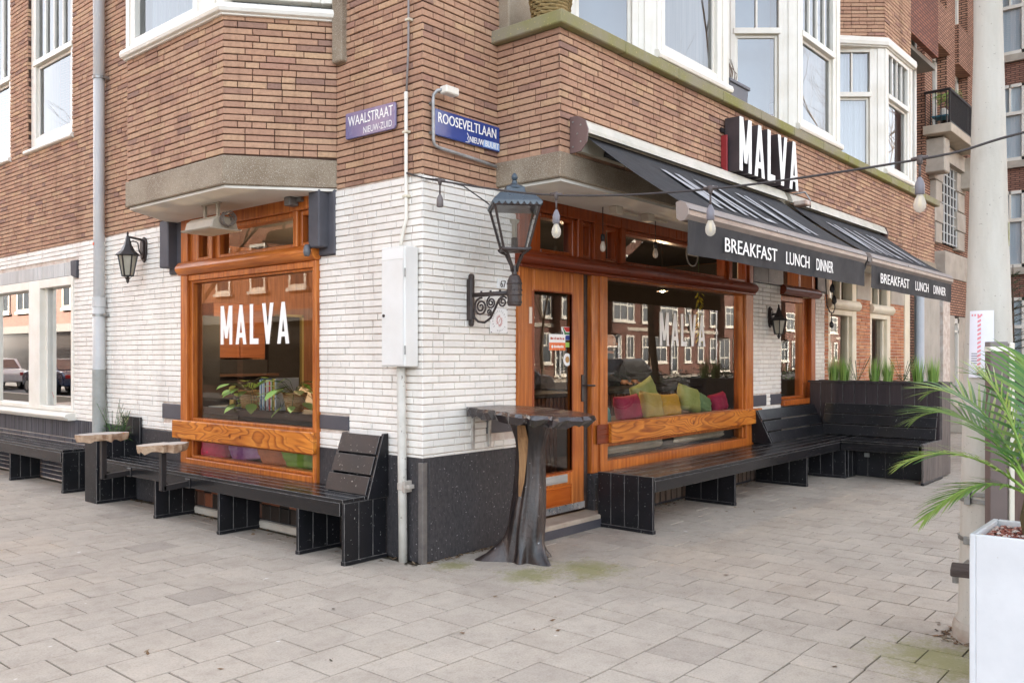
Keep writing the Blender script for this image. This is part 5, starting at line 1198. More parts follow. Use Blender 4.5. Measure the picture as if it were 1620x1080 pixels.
def shrub(c, lab, flow, rr, n=110, r=.10, h=.16, stalks=9, sh=.33, loc=None):
    t = root('flowering_shrub', lab, 'plant', c, None); L = []
    for k in range(n):
        a = rr.uniform(0, 6.28); q = rr.random() ** .5 * r; z = rr.uniform(.0, h); b = (c[0] + q * math.cos(a), c[1] + q * math.sin(a), c[2] + z)
        L.append((blade(b, (math.cos(a), math.sin(a), rr.uniform(-.1, .8)), rr.uniform(.03, .06), .026, .5, rr, 2), rr.random()))
    leafmesh('leaves', L, SHRUBM, t); S = MB(); F = []
    for k in range(stalks):
        a = rr.uniform(0, 6.28); l = rr.uniform(.5, 1) * sh; p0 = Vector(c) + Vector((.02 * math.cos(a), .02 * math.sin(a), h * .5)); p1 = p0 + Vector((.45 * l * math.cos(a) * rr.random(), .5 * l * math.sin(a), l)); S.tube([p0, p1], .0022, 4)
        for m in range(12):
            s = rr.uniform(.4, 1); p = p0.lerp(p1, s); aa = rr.uniform(0, 6.28); F.append((blade(p, (math.cos(aa), math.sin(aa), .6), .022, .014, .2, rr, 1), rr.random()))
    S.build('stalks', SHRUBM, t, fixn=False); leafmesh('flowers', F, flow, t); return t
shrub((7.05, -.57, 1.06), 'low dark leafy shrub with thin purple stalks in the trough', PURPM, rr)
shrub((7.05, -1.12, 1.06), 'low dark leafy shrub with pale yellow flowers in the trough', FLOWM, rr, stalks=12)

# left plant box and the two stone slab tables
t = root('plant_box', 'black plank plant box at the left end of the near bench', 'planter', (-.2, 4.25, 0))
bpart('corner_post', -.402, -.37, 4.17, 4.43, .0, .655, t)
for i in range(3): bpart('board', -.37 + i * .121 + .002, -.37 + (i + 1) * .121 - .002, 4.172, 4.198, .02, .655, t); bpart('board', -.37 + i * .121 + .002, -.37 + (i + 1) * .121 - .002, 4.405, 4.428, .02, .655, t)
bpart('foot_strip', -.405, -.01, 4.162, 4.17, 0, .03, t); bpart('back_board', -.03, -.008, 4.05, 4.20, .40, .83, t); bpart('back_board', -.03, -.008, 4.203, 4.43, .40, .83, t)
MB().box(-.368, -.032, 4.2, 4.403, .56, .60).build('soil', SOIL, t)
rr = random.Random(33)
shrub((-.17, 4.33, .60), 'purple flowering plant on the left side of the small plant box', PURPM, rr, 90, .10, .14, 12, .36)
shrub((-.13, 4.22, .60), 'white flowering plant on the right side of the small plant box', FLOWM, rr, 110, .10, .16, 12, .30)
SLST = plain('sandstone_top', '#c9c0b6', .8, '#b3a9a0', 7, .4, 60); SLED = plain('sandstone_edge', '#b79f86', .9, '#8f6f55', 22, 1.0, 34)
def slabtable(y, lab, seed, top, ax, out):
    rr = random.Random(seed); t = root('slab_table', lab, 'side table', (-.62, y, 0), 'stone slabs on steel arms'); n = 26
    q = MB(); a = []; b = []; 
    for k in range(n):
        an = 2 * math.pi * k / n; r = 1 + rr.uniform(-.09, .09) - (.12 if k in (7, 8, 19) else 0); cx_, cy_ = ax; px = cx_ + .20 * r * math.cos(an) * (1 + .15 * math.cos(2 * an)); py = cy_ + .13 * r * math.sin(an)
        a.append((px, py, top + rr.uniform(-.003, .002))); s = rr.uniform(.88, .99); b.append((cx_ + (px - cx_) * s, cy_ + (py - cy_) * s, top - .045 - rr.uniform(0, .03)))
    q.add(a, [tuple(range(n))]); q2 = MB(); m_ = [tuple((Vector(p) + Vector(w)) / 2 + Vector((rr.uniform(-.008, .008), rr.uniform(-.008, .008), 0))) for p, w in zip(a, b)]
    q.build('top_face', SLST, t, fixn=False)
    q2.add(a + m_ + b, [(i, i + n, (i + 1) % n + n, (i + 1) % n) for i in range(n)] + [(i + n, i + 2 * n, (i + 1) % n + 2 * n, (i + 1) % n + n) for i in range(n)] + [tuple(range(2 * n, 3 * n))]); q2.build('slab', SLED, t)
    q = MB(); q.beam((-.40, y, .37), (out, y, .352), .045, .045); q.beam((out, y, .335), (out, y, top - .05), .045, .045); q.box(out - .05, out + .12, y - .03, y + .03, top - .055, top - .045); q.box(-.41, -.402, y - .04, y + .04, .33, .41); q.build('steel_arm', BLK, t, bevel=.003)
slabtable(3.485, 'rough sandstone slab on a steel arm beside the small plant box', 3, .745, (-.645, 3.485), -.64)
slabtable(2.43, 'rough sandstone slab on a steel arm left of the plank window', 9, .72, (-.62, 2.43), -.625)

# ---------------------------------------------------------------- tree stump table
t = root('stump_table', 'high table of dark live-edge plank on a twisted tree trunk', 'table', (.55, -.45, 0))
STM = plain('blackened_trunk', '#151112', .36, '#43352f', 13, 1.0, 40, spots='#8d8b8e', spotscale=26, spotth=.73, stretch=(1, 1, .25), coat=.2)
rr = random.Random(2); K = 72; rings = []
roots = [(2.27, .23, .02), (4.6, .13, .02), (5.94, .11, .03), (.9, .07, .05), (3.5, .04, .0)]      # azimuth, length, width
zs = [0, .012, .03, .05, .075, .10, .13, .165, .20, .24, .28, .33, .38, .44, .50, .56, .62, .68, .74, .80, .86, .91, .96, 1.0, 1.03]
for z in zs:
    f = z / 1.03; c = Vector((.555 + .03 * math.sin(f * 3) + .045 * f, -.46 - .02 * f, z)); base = .105 + .012 * math.sin(f * 7) + (.045 * max(0, f - .8) / .2)
    vs = []
    for k in range(K):
        a = 2 * math.pi * k / K; r = base * (1 + .08 * math.sin(3 * a + 2.5 * f) + .07 * math.sin(5 * a - 3 * f) + .045 * math.sin(9 * a + 4 * f + 1.5 * math.sin(8 * f)) + .03 * math.sin(14 * a - 6 * f))
        for (ra, rl, rw) in roots:
            dd = (a - ra + math.pi) % (2 * math.pi) - math.pi
            r += rl * math.exp(-(dd / (.30 + rw)) ** 2) * math.exp(-(z / (.075 + .12 * rl)) ** 1.2) + .02 * math.exp(-(dd / .3) ** 2) * (1 - f)
        vs.append(c + Vector((r * math.cos(a), r * math.sin(a), (rr.uniform(-.004, .004) if z > 0 else 0))))
    rings.append(vs)
q = MB(); n = len(rings); q.add([v for r in rings for v in r], [(i * K + k, i * K + (k + 1) % K, (i + 1) * K + (k + 1) % K, (i + 1) * K + k) for i in range(n - 1) for k in range(K)] + [tuple((n - 1) * K + k for k in range(K))])
q.build('trunk', STM, t, smooth=True)
# bare split in the bark
q = MB(); sp = []
for z, w in ((.46, .012), (.56, .03), (.66, .035), (.76, .045), (.86, .05), (.96, .03)):
    f = z / 1.03; c = Vector((.555 + .03 * math.sin(f * 3) + .045 * f, -.46 - .02 * f, z)); a = 3.15 + .25 * f
    for s in (-1, 1): sp.append(c + Vector((math.cos(a + s * w * 6), math.sin(a + s * w * 6), 0)) * (.128 + .010 * (s * 0 + 1) + .01 * math.sin(f * 7) + .045 * max(0, f - .8) / .2))
q.add(sp, [(2 * i, 2 * i + 1, 2 * i + 3, 2 * i + 2) for i in range(5)]); q.build('bare_wood', wood('split_wood', '#6d4c30', '#a8845c', 'z', .7), t, fixn=False)
q = MB(); poly = [(.43, -.012), (.62, -.012), (.80, -.02), (.83, -.12), (.80, -.32), (.72, -.55), (.60, -.80), (.50, -1.0), (.36, -1.17), (.26, -1.26), (.14, -1.245), (.03, -1.16), (.06, -1.05), (.02, -.96), (.09, -.85), (.07, -.74), (.16, -.66), (.19, -.52), (.27, -.42), (.30, -.26), (.38, -.18), (.39, -.08)]
pp = []
for i in range(len(poly)):
    a, b = Vector(poly[i]), Vector(poly[(i + 1) % len(poly)])
    for k in range(3): p = a.lerp(b, k / 3); pp.append(p + (Vector((rr.uniform(-.012, .012), rr.uniform(-.012, .012))) if (i > 1) else Vector((0, 0))))
n = len(pp); cc = Vector((.42, -.6)); up = [(p.x, p.y, 1.068) for p in pp]; mid = [((p + (p - cc) * rr.uniform(0, .05)).x, (p + (p - cc) * rr.uniform(0, .05)).y if p.y < -.05 else p.y, 1.045 + rr.uniform(-.008, .006)) for p in pp]; lo_ = [(p.x + (cc.x - p.x) * rr.uniform(.02, .12), p.y + (cc.y - p.y) * rr.uniform(.02, .12) if p.y < -.05 else p.y, 1.005 + rr.uniform(-.018, .012)) for p in pp]
q.add(up + mid + lo_, [(i, i + n, (i + 1) % n + n, (i + 1) % n) for i in range(n)] + [(i + n, i + 2 * n, (i + 1) % n + 2 * n, (i + 1) % n + n) for i in range(n)] + [tuple(range(2 * n, 3 * n))])
q.build('live_edge', plain('live_edge_black', '#1f1a1b', .22, '#3a2f2e', 12, .6, 30, coat=.6, spots='#8b8a8e', spotscale=40, spotth=.72), t)
MB().add([(x, y, z + .0005) for x, y, z in up], [tuple(range(n))]).build('table_top', wood('dark_polished_top', '#382823', '#5d4338', 'y', .22, .6), t, fixn=False)
for x in (.50, .68): q = MB(); q.box(x - .014, x + .014, -.018, -.003, .76, 1.0); q.box(x - .014, x + .014, -.22, -.018, .985, 1.0); q.build('wall_bracket', plain('bracket_grey', '#b9b4ad', .5, '#8f8378', 20), t, bevel=.002)

# ---------------------------------------------------------------- lamp mast, poster, planter, palm, screen
t = root('concrete_mast', 'tall tapering pale concrete mast behind the white planter', 'mast', (.76, -3.30, 0))
MAST = plain('mast_concrete', '#c4c0b6', .85, '#b3aea2', 5, .5, 60, spots='#98938a', spotscale=75, spotth=.70, stretch=(1.5, 1.5, .3))
mx, my = .789, -3.335
prof = [(.150, 0), (.150, .10), (.138, .125), (.134, .3), (.128, .62), (.116, 1.25), (.090, 2.09), (.062, 3.25), (.052, 5), (.045, 7.5)]
q = MB(); q.lathe(prof, (mx, my, 0), 40); q.build('shaft', MAST, t, smooth=True)
MB().lathe([(.165, 0), (.165, .06), (.155, .09)], (mx, my, 0), 32).build('base_collar', plain('mast_base', '#b9b3a8', .85, '#8a6b52', 3, .3), t)
for z, r in ((.50, .133), (.70, .129), (.735, .129)): q = MB(); q.lathe([(r, z), (r + .006, z), (r + .006, z + .02), (r, z + .02)], (mx, my, 0), 32); d = Vector((-.86, .5, 0)); p = Vector((mx, my, z + .01)) + d * (r + .01); q.beam(p - Vector((0, 0, .018)), p + Vector((0, 0, .018)), .03, .03, (1, 0, 0)); q.build('clamp', GALV, t, bevel=.002)
q = MB(); d = Vector((-.45, .89, 0)).normalized(); s = Vector((-d.y, d.x, 0)); q.box(0, 0, 0, 0, 0, 0); q = MB(); q.add([Vector((mx, my, 1.98)) + d * .095 + s * .01, Vector((mx, my, 1.98)) + d * .094 - s * .05, Vector((mx, my, 2.10)) + d * .0915 - s * .05, Vector((mx, my, 2.10)) + d * .092 + s * .01], [(0, 1, 2, 3)])
a0 = math.atan2(-.99, -.15); q = MB(); K = 6
for i in range(K):
    for j in range(2):
        b0 = a0 + (i / K) * .9; b1 = a0 + ((i + 1) / K) * .9; z0, z1 = (1.99, 2.05) if j == 0 else (2.05, 2.11)
        rr_ = .0935; q.quad((mx + rr_ * math.cos(b0), my + rr_ * math.sin(b0), z0), (mx + rr_ * math.cos(b1), my + rr_ * math.sin(b1), z0), (mx + rr_ * math.cos(b1), my + rr_ * math.sin(b1), z1), (mx + rr_ * math.cos(b0), my + rr_ * math.sin(b0), z1))
q.build('old_sticker', plain('torn_sticker', '#8f8a3a', .7, '#c9c6b0', 30), t, fixn=False)
# poster on the mast
t = root('poster', 'white paper poster with a red and white striped edge taped to the mast', 'poster', (.6, -3.23, 1.5))
def curved(q, a0, a1, z0, z1, r, K=8, lean=0, taper=0):
    for i in range(K):
        b0 = a0 + (a1 - a0) * i / K; b1 = a0 + (a1 - a0) * (i + 1) / K
        def P(b, z): return (mx + (r - taper * (z - 1.2)) * math.cos(b), my + (r - taper * (z - 1.2)) * math.sin(b), z + lean * (b - a0))
        q.quad(P(b0, z0), P(b1, z0), P(b1, z1), P(b0, z1))
A0, A1 = 2.55, 3.55
q = MB(); curved(q, A0, A1, 1.33, 1.665, .126, 10, 0, .024); q.build('sheet', plain('poster_paper', '#e6e5ea', .6, '#dcdce4', 4), t, fixn=False)
q = MB()
for i in range(14):
    z0 = 1.345 + i * .0215; curved(q, 2.92, 3.06, z0, z0 + .012, .1268, 2, .06, .024)
for i in range(4): curved(q, A0 + .1 + i * .13, A0 + .17 + i * .13, 1.638, 1.648, .1268, 2, .0, .024)
q.build('striped_edge', plain('stripe_pink', '#df8f96', .7), t, fixn=False)
q = MB()
for i in range(5): curved(q, A0 + .12, A0 + .12 + (.34 if i % 2 else .25), 1.40 + i * .012, 1.404 + i * .012, .1268, 3, 0, .024)
curved(q, A0 + .42, A0 + .60, 1.345, 1.365, .1268, 3, .05, .024); q.build('print', plain('print_grey', '#6f7080', .6), t, fixn=False)
# plank fixed to the mast
t = root('plank_shelf', 'dark weathered plank clamped low on the mast', 'shelf', (.3, -3.5, .43))
q = MB(); q.prism([(.19, -3.30, .428), (.345, -3.27, .428), (.46, -3.95, .428), (.29, -3.95, .428)], (0, 0, .034)); q.build('plank', wood('weathered_plank', '#3d3532', '#5a504b', 'y', .7), t, bevel=.004)
q = MB(); q.beam((.29, -3.30, .415), (.62, -3.29, .415), .03, .02); q.lathe([(.014, 0), (.014, .05)], (.285, -3.30, .38), 10); q.build('bracket', GALV, t)
# white planter with palm
t = root('white_planter', 'tall square white planter box holding the palm', 'planter', (-.22, -3.71, 0))
px0, px1, py0, py1, pz = -.425, -.015, -3.925, -3.515, .75
q = MB(); th = .022
q.box(px0, px1, py1 - th, py1, 0, pz); q.box(px0, px1, py0, py0 + th, 0, pz); q.box(px0, px0 + th, py0 + th, py1 - th, 0, pz); q.box(px1 - th, px1, py0 + th, py1 - th, 0, pz)
q.build('box', plain('planter_white', '#d3d5d7', .5, '#c9cbcd', 5, .08, 120, spots='#b5b2ac', spotscale=38, spotth=.74), t, bevel=.004)
MB().box(px0 + th, px1 - th, py0 + th, py1 - th, .60, .712).build('soil', SOIL, t)
rr = random.Random(6); PE = []
def pebble(c, r, rr):
    vs = []; 
    for (x, y, z) in ((1, 0, 0), (-1, 0, 0), (0, 1, 0), (0, -1, 0), (0, 0, 1), (0, 0, -1), (.6, .6, .5), (-.6, .6, .5), (.6, -.6, .5), (-.6, -.6, .5)): vs.append(Vector(c) + Vector((x, y, z * .7)) * r * rr.uniform(.75, 1.15))
    return (vs, [(4, 0, 6), (4, 6, 2), (4, 2, 7), (4, 7, 1), (4, 1, 9), (4, 9, 3), (4, 3, 8), (4, 8, 0), (0, 2, 6), (2, 1, 7), (1, 3, 9), (3, 0, 8), (0, 5, 2), (2, 5, 1), (1, 5, 3), (3, 5, 0)])
for k in range(900): PE.append((pebble((rr.uniform(px0 + .03, px1 - .03), rr.uniform(py0 + .03, py1 - .03), rr.uniform(.712, .732)), rr.uniform(.007, .012), rr), rr.random()))
PEB = brickmat('lava_pebbles', [(0, lin('#7a3f36')), (.4, lin('#9a5a4c')), (.7, lin('#b98a7c')), (.9, lin('#d9d0cb')), (1, lin('#5a3a36'))], .7, .3, .3)
leafmesh('pebbles', PE, PEB, t, kind='stuff')
t = root('palm', 'green feather palm with arching fronds growing in the white planter', 'palm', (-.22, -3.71, .72))
PALM = leafmat('palm_leaf', '#457536', '#a3b356', .45, .3); RACH = plain('palm_rib', '#8fae4a', .5, '#6f9440', 8)
MB().tube([(-.22, -3.71, .70), (-.225, -3.70, .80), (-.22, -3.705, .92)], [.045, .05, .03], 12).build('trunk', plain('palm_trunk', '#6b5a3c', .9, '#4c4630', 20, .6, 60), t, smooth=True)
FR = [((-.46, -3.37, .80), 1.02), ((-.40, -3.27, 1.00), 1.13), ((-.15, -3.25, 1.17), 1.30), ((-.11, -3.29, 1.28), 1.36), ((-.22, -3.50, 1.36), 1.34), ((-.02, -3.66, 1.42), 1.40),
    ((.10, -3.95, 1.2), 1.4), ((-.12, -4.2, 1.05), 1.3)]
rr = random.Random(12)
for tip, hz in FR:
    b = Vector((-.22, -3.70, .88)); tp = Vector(tip); midp = b.lerp(tp, .5); midp.z = hz; pts = []
    for i in range(25):
        s = i / 24; pts.append(b * (1 - s) ** 2 + midp * 2 * s * (1 - s) + tp * s ** 2)
    q = MB(); q.tube(pts, [.007 * (1 - .8 * i / 24) for i in range(25)], 6); rb = q.build('frond', RACH, t, smooth=True); L = []; base_r = rr.random() * .5
    LN_ = sum((pts[i + 1] - pts[i]).length for i in range(24))
    for k in range(25):
        s = .14 + .86 * k / 24; f = s * 24; i = min(int(f), 23); p = pts[i].lerp(pts[i + 1], f - i); d = (pts[i + 1] - pts[i]).normalized(); sd_ = d.cross(Vector((0, 0, 1))).normalized(); nrm = sd_.cross(d)
        ll = (.22 * math.sin(math.pi * (.12 + .80 * s)) ** .8 + .03) * min(1, LN_ / .6)
        for sg in (-1, 1):
            dd = (d * (.55 + .6 * s) + sd_ * sg * (1.0 - .35 * s) + nrm * (.22 + rr.uniform(-.08, .1))).normalized(); w = .0145 * (1 - .3 * s)
            side_ = dd.cross(nrm).normalized(); vs = []; pc = p.copy()
            for m in range(4):
                g_ = m / 3; ww = w * (1, 1.15, .8, .02)[m] * .5; vs += [pc - side_ * ww, pc + side_ * ww]; dd = (dd + Vector((0, 0, -.10 - .08 * rr.random()))).normalized(); pc = pc + dd * ll / 3
            L.append(((vs, [(2 * m, 2 * m + 1, 2 * m + 3, 2 * m + 2) for m in range(3)]), min(.99, base_r + rr.random() * .45)))
    leafmesh('leaflets', L, PALM, rb)
# terrace screen behind the planter
t = root('terrace_screen', 'brown terrace screen with a glass upper panel behind the palm', 'screen', (.45, -3.6, 0))
BRW = wood('brown_screen_board', '#5c4a44', '#74605a', 'z', .6)
dS = Vector((.055, -.066, 0)).normalized(); oS = Vector((.385, -3.425, 0)); nS = Vector((-dS.y, dS.x, 0))
def SB(q, a0, a1, z0, z1, d0, d1):
    P = lambda a, z, d: oS + dS * a + nS * d + Vector((0, 0, z)); q.add([P(a0, z0, d0), P(a1, z0, d0), P(a1, z0, d1), P(a0, z0, d1), P(a0, z1, d0), P(a1, z1, d0), P(a1, z1, d1), P(a0, z1, d1)], [(0, 3, 2, 1), (4, 5, 6, 7), (0, 1, 5, 4), (1, 2, 6, 5), (2, 3, 7, 6), (3, 0, 4, 7)])
q = MB(); SB(q, 0, .082, 0, 1.46, 0, .05); q.build('post', plain('screen_post', '#6d5f5b', .5, '#655854', 5), t, bevel=.003)
q = MB(); SB(q, 0, .082, 1.482, 1.505, 0, .05); q.build('post_cap', plain('screen_cap', '#77706e', .5), t, bevel=.002)
q = MB(); SB(q, -.001, .083, 1.46, 1.482, -.001, .051); q.build('white_stripe', WHITE, t)
q = MB(); SB(q, .088, .112, .0, 1.50, -.004, .054); q.build('white_post', plain('screen_white', '#d9d3c4', .5), t, bevel=.003)
for i in range(8): q = MB(); SB(q, .116 + i * .085, .116 + i * .085 + .081, .05, .92, .01, .035); q.build('board', BRW, t, bevel=.003)
q = MB(); SB(q, .116, .8, .92, .96, .0, .045); SB(q, .116, .8, 1.40, 1.435, .0, .045); q.build('rail', plain('screen_rail', '#59504d', .5), t, bevel=.003)
q = MB(); SB(q, .116, .8, .96, 1.40, .02, .026); q.build('glass_panel', glass('screen_glass', (.72, .86, .86), 1.6), t)
# ---------------------------------------------------------------- inside the cafe
def room():
    q = MB(); q.box(.16, 13.5, .18, 11.5, .0, .12); q.build('cafe_floor', plain('cafe_floor', '#4a3a30', .4, '#5a483c', 2), B)
    q = MB(); q.box(.12, 7.3, 5.6, 5.7, .1, 2.8); q.box(7.3, 7.4, .2, 5.7, .1, 2.8); q.box(.12, .14, .2, 1.1, 0, 2.8); q.box(.13, .15, 3.3, 5.2, 0, 2.8); q.box(.13, 5.2, 5.2, 5.3, .1, 2.8)
    q.build('inside_wall', INBROWN, B)
    DW = plain('dark_wallpaper', '#2f2926', .8, '#3a322d', 2); q = MB(); q.box(5.3, 7.28, 5.5, 5.58, .12, 2.78); q.box(7.2, 7.28, .2, 5.5, .12, 2.78); q.build('dark_inner_wall', DW, B)
room()
# display bench behind the left window, lower recess with cushions
t = root('display_shelf', 'rough dark wooden display shelf inside the left shop window', 'shelf', (.3, 2.1, 0))
MB().box(.115, .50, 1.22, 3.10, .905, .965).build('shelf_top', wood('rough_shelf', '#3a2e29', '#55463d', 'y', .7), t, bevel=.005)
MB().box(.48, .52, 1.22, 3.10, .12, .905).build('back_panel', plain('black_panel_in', '#1d1b1a', .6), t); MB().box(.115, .48, 1.22, 3.10, .47, .505).build('lower_shelf', plain('black_panel_in', '#1d1b1a', .6), t)
def cushion(name, lab, c, w, h, th, rot, mat, parent=None, seed=0, grp='cushions behind the shop windows'):
    """a filled square cushion with pinched corners"""
    t = bpy.data.objects.new(name, None); n = 12; vs = []; fs = []; rr = random.Random(seed)
    for side in (1, -1):
        for i in range(n + 1):
            for j in range(n + 1):
                u, v = 2 * i / n - 1, 2 * j / n - 1; e = max(0, (1 - u ** 4) * (1 - v ** 4)) ** .5
                k = 1 - .10 * (1 - abs(u)) * (abs(v) > .98) - .10 * (1 - abs(v)) * (abs(u) > .98)
                vs.append((u * w / 2 * (1 - .07 * (1 - v * v) * abs(u)), side * (th / 2 * e + .004 * math.sin(9 * u + seed) * e + .004 * math.sin(11 * v + 2 * seed) * e), v * h / 2 * (1 - .07 * (1 - u * u) * abs(v))))
    m = (n + 1) ** 2
    for s_ in (0, 1):
        for i in range(n):
            for j in range(n):
                a = s_ * m + i * (n + 1) + j; f = (a, a + n + 1, a + n + 2, a + 1); fs.append(f if s_ else tuple(reversed(f)))
    me = bpy.data.meshes.new(name); me.from_pydata(vs, [], fs); bm = bmesh.new(); bm.from_mesh(me); bmesh.ops.remove_doubles(bm, verts=bm.verts, dist=.0008); bmesh.ops.recalc_face_normals(bm, faces=bm.faces); bm.to_mesh(me); bm.free()
    o = link(name, me, mat, None, True); o.location = c; o.rotation_euler = rot; bpy.data.objects.remove(t); return tag(o, lab, 'cushion', grp)
VEL = lambda n, a, b: plain(n, a, .75, b, 5, .3, 120)
for i, (y, z, w, h, col, col2, lab, rx, ry) in enumerate(((2.88, .585, .46, .30, '#e23a62', '#c22c50', 'crimson cushion at the left end of the lower window', 0, .15), (2.40, .575, .50, .20, '#a85a9a', '#c79ac0', 'purple patterned cushion with pale edge in the lower window', .5, -.35), (1.98, .570, .44, .22, '#dc8456', '#b96842', 'rust orange corduroy cushion in the lower window', .3, -.5), (1.62, .575, .50, .24, '#97b84a', '#7a9a3a', 'olive green velvet cushion at the right end of the lower window', .3, -.55))):
    cushion('cushion', lab, (.135 + .012 * i, y, z + .03), w, h, .15, (ry * .8, rx * .3, R_(90)), VEL('velvet_left%d' % i, col, col2), seed=i)
def basket_plant(c, lab, leaves, seed, s=1.0):
    rr = random.Random(seed); t = root('potted_plant', lab, 'plant', c, 'trailing plants in wicker baskets'); q = MB(); K = 28
    for lv in range(9):
        z = c[2] + .012 + lv * .0165 * s; r = (.058 + .0035 * lv) * s
        q.tube([(c[0] + (r + .004 * (1 if (k + lv) % 2 else -1)) * math.cos(2 * math.pi * k / K), c[1] + (r + .004 * (1 if (k + lv) % 2 else -1)) * math.sin(2 * math.pi * k / K), z) for k in range(K + 1)], .0075 * s, 5, False)
    q.lathe([(.052 * s, c[2]), (.08 * s, c[2] + .14 * s)], (c[0], c[1], 0), 20); q.build('basket', plain('wicker', '#d9b27c', .7, '#c0955c', 30, .3, 90), t, smooth=True)
    L = []; S = MB()
    for k in range(leaves):
        a = rr.uniform(0, 6.28); st = Vector((c[0], c[1], c[2] + .13 * s)); ln = rr.uniform(.06, .20) * s; tip = st + Vector((math.cos(a) * ln, math.sin(a) * ln * 1.3, rr.uniform(-.10, .13) * s)); S.tube([st, (st + tip) / 2 + Vector((0, 0, .05)), tip], .0022, 4)
        d = Vector((math.cos(a), math.sin(a), rr.uniform(-.6, .3))).normalized(); sd_ = d.cross(Vector((0, 0, 1))).normalized(); w = rr.uniform(.03, .05) * s; l = w * 2.3
        prof = [(0, .1), (.15, .8), (.4, 1), (.7, .7), (1, 0)]; vs = []
        for f, g_ in prof: p = tip + d * l * f + Vector((0, 0, -.03 * f * f)); vs += [p - sd_ * w * g_, p + Vector((0, 0, -.006)), p + sd_ * w * g_]
        L.append(((vs, [(3 * i + j, 3 * i + j + 1, 3 * i + j + 4, 3 * i + j + 3) for i in range(4) for j in range(2)]), rr.random()))
    S.build('stems', SHRUBM, t, fixn=False); leafmesh('leaves', L, leafmat('pothos_leaf', '#86b24a', '#cfe08c', .35), t, smooth=True)
basket_plant((.25, 2.53, .966), 'trailing green plant in a wicker basket left of the books', 28, 1, 1.1); basket_plant((.22, 1.80, .966), 'trailing green plant in a wicker basket right of the books', 28, 2, 1.1)
t = root('book_row', 'row of pale magazines and books in a wire holder on the shelf', 'books', (.28, 2.1, .966)); rr = random.Random(9); y = 2.30
for k, hx in enumerate(('#d7e2ea', '#3f77a8', '#e9e7e2', '#b8d0dc', '#7a4a44', '#ede9e0', '#c9ced2', '#d8584a', '#e3e6e8', '#8a9a3c', '#e8c24a', '#dfe5ea', '#f0eee8')):
    w = rr.uniform(.014, .03); h = rr.uniform(.255, .28); MB().box(.20, .41, y - w + .001, y, .966, .966 + h).build('book', plain('book' + hx, hx, .5), t, bevel=.001); y -= w
q = MB(); q.box(.19, .42, y - .006, y, .966, 1.25); q.build('book', plain('book_front', '#c4ced6', .5, '#a9b8c4', 3), t)
q = MB()
for k in range(6): q.tube([(.185, 2.31 - k * .06 + .055 * math.cos(a * .5), 1.03 + .055 * math.sin(a * .5)) for a in range(14)], .0022, 4)
q.build('wire_holder', BLK, t)
t = root('reed_diffuser', 'small dark bottle with a golden label on the display shelf', 'bottle', (.22, 2.80, .966))
q = MB(); q.lathe([(.032, .966), (.032, 1.03), (.014, 1.04), (.014, 1.07)], (.26, 2.80, 0), 12); q.build('bottle', BLK, t); MB().box(.20, .225, 2.72, 2.785, .966, 1.04).build('gold_card', plain('gold_card', '#c7a45a', .4), t)
tag(MB().box(.14, .34, 2.62, 3.05, .966, .974).build('newspaper', plain('newsprint', '#a9b4ba', .8, '#8d979c', 20)), 'folded newspaper lying at the left end of the display shelf', 'newspaper')
# furniture seen deeper inside through the left window
t = root('wall_cabinet', 'orange brown wall cabinet with black shelves below inside the cafe', 'cabinet', (3, 5, 0))
[MB().box(xa, xa + .345, 4.85, 5.18, 1.42, 2.07).build('door', wood('cabinet_orange', '#7a4424', '#9a5c32', 'x', .45), t, bevel=.006) for xa in (1.24, 1.59)]; MB().box(1.24, 2.0, 4.9, 5.18, .6, 1.40).build('niche', DARKIN, t)
for z in (.95, 1.2): MB().box(1.24, 2.1, 4.8, 5.18, z, z + .03).build('shelf', wood('shelf_dark', '#3b2a20', '#54392a', 'x', .5), t)
t = root('inner_door', 'black inner door with a pale frame edge inside the cafe', 'door', (2.4, 5.1, 0)); MB().box(2.15, 2.62, 5.1, 5.18, .1, 1.95).build('leaf', DARKIN, t); q = MB(); q.box(2.62, 2.65, 5.05, 5.2, .1, 1.98); q.box(2.3, 2.65, 5.05, 5.19, 1.95, 1.98); q.build('frame', plain('door_edge', '#9a8a5a', .5), t)
tag(MB().box(.52, .76, 3.9, 4.3, .1, 1.86).build('fridge', plain('fridge_black', '#171718', .4)), 'tall black cabinet at the left inside the window', 'cabinet')
t = root('chair', 'wooden chair with a rounded back seen through the left window', 'chair', (2.1, 4.2, .12))
CW = wood('chair_wood', '#6a4428', '#9a6a40', 'z', .4); MB().box(1.88, 2.3, 4.0, 4.4, .55, .585).build('seat', CW, t, bevel=.01)
for a in (1.9, 2.25):
    for b in (4.03, 4.34): MB().box(a, a + .03, b, b + .03, .12, .55).build('leg', CW, t)
q = MB(); q.prism([(1.88, 4.36, .85), (1.93, 4.36, 1.03), (2.09, 4.36, 1.08), (2.25, 4.36, 1.03), (2.3, 4.36, .85)], (0, .03, 0)); q.build('backrest', plain('chair_back', '#d9cdbb', .5), t, bevel=.008)
GLOW = emit('warm_bulb', (1, .68, .34), 45)
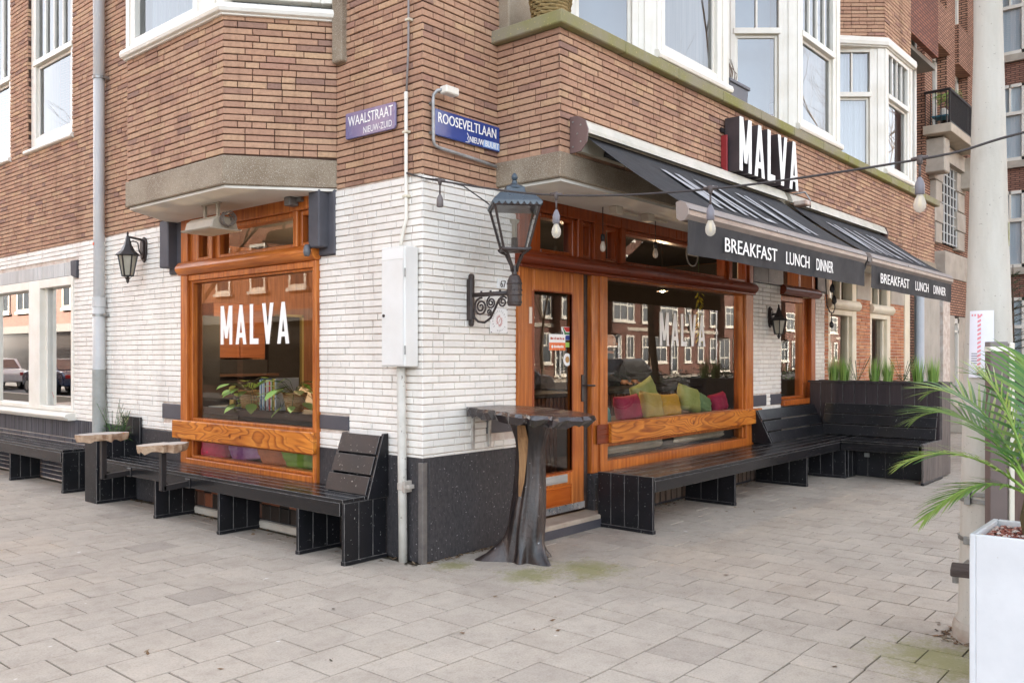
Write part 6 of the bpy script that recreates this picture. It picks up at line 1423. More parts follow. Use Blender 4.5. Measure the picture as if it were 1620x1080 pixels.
def pendant(c, lab, zc=2.8, shade=True):
    t = root('pendant_lamp', lab, 'lamp', c, 'lit pendant lamps in the cafe'); x, y, z = c; q = MB(); q.tube([(x, y, zc), (x, y, z + .1)], .005, 6)
    if shade: q.lathe([(.02, z + .16), (.035, z + .15), (.07, z + .02), (.072, z), (.06, z + .01), (.03, z + .13)], (x, y, 0), 16)
    q.build('shade', BLK, t); ld = bpy.data.lights.new('lamp_glow', 'POINT'); ld.energy = 20 if x < 2 else 3.5; ld.color = (1, .70, .42); ld.shadow_soft_size = .05; lo2 = bpy.data.objects.new('lamp_glow', ld); COL.objects.link(lo2); lo2.parent = t; lo2.location = (0, 0, -.06); q = MB(); q.lathe([(.004, z - .012), (.03, z), (.034, z + .025), (.015, z + .06)], (x, y, 0), 12); q.build('bulb', GLOW, t, smooth=True)
pendant((1.7, 3.2, 2.07), 'bare lit bulb hanging inside above the MALVA window lettering', shade=False)
pendant((3.05, 1.0, 2.18), 'lit black pendant lamp over the counter nearer the door'); pendant((4.9, 1.0, 2.22), 'lit black pendant lamp over the counter farther from the door')
# counter, window bench and cushions behind the right window
t = root('counter', 'slatted brown wooden counter inside the right shop window', 'counter', (4, 1.6, 0))
SL = wood('counter_slat', '#5d3a26', '#7c5138', 'z', .45)
for k in range(62): MB().box(2.0 + k * .068, 2.0 + k * .068 + .05, 1.30, 1.33, .12, 1.0).build('slat', SL, t)
MB().box(1.95, 6.3, 1.33, 1.95, .12, 1.0).build('body', DARKIN, t); MB().box(1.9, 6.35, 1.24, 2.0, 1.0, 1.05).build('counter_top', plain('counter_top', '#2a2523', .35), t, bevel=.006)
t = root('coffee_machine', 'dark espresso machine with steel taps on the counter', 'coffee machine', (4.3, 1.6, 1.05)); MB().box(3.6, 4.1, 1.45, 1.85, 1.05, 1.30).build('body', plain('machine_dark', '#2b2a2c', .3), t, bevel=.02)
for x in (3.7, 3.9): q = MB(); q.lathe([(.015, 1.30), (.015, 1.42), (.025, 1.43), (.025, 1.46)], (x, 1.5, 0), 10); q.build('tap', GALV, t)
MB().box(2.24, 4.97, .12, .55, .12, .80).build('window_bench', plain('bench_inside', '#221f1e', .6), B)
MB().box(2.24, 4.97, .115, .56, .80, .835).build('window_seat', wood('window_seat', '#4a3a30', '#66503f', 'x', .5), B)
CUS = ((2.42, .90, .34, .24, '#3f6f68', '#55807a', 'teal cushion at the left end of the window seat', .1), (2.95, .955, .44, .30, '#b01848', '#8c1238', 'crimson velvet cushion on the window seat', -.05), (3.33, .96, .38, .34, '#c7ae62', '#b79a4c', 'mustard beige cushion leaning right on the window seat', .12), (3.72, .945, .42, .30, '#d8a52c', '#bf8d20', 'bright yellow cushion on the window seat', .02), (4.10, 1.0, .42, .34, '#b4ba70', '#98a052', 'pale green satin cushion standing in front on the window seat', .2), (4.44, .93, .34, .26, '#7f9a68', '#688655', 'sage green cushion tipped to one side on the window seat', .35), (4.76, .935, .38, .26, '#b0184a', '#8a1238', 'crimson cushion at the far right end of the window seat', -.1))
for i, (x, z, w, h, a, b, lab, ry) in enumerate(CUS): cushion('cushion', lab, (x, .20 + .03 * (i % 2), z - .02), w * .94, h * .86, .14, (R_(-12), ry, 0), VEL('velvet_right%d' % i, a, b), seed=10 + i)
cushion('cushion', 'pale green cushion behind the yellow and beige ones', (3.48, .36, 1.01), .42, .36, .14, (R_(-10), -.3, 0), VEL('velvet_right9', '#a9b06a', '#8f9852'), seed=30)
for i, (x, w) in enumerate(((2.9, 1.3), (4.2, 1.4))): cushion('bolster', ('long grey beige bolster low in the right window near the door', 'long grey beige bolster low in the right window far from the door')[i], (x, .16, .60), w, .15, .12, (0, 0, 0), VEL('bolster', '#a79f8f', '#8f8676'), seed=40 + i, grp='bolsters in the lower right window')
MB().box(2.24, 4.97, .08, .5, .50, .53).build('lower_seat', DARKIN, B)
# hanging plant by the window and items in the side window
t = root('hanging_plant', 'yellow green trailing plant hanging inside the right window', 'plant', (4.55, .3, 2.2)); rr = random.Random(17); L = []
for k in range(110):
    z = rr.uniform(1.60, 2.15); s = .05 + .03 * math.sin(z * 9); a = rr.uniform(0, 6.28); L.append((blade((4.5 + .02 * math.sin(z * 7) + s * .5 * math.cos(a), .30 + s * .5 * math.sin(a), z), (math.cos(a), math.sin(a), -.4), .05, .025, .8, rr, 2), rr.random()))
leafmesh('leaves', L, leafmat('yellow_leaf', '#8f9430', '#c9bc48'), t); MB().tube([(4.5, .3, 2.6), (4.5, .3, 1.6)], .005, 5).build('stem', SHRUBM, t)
t = root('tilted_menu', 'white card leaning inside the small side window', 'menu card', (6.5, .3, .95)); q = MB(); q.prism([(6.22, .26, .97), (6.50, .30, .96), (6.56, .38, 1.20), (6.28, .34, 1.22)], (0, .01, 0)); q.build('card', LETW, t)
q = MB(); q.box(6.28, 6.6, .2, .4, .90, .95); q.build('tray', plain('tray_dark', '#2f3a36', .5), t)
MB().box(6.05, 7.1, .17, .55, .12, .895).build('window_ledge', WHITE, B)
tag(MB().lathe([(.05, .94), (.055, 1.0), (.05, 1.10), (.03, 1.12)], (6.22, .30, 0), 14).build('jar', plain('jar_brown', '#8a5a3a', .4)), 'small brown jar beside the white card in the side window', 'jar')
# the man behind the counter
t = root('person', 'bald man in dark clothes standing behind the counter inside', 'person', (5.62, 2.25, .12))
def skinned(name, verts, edges, radii, mat, parent, rootv=0, sub=2):
    me = bpy.data.meshes.new(name); off = OFF[parent.name]; me.from_pydata([tuple(Vector(v) - off) for v in verts], edges, []); o = link(name, me, mat, parent)
    m = o.modifiers.new('skin', 'SKIN'); m.use_smooth_shade = True
    for i, r in enumerate(radii): sv_ = me.skin_vertices[0].data[i]; sv_.radius = (r, r) if not isinstance(r, tuple) else r; sv_.use_root = i == rootv
    s = o.modifiers.new('sub', 'SUBSURF'); s.levels = sub; s.render_levels = sub; return o
X, Y = 5.62, 2.25; z0 = .12
body = [(X, Y, .95), (X, Y, 1.12), (X, Y, 1.30), (X, Y, 1.42), (X, Y, 1.49), (X - .17, Y - .02, 1.40), (X - .22, Y - .08, 1.18), (X - .12, Y - .28, 1.10), (X + .17, Y - .02, 1.40), (X + .22, Y - .08, 1.18), (X + .12, Y - .28, 1.10), (X - .09, Y, .90), (X - .10, Y, .52), (X - .10, Y, .17), (X + .09, Y, .90), (X + .10, Y, .52), (X + .10, Y, .17), (X - .10, Y - .12, .15), (X + .10, Y - .12, .15)]
skinned('clothing', body, [(0, 1), (1, 2), (2, 3), (3, 4), (3, 5), (5, 6), (6, 7), (3, 8), (8, 9), (9, 10), (0, 11), (11, 12), (12, 13), (13, 17), (0, 14), (14, 15), (15, 16), (16, 18)], [.15, .14, .155, .11, .05, .07, .05, .04, .07, .05, .04, .095, .065, .045, .095, .065, .045, .04, .04], plain('dark_cloth', '#2b2c33', .8, '#35363f', 6, .2), t)
SKIN = plain('skin', '#b98a6e', .5, '#a97a5e', 6)
q = MB(); q.lathe([(.045, 1.44), (.05, 1.50), (.066, 1.535), (.078, 1.58), (.083, 1.62), (.080, 1.67), (.062, 1.71), (.03, 1.735), (.004, 1.74)], (X, Y - .01, 0), 20); q.lathe([(.004, 0), (.016, .01), (.012, .03), (.004, .04)], (X, Y - .12, 1.585), 8)
for s in (-1, 1): q.lathe([(.01, -.02), (.018, 0), (.01, .025)], (X + s * .085, Y, 1.60), 8)
q.build('head', SKIN, t, smooth=True)
q = MB(); q.lathe([(.067, 1.515), (.075, 1.54), (.079, 1.565), (.074, 1.57)], (X, Y - .018, 0), 18); q.build('beard', plain('beard', '#4a3a30', .9), t, smooth=True)
q = MB()
for s in (-1, 1): q.lathe([(.004, 0), (.009, .004), (.004, .008)], (X + s * .032, Y - .088, 1.625), 8, axis=(0, -1, 0))
q.build('eyes', BLK, t)
for s in (-1, 1):
    hx = X + s * .12; q = MB(); q.tube([(hx, Y - .28, 1.10), (hx, Y - .36, 1.09)], [.032, .036], 10)
    for k in range(4): q.tube([(hx - .03 + k * .02, Y - .355, 1.09), (hx - .03 + k * .02, Y - .40 - .006 * (k in (1, 2)), 1.085), (hx - .03 + k * .02, Y - .425, 1.065)], [.010, .009, .007], 6)
    q.tube([(hx - s * .03, Y - .32, 1.095), (hx - s * .055, Y - .355, 1.09), (hx - s * .05, Y - .385, 1.08)], [.011, .010, .008], 6); q.build('hand', SKIN, t, smooth=True)

# ---------------------------------------------------------------- on the first-floor ledge
t = root('ledge_basket', 'wicker basket on the mossy ledge by the stone pier', 'basket', (.86, -.42, 3.895)); q = MB()
for lv in range(9):
    K = 26; q.tube([(.90 + (.14 + .004 * lv + .006 * (1 if (k + lv) % 2 else -1)) * math.cos(2 * math.pi * k / K), -.42 + (.12 + .004 * lv) * math.sin(2 * math.pi * k / K), 3.91 + lv * .024) for k in range(K + 1)], .011, 5, False)
q.lathe([(.13, 3.897), (.15, 4.11)], (.90, -.42, 0), 18); q.build('basket', plain('old_wicker', '#9a8256', .85, '#7a6a44', 30, .3), t); q = MB(); q.lathe([(.10, 4.02), (.12, 4.2)], (.90, -.42, 0), 16); q.build('pot', BLK, t)
t = root('ledge_planter', 'small dark grey plastic plant box on the ledge between the bay windows', 'planter', (3.55, -.5, 3.895)); q = MB(); q.prism([(3.42, -.62, 3.896), (3.78, -.62, 3.896), (3.80, -.62, 4.06), (3.40, -.62, 4.06)], (0, .18, 0)); q.build('box', plain('plastic_grey', '#55565c', .5), t, bevel=.006); MB().box(3.385, 3.815, -.635, -.425, 4.04, 4.075).build('rim', plain('plastic_grey', '#55565c', .5), t, bevel=.006)
q = MB(); rr = random.Random(2)
for k in range(9): p = Vector((3.6 + rr.uniform(-.1, .1), -.53, 4.06)); q.tube([p, p + Vector((rr.uniform(-.05, .05), 0, .15)), p + Vector((rr.uniform(-.12, .12), .05, rr.uniform(.25, .42)))], [.005, .004, .002], 5)
q.build('dry_twigs', plain('twig', '#7a6a5c', .9), t)
MB()
t = root('downpipe', 'grey downpipe at the far end of the shop front by the stone door frame', 'downpipe', (11.6, -.08, 0)); MB().tube([(11.62, -.08, 0), (11.62, -.08, 2.7)], .075, 18).build('pipe', plain('pipe_blue_grey', '#bcc2c8', .45, '#aab2ba', 2), t, smooth=False)
t = root('downpipe', 'slim white downpipe at the far edge of the upper bay windows', 'downpipe', (10.5, -.1, 5)); MB().tube([(13.2, .45, 3.0), (13.2, .45, 12)], .05, 12).build('pipe', WHITE, t)

# ---------------------------------------------------------------- neighbouring wing with balcony
WB = root('apartment_wing', 'stepped brown brick apartment wing with a balcony beyond the cafe', 'building', (14, .7, 0))
WT = texbrick('wing_brick', '#b58b72', '#9a725d', '#4f3a30')
# piers (front plane y=.7, recesses behind)
q = MB(); q.box(13.3, 30, 1.0, 1.15, 0, 13); q.build('wall', WT, WB)
for x0, x1 in ((14.88, 15.44), (16.6, 17.31), (18.48, 19.05), (20.2, 20.9), (22.2, 23)):
    MB().box(x0, x1, .70, 1.0, 5.4, 13).build('pier', WT, WB)
MB().box(13.3, 14.0, .62, 1.0, 0, 13).build('pier', WT, WB)
MB().box(13.3, 20, .72, .99, 2.0, 5.4).build('wall', WT, WB)
for i, (x0, x1, zb) in enumerate(((15.44, 16.6, 6.1), (17.31, 18.48, 6.1), (19.05, 20.2, 6.1))):
    for z0, z1 in ((zb, 8.1), (9.0, 11.1)):
        m = MB(); m.box(x0, x0 + .24, 0.90, 1.0, z0, z1); m.box(x1 - .12, x1, 0.90, 1.0, z0, z1); m.box(x0, x1, 0.90, 1.0, z1 - .12, z1); m.box(x0, x1, 0.90, 1.0, z0, z0 + .12); w = m.build('window', WHITE, WB)
        MB().quad((x0 + .24, 0.96, z0 + .12), (x1 - .12, 0.96, z0 + .12), (x1 - .12, 0.96, z1 - .12), (x0 + .24, 0.96, z1 - .12)).build('pane', GLASSU, w, fixn=False)
        MB().box(x0, x1, .62, 1.0, z1 + .0, z1 + .9).build('lintel', WT, WB)
# stone framed window with an iron grille
m = MB()
for x0, x1 in ((15.35, 15.82), (17.2, 17.75)):
    for k in range(4): MB().box(x0 - (.1 if k % 2 else 0), x1 + (.1 if k % 2 else 0), .60, .74, 3.85 + k * .44, 3.85 + k * .44 + .42).build('stone_block', STONE, WB, bevel=.01)
MB().box(15.4, 17.75, .52, .75, 5.62, 5.95).build('stone_lintel', STONE, WB); m.box(15.82, 17.2, .68, .71, 3.9, 5.6); w = m.build('grille_window', DARKIN, WB)
for k in range(6): MB().box(15.86 + k * .26, 15.885 + k * .26, .63, .655, 3.9, 5.6).build('bar', plain('grille_white', '#d0cfca', .5), w)
for k in range(9): MB().box(15.82, 17.2, .64, .66, 3.92 + k * .21, 3.94 + k * .21).build('bar', plain('grille_white', '#d0cfca', .5), w)
for s, x in ((0, 15.0), (1, 17.4)): MB().box(x, x + .4, .35, .75, 5.25, 5.95).build('corbel', STONE, WB, bevel=.02)
# porch
MB().box(15.1, 20, .36, .9, 3.08, 3.62).build('stone_band', STONE, WB, bevel=.01); MB().box(15.13, 20, .39, .9, 2.30, 3.08).build('wall', WT, WB)
MB().box(15.1, 15.85, .36, .9, .80, 2.30).build('stone_pier', plain('grey_stone', '#b3ab9f', .85, '#a19a8e', 2, .3, 80), WB, bevel=.01); MB().box(14.0, 15.1, .75, .9, 0, 3.06).build('stone_wall', STONE, WB)
m = MB(); m.box(15.86, 16.0, .40, .5, .8, 2.25); m.box(16.25, 16.35, .40, .5, .8, 2.25); m.box(15.86, 16.35, .40, .5, 2.15, 2.25); m.box(15.86, 16.35, .40, .5, 1.95, 2.0); d_ = m.build('porch_door', WHITE, WB); MB().quad((16.0, .45, .8), (16.25, .45, .8), (16.25, .45, 2.2), (16.0, .45, 2.2)).build('pane', GLASS, d_, fixn=False)
MB().box(16.35, 20, .40, .9, .80, 2.30).build('stone_wall', STONE, WB)
for k in range(5): MB().box(13.6, 18, -.9 + k * .25, .4, k * .16, (k + 1) * .16).build('step', STONE, WB, bevel=.01)
q = MB(); q.tube([(14.2, .5, 1.75), (15.2, .45, 1.35)], .03, 8); q.build('handrail', RUSTY, WB)
# balcony
bl = MB().box(14.79, 17.3, .177, .72, 5.99, 6.17).build('balcony', plain('balcony_slab', '#c4b8a6', .8, '#a89b88', 2), WB, bevel=.01); bx0, by0, bz = 14.82, .21, 6.17
for k in range(5): MB().box(bx0, bx0 + .014, by0 + .06 + k * .1, by0 + .074 + k * .1, bz, bz + .66).build('railing_bar', BLK, bl)
for k in range(40): MB().box(bx0 + .06 + k * .06, bx0 + .074 + k * .06, by0, by0 + .014, bz + .04, bz + .66).build('railing_bar', BLK, bl)
q = MB(); q.box(bx0 - .01, bx0 + .03, by0, .70, bz + .66, bz + .71); q.box(bx0, 17.28, by0 - .01, by0 + .03, bz + .66, bz + .71); q.box(bx0, 17.28, by0 - .005, by0 + .02, bz + .02, bz + .05); q.box(bx0, bx0 + .03, by0, by0 + .03, bz, bz + .7); q.box(16.3, 16.33, by0, by0 + .03, bz, bz + .7); q.build('railing', BLK, bl)
t = root('balcony_plant', 'leafy green potted tree on the balcony', 'plant', (15.6, .45, bz)); q = MB(); q.lathe([(.10, bz), (.14, bz + .25)], (15.6, .45, 0), 14); q.build('pot', BLK, t); q = MB(); q.tube([(15.6, .45, bz + .2), (15.62, .45, bz + .8)], .012, 6); q.build('stem', plain('twig', '#7a6a5c', .9), t); L = []; rr = random.Random(44)
for k in range(180): a = rr.uniform(0, 6.28); r = rr.random() ** .5 * .30; L.append((blade((15.6 + r * math.cos(a), .45 + r * .7 * math.sin(a), bz + .70 + rr.uniform(-.05, .16)), (math.cos(a), math.sin(a), .3), .12, .03, .8, rr, 2), rr.random()))
leafmesh('leaves', L, leafmat('bright_leaf', '#7fae4a', '#b9d67a'), t)
t = root('balcony_chair', 'blue and white folding chair on the balcony', 'chair', (15.2, .45, bz)); q = MB(); q.box(15.0, 15.35, .3, .6, bz + .2, bz + .23); q.build('seat', plain('teal_plastic', '#2d6a7c', .5), t); q = MB(); q.box(15.0, 15.03, .3, .33, bz, bz + .2); q.box(15.32, 15.35, .57, .6, bz, bz + .2); q.build('legs', GALV, t); MB().box(15.2, 15.5, .38, .5, bz + .23, bz + .42).build('white_tub', WHITE, t, bevel=.02)

# ---------------------------------------------------------------- building across the side street
FB = root('apartment_block', 'brown brick apartment block with tall white windows across the side street', 'building', (22.5, -2, 0))
MB().box(22.2, 34, -4.6, 1.3, 0, 16).build('wall', TEXB2, FB)
for zi in range(5):
    zb = .97 + zi * 2.86
    for yi in range(3):
        y1 = .84 - yi * 1.75; y0 = y1 - .72; m = MB(); z1 = zb + 2.05; e = .085
        m.box(22.10, 22.22, y0, y0 + e, zb, z1); m.box(22.10, 22.22, y1 - e, y1, zb, z1); m.box(22.10, 22.22, y0, y1, z1 - e, z1); m.box(22.10, 22.22, y0, y1, zb, zb + e); m.box(22.08, 22.22, y0, y1, zb + 1.22, zb + 1.31); m.box(22.10, 22.2, (y0 + y1) / 2 - .02, (y0 + y1) / 2 + .02, zb + 1.31, z1)
        w = m.build('window', WHITE, FB)
        MB().quad((22.15, y0, zb), (22.15, y1, zb), (22.15, y1, z1), (22.15, y0, z1)).build('pane', GLASSU, w, fixn=False)
        MB().quad((22.19, y0, zb), (22.19, y1, zb), (22.19, y1, z1), (22.19, y0, z1)).build('curtain', CURT, w, fixn=False)
        MB().box(22.08, 22.2, y0 - .08, y1 + .08, zb - .19, zb - .005).build('sill', STONE, w)
# young spruce in front of it
t = root('spruce_tree', 'small dark green spruce behind the terrace screen', 'tree', (9.55, -1.86, 0)); rr = random.Random(8)
MB().tube([(9.55, -1.86, 0), (9.55, -1.86, 1.4), (9.55, -1.86, 2.72)], [.035, .025, .005], 8).build('trunk', plain('spruce_bark', '#5a4636', .9, '#453529', 10), t, smooth=True); L = []; S = MB()
for k in range(26):
    z = .25 + k * .092; ln = .62 * (1 - (z / 2.75)) + .05
    for j in range(7):
        a = rr.uniform(0, 6.28); b = Vector((9.55, -1.86, z)); e = b + Vector((math.cos(a) * ln, math.sin(a) * ln, -.05 * ln + .08)); S.tube([b, e], [.005, .002], 4)
        for n_ in range(26):
            f = rr.uniform(.12, 1); p = b.lerp(e, f); aa = a + rr.choice((-1, 1)) * rr.uniform(.3, 1.2); L.append((blade(p, (math.cos(aa), math.sin(aa), rr.uniform(-.3, .4)), rr.uniform(.05, .11), .012, .2, rr, 1), rr.random()))
S.build('branches', plain('spruce_bark', '#5a4636', .9, '#453529', 10), t); leafmesh('needles', L, leafmat('spruce_needle', '#2b4a30', '#4d6e4a'), t)

# ---------------------------------------------------------------- streets opposite (seen in the window reflections)
def house_row(name, lab, o, u, n, L, H, nwin, floors, mat, z0=3.4, shop=True):
    t = root(name, lab, 'building', o); o = Vector(o); u = Vector(u); n = Vector(n); T = frame3(o, u, n)
    q = MB(); fbox(q, T, 0, L, 0, H, -8, 0); q.build('wall', mat, t); q = MB(); fbox(q, T, -.1, L + .1, H, H + .35, -8.2, .25); q.build('cornice', WHITE, t)
    if shop:
     q = MB(); fbox(q, T, .2, L - .2, .3, 2.7, -.01, .02); q.build('ground_shop_glass', plain('dark_shop', '#2c2826', .2), t); q = MB(); fbox(q, T, 0, L, 2.7, 3.1, -.01, .25); q.build('fascia', plain('fascia_dark', '#4a4643', .6), t)
    rr_ = random.Random(int(abs(o.x) * 13 + abs(o.y)))
    wide = [rr_.random() < .35 for _ in range(nwin)]
    for f in range(floors):
        for k in range(nwin):
            W2 = .95 if wide[k] else .52; a0 = (k + .5) * L / nwin - W2; c0 = z0 + .5 + f * 3.0; m = MB(); a1 = a0 + 2 * W2; c1 = c0 + (2.0 if f == 0 and not shop else 1.75); e = .12; d0 = 0
            if wide[k] and f > 0 and not shop: d0 = .55; bb = MB(); fbox(bb, T, a0 - .1, a1 + .1, c0 - .9, c1 + .35, 0, d0); bb.build('bay', mat, t)
            if not shop and f == 0 and k in (1, 4): c0 = .2
            fbox(m, T, a0, a0 + e, c0, c1, d0, d0 + .07); fbox(m, T, a1 - e, a1, c0, c1, d0, d0 + .07); fbox(m, T, a0 + e, a1 - e, c0, c0 + e, d0, d0 + .07); fbox(m, T, a0 + e, a1 - e, c1 - e, c1, d0, d0 + .07); fbox(m, T, a0 + e, a1 - e, c0 + 1.1, c0 + 1.2, d0, d0 + .06); fbox(m, T, (a0 + a1) / 2 - .03, (a0 + a1) / 2 + .03, c0 + (0 if wide[k] else 1.2), c1, d0, d0 + .055)
            fbox(m, T, a0 - .1, a1 + .1, c0 - .12, c0 - .001, d0, d0 + .12)
            w = m.build('window', WHITE, t); m = MB(); m.quad(T(a0 + e, c0 + e, d0 + .03), T(a1 - e, c0 + e, d0 + .03), T(a1 - e, c1 - e, d0 + .03), T(a0 + e, c1 - e, d0 + .03)); m.build('pane', plain('far_pane', '#3a4147', .08), w, fixn=False)
    if not shop:
        q = MB(); fbox(q, T, 0, L, 3.35, 3.6, 0, .1); q.build('stone_band', STONE, t)
        for kk in range(2): q = MB(); fbox(q, T, (kk + .5) * L / 2 - .1, (kk + .5) * L / 2 + .1, 0, H - .3, 0, .12); q.build('downpipe', GREYM, t)
    return t
t = root('street_house', 'added unseen brick row of houses on the near side that shades the street', 'building', (0, 27, 0)); MB().box(0, 10, 26.1, 95, 0, 12.5).build('wall', TEXB, t); MB().box(-.2, 10, 26.05, 95, 12.5, 12.8).build('cornice', WHITE, t)  # row added out of view so its shadow covers the street
rr = random.Random(77); y = 6
for k, (w, lab) in enumerate(((9, 'orange brick house opposite the left front, nearest the crossing'), (10, 'orange brick house opposite the left front, second from the crossing'), (9, 'orange brick house opposite the left front, third from the crossing'), (11, 'orange brick house opposite the left front, fourth from the crossing'), (12, 'orange brick house opposite the left front, fifth from the crossing'), (13, 'orange brick house opposite the left front, sixth from the crossing'), (13, 'orange brick house opposite the left front, farthest along the street'))):
    house_row('street_house', lab, (-14, y + w, 0), (0, -1, 0), (1, 0, 0), w, 10.5 + (k % 2), 4, 2, TEXO if k < 3 else TEXA); y += w + .02
x = 4
for k, (w, lab) in enumerate(((13, 'red brown brick house across the avenue, first past the crossing'), (14, 'red brown brick house across the avenue, second past the crossing'), (13, 'red brown brick house across the avenue, third past the crossing'), (15, 'red brown brick house across the avenue, fourth past the crossing'), (15, 'red brown brick house across the avenue, fifth past the crossing'), (16, 'red brown brick house across the avenue, sixth past the crossing'), (16, 'red brown brick house across the avenue, farthest along'))):
    house_row('avenue_house', lab, (x + w, -30, 0), (-1, 0, 0), (0, 1, 0), w, 13 + (k % 2), 7, 4, TEXA, .5, False); x += w + .02
def bare_tree(lab, base, h, seed):
    rr = random.Random(seed); t = root('bare_tree', lab, 'tree', base, 'bare street trees'); T_ = MB(); C_ = MB(); b = Vector(base)
    def grow(p, d, l, r, lev):
        q = p + d * l; (T_ if lev < 2 else C_).tube([p, (p + q) / 2 + Vector((rr.uniform(-.05, .05), rr.uniform(-.05, .05), 0)) * l, q], [r, r * .8, r * .62], 5 if lev > 1 else 8, False)
        if lev >= 6: return
        for k in range(3 if lev < 4 else 2):
            dd = (d + Vector((rr.uniform(-.8, .8), rr.uniform(-.8, .8), rr.uniform(-.1, .5)))).normalized(); grow(q, dd, l * rr.uniform(.6, .8), r * .56, lev + 1)
    grow(b, Vector((0, 0, 1)), h * .32, .13, 0); BK = plain('tree_bark', '#7a6650', .9, '#5c4b3a', 6, .5, 30); T_.build('trunk', BK, t, smooth=True, fixn=False); C_.build('crown', plain('twig_bark', '#8a7258', .9), t, fixn=False)
bare_tree('bare street tree opposite the left front near the crossing', (-9.5, 9, 0), 9, 1); bare_tree('bare street tree opposite the left front farther on', (-9.5, 20, 0), 9.5, 2); bare_tree('bare avenue tree nearest the crossing', (12, -11.5, 0), 15, 3); bare_tree('bare avenue tree, second from the crossing', (22, -11.2, 0), 17, 4); bare_tree('bare avenue tree, third from the crossing', (32, -11.5, 0), 17, 5); bare_tree('bare avenue tree, farthest along the row', (43, -11.8, 0), 18, 9)
bare_tree('bare tree on the far pavement of the avenue, nearest the crossing', (24, -27.5, 0), 11, 6); bare_tree('bare tree on the far pavement of the avenue, middle of three', (36, -27.5, 0), 11, 7); bare_tree('bare tree on the far pavement of the avenue, farthest of three', (48, -27.5, 0), 11, 8)
# parked cars and a bicycle reflected in the panes
def car(lab, c, rz, col):
    t = root('parked_car', lab, 'car', (0, 0, 0), 'cars parked along the kerbs'); prof = [(-2.1, .35), (-2.12, .75), (-1.9, .92), (-1.35, .98), (-.75, 1.42), (.55, 1.46), (1.35, .98), (1.95, .9), (2.12, .68), (2.1, .35)]
    q = MB(); q.prism([(x, -.82, z) for x, z in prof], (0, 1.64, 0)); q.build('body', plain('car_paint' + col, col, .25, coat=.8), t, bevel=.06, seg=2)
    q = MB()
    for s in (-.825, .825): q.add([(-1.2, s, 1.0), (-.7, s, 1.36), (.5, s, 1.39), (1.15, s, 1.0)], [(0, 1, 2, 3)])
    q.add([(-1.36, -.7, 1.0), (-1.36, .7, 1.0), (-.79, .65, 1.40), (-.79, -.65, 1.40)], [(0, 1, 2, 3)]); q.add([(1.37, -.7, 1.0), (1.37, .7, 1.0), (.6, .65, 1.44), (.6, -.65, 1.44)], [(0, 1, 2, 3)]); q.build('window', plain('car_glass', '#20262b', .05, coat=1), t, fixn=False)
    for x in (-1.3, 1.3):
        for s in (-.80, .80): w = MB().lathe([(.2, -.1), (.32, -.1), (.33, 0), (.32, .1), (.2, .1)], (x, s, .33), 20, axis=(0, 1, 0)).build('wheel', plain('tyre', '#1d1d1e', .8), t); MB().lathe([(.2, -.11), (.2, .11)], (x, s, .33), 14, axis=(0, 1, 0)).build('rim', GALV, w)
    for x in (-2.1, 2.08):
        for s in (-.6, .6): MB().box(x - .03, x + .03, s - .15, s + .15, .66, .8).build('headlight' if x > 0 else 'tail_light', plain('lamp_lens', '#d8d8d6', .1) if x > 0 else plain('tail_red', '#8a1d1d', .2), t)
    t.location = c; t.rotation_euler[2] = rz; return t
car('dark blue car parked by the first house on the side street', (-10.6, 33, -.09), R_(90), '#26324a'); car('silver car parked by the second house on the side street', (-10.6, 41, -.09), R_(90), '#b9bcc0'); car('white car parked on the avenue beyond the trees', (16, -13.6, -.09), 0, '#d9dadb'); car('black car parked on the avenue farther along', (23, -13.6, -.09), 0, '#222326')
def bicycle(lab, c, rz, col):
    global BIKE
    t = BIKE = root('bicycle', lab, 'bicycle', (0, 0, 0), 'bicycles standing on the pavements'); tyre = plain('tyre', '#1d1d1e', .8)
    for x in (-.54, .54):
        q = MB(); q.tube([(x + .33 * math.cos(2 * math.pi * k / 28), 0, .34 + .33 * math.sin(2 * math.pi * k / 28)) for k in range(29)], .018, 6, False); w = q.build('wheel', tyre, t, smooth=True); q = MB()
        for k in range(10): a = math.pi * 2 * k / 10; q.tube([(x, 0, .34), (x + .32 * math.cos(a), 0, .34 + .32 * math.sin(a))], .003, 3)
        q.build('spokes', GALV, w)
    q = MB()
    for a, b in (((-.54, .34), (-.08, .32)), ((-.08, .32), (-.22, .82)), ((-.54, .34), (-.20, .72)), ((-.08, .32), (.38, .72)), ((-.21, .76), (.36, .84)), ((.34, .95), (.54, .34))): q.tube([(a[0], 0, a[1]), (b[0], 0, b[1])], .016, 8)
    q.build('frame', plain('bike_paint' + col, col, .4), t, smooth=True); q = MB(); q.tube([(.20, -.28, 1.02), (.34, -.2, 1.05), (.36, 0, 1.0), (.34, .2, 1.05), (.20, .28, 1.02)], .012, 8); q.build('handlebar', GALV, t, smooth=True); q = MB(); q.prism([(-.36, -.09, .86), (-.08, -.02, .86), (-.08, .02, .86), (-.36, .09, .86)], (0, 0, .05)); q.build('saddle', BLK, t, bevel=.015)
    q = MB(); q.tube([(-.08, -.1, .18), (-.08, -.06, .32), (-.08, .06, .32), (-.08, .1, .46)], .01, 6); q.build('pedals', BLK, t); t.location = c; t.rotation_euler[2] = rz
bicycle('black bicycle standing across the side street', (-9.6, 24.5, 0), R_(80), '#1f1f22'); bicycle('red bicycle standing across the side street', (-9.8, 27.2, 0), R_(105), '#8a2a26'); bicycle('grey bicycle standing under the first avenue tree', (9.2, -7.5, 0), R_(20), '#5a5f66'); bicycle('green bicycle standing under the second avenue tree', (12.6, -7.8, 0), R_(-15), '#2f5a44')

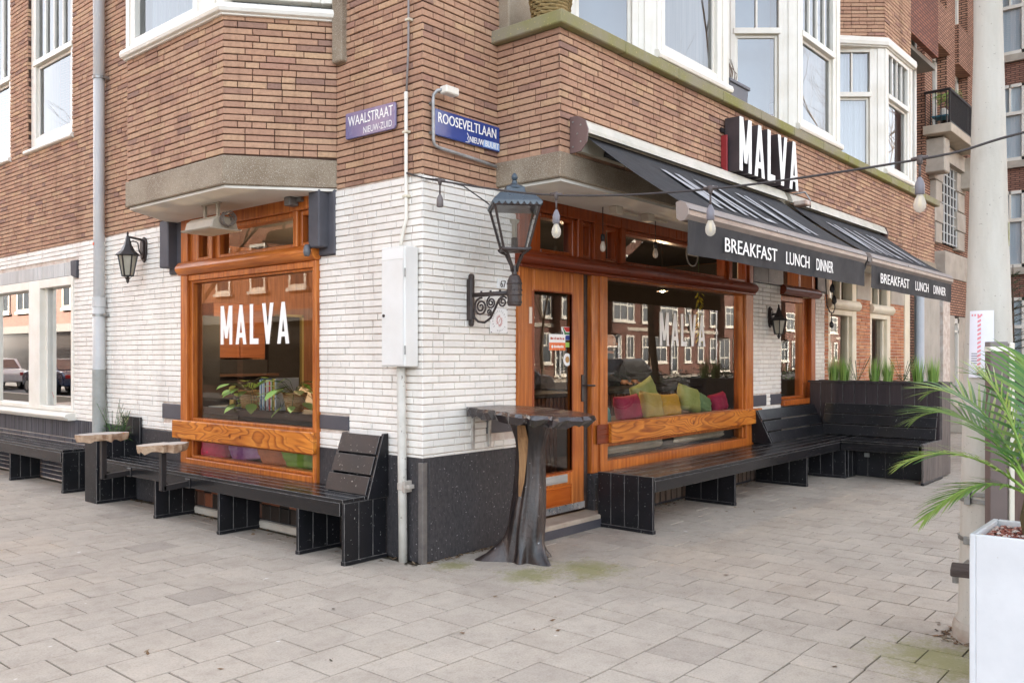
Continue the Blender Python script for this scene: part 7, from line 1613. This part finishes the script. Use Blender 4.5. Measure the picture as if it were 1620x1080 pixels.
rr = random.Random(91)
for i in range(9):
    c = copy_tree(BIKE, 'green bicycle in the row of parked bicycles along the avenue kerb', (15.5 + i * 1.5, -8.9 + rr.uniform(-.2, .2), 0), R_(75 + rr.uniform(-12, 12))); c['group'] = 'green bicycles along the avenue kerb'
t = root('hedge', 'clipped evergreen hedge along the avenue kerb', 'hedge', (28, -10.6, 0)); L = []
for k in range(2600):
    p = Vector((rr.uniform(16, 44), -10.6 + rr.uniform(-.35, .35), rr.uniform(.05, 1.0))); a = rr.uniform(0, 6.28); L.append((blade(p, (math.cos(a), math.sin(a), rr.uniform(-.3, .8)), .22, .12, .3, rr, 1), rr.random()))
leafmesh('foliage', L, SHRUBM, t)

# dry leaves and dirt that gather at the wall foot and under the benches
t = root('leaf_litter', 'scattered dry leaves and grit along the foot of the walls', 'litter', (0, 0, 0), kind='stuff'); L = []; rr = random.Random(55)
def bit(x, y):
    a = rr.uniform(0, 6.28); l = rr.uniform(.006, .024); w = l * rr.uniform(.4, .8); c = Vector((x, y, .003)); u = Vector((math.cos(a), math.sin(a), rr.uniform(-.1, .3))) * l; v = Vector((-math.sin(a), math.cos(a), rr.uniform(-.2, .2))) * w
    L.append((([c - u, c + v + Vector((0, 0, .002)), c + u + Vector((0, 0, .004)), c - v], [(0, 1, 2, 3)]), rr.random()))
for k in range(260): bit(-.012 - abs(rr.gauss(0, .07)), rr.uniform(0, 5))
for k in range(260): bit(rr.uniform(2.2, 6), -.01 - abs(rr.gauss(0, .06)))
for k in range(120): bit(rr.uniform(0, 1.1), -.012 - abs(rr.gauss(0, .03)))
for k in range(120): a = rr.uniform(0, 6.28); q_ = .17 + abs(rr.gauss(0, .05)); bit(.789 + q_ * math.cos(a), -3.335 + q_ * math.sin(a))
for k in range(50): bit(rr.uniform(-4, 6), rr.uniform(-4, 1.5) if rr.random() < .5 else rr.uniform(-1.5, 0))
leafmesh('leaves', [q_ for q_ in L if not (q_[0][0][0][0] > .0 and q_[0][0][0][1] > .0)], brickmat('dry_leaf', [(0, lin('#5a4634')), (.5, lin('#7d6248')), (.8, lin('#93846e')), (1, lin('#4a443a'))], .9, .2, .3), t, kind='stuff')
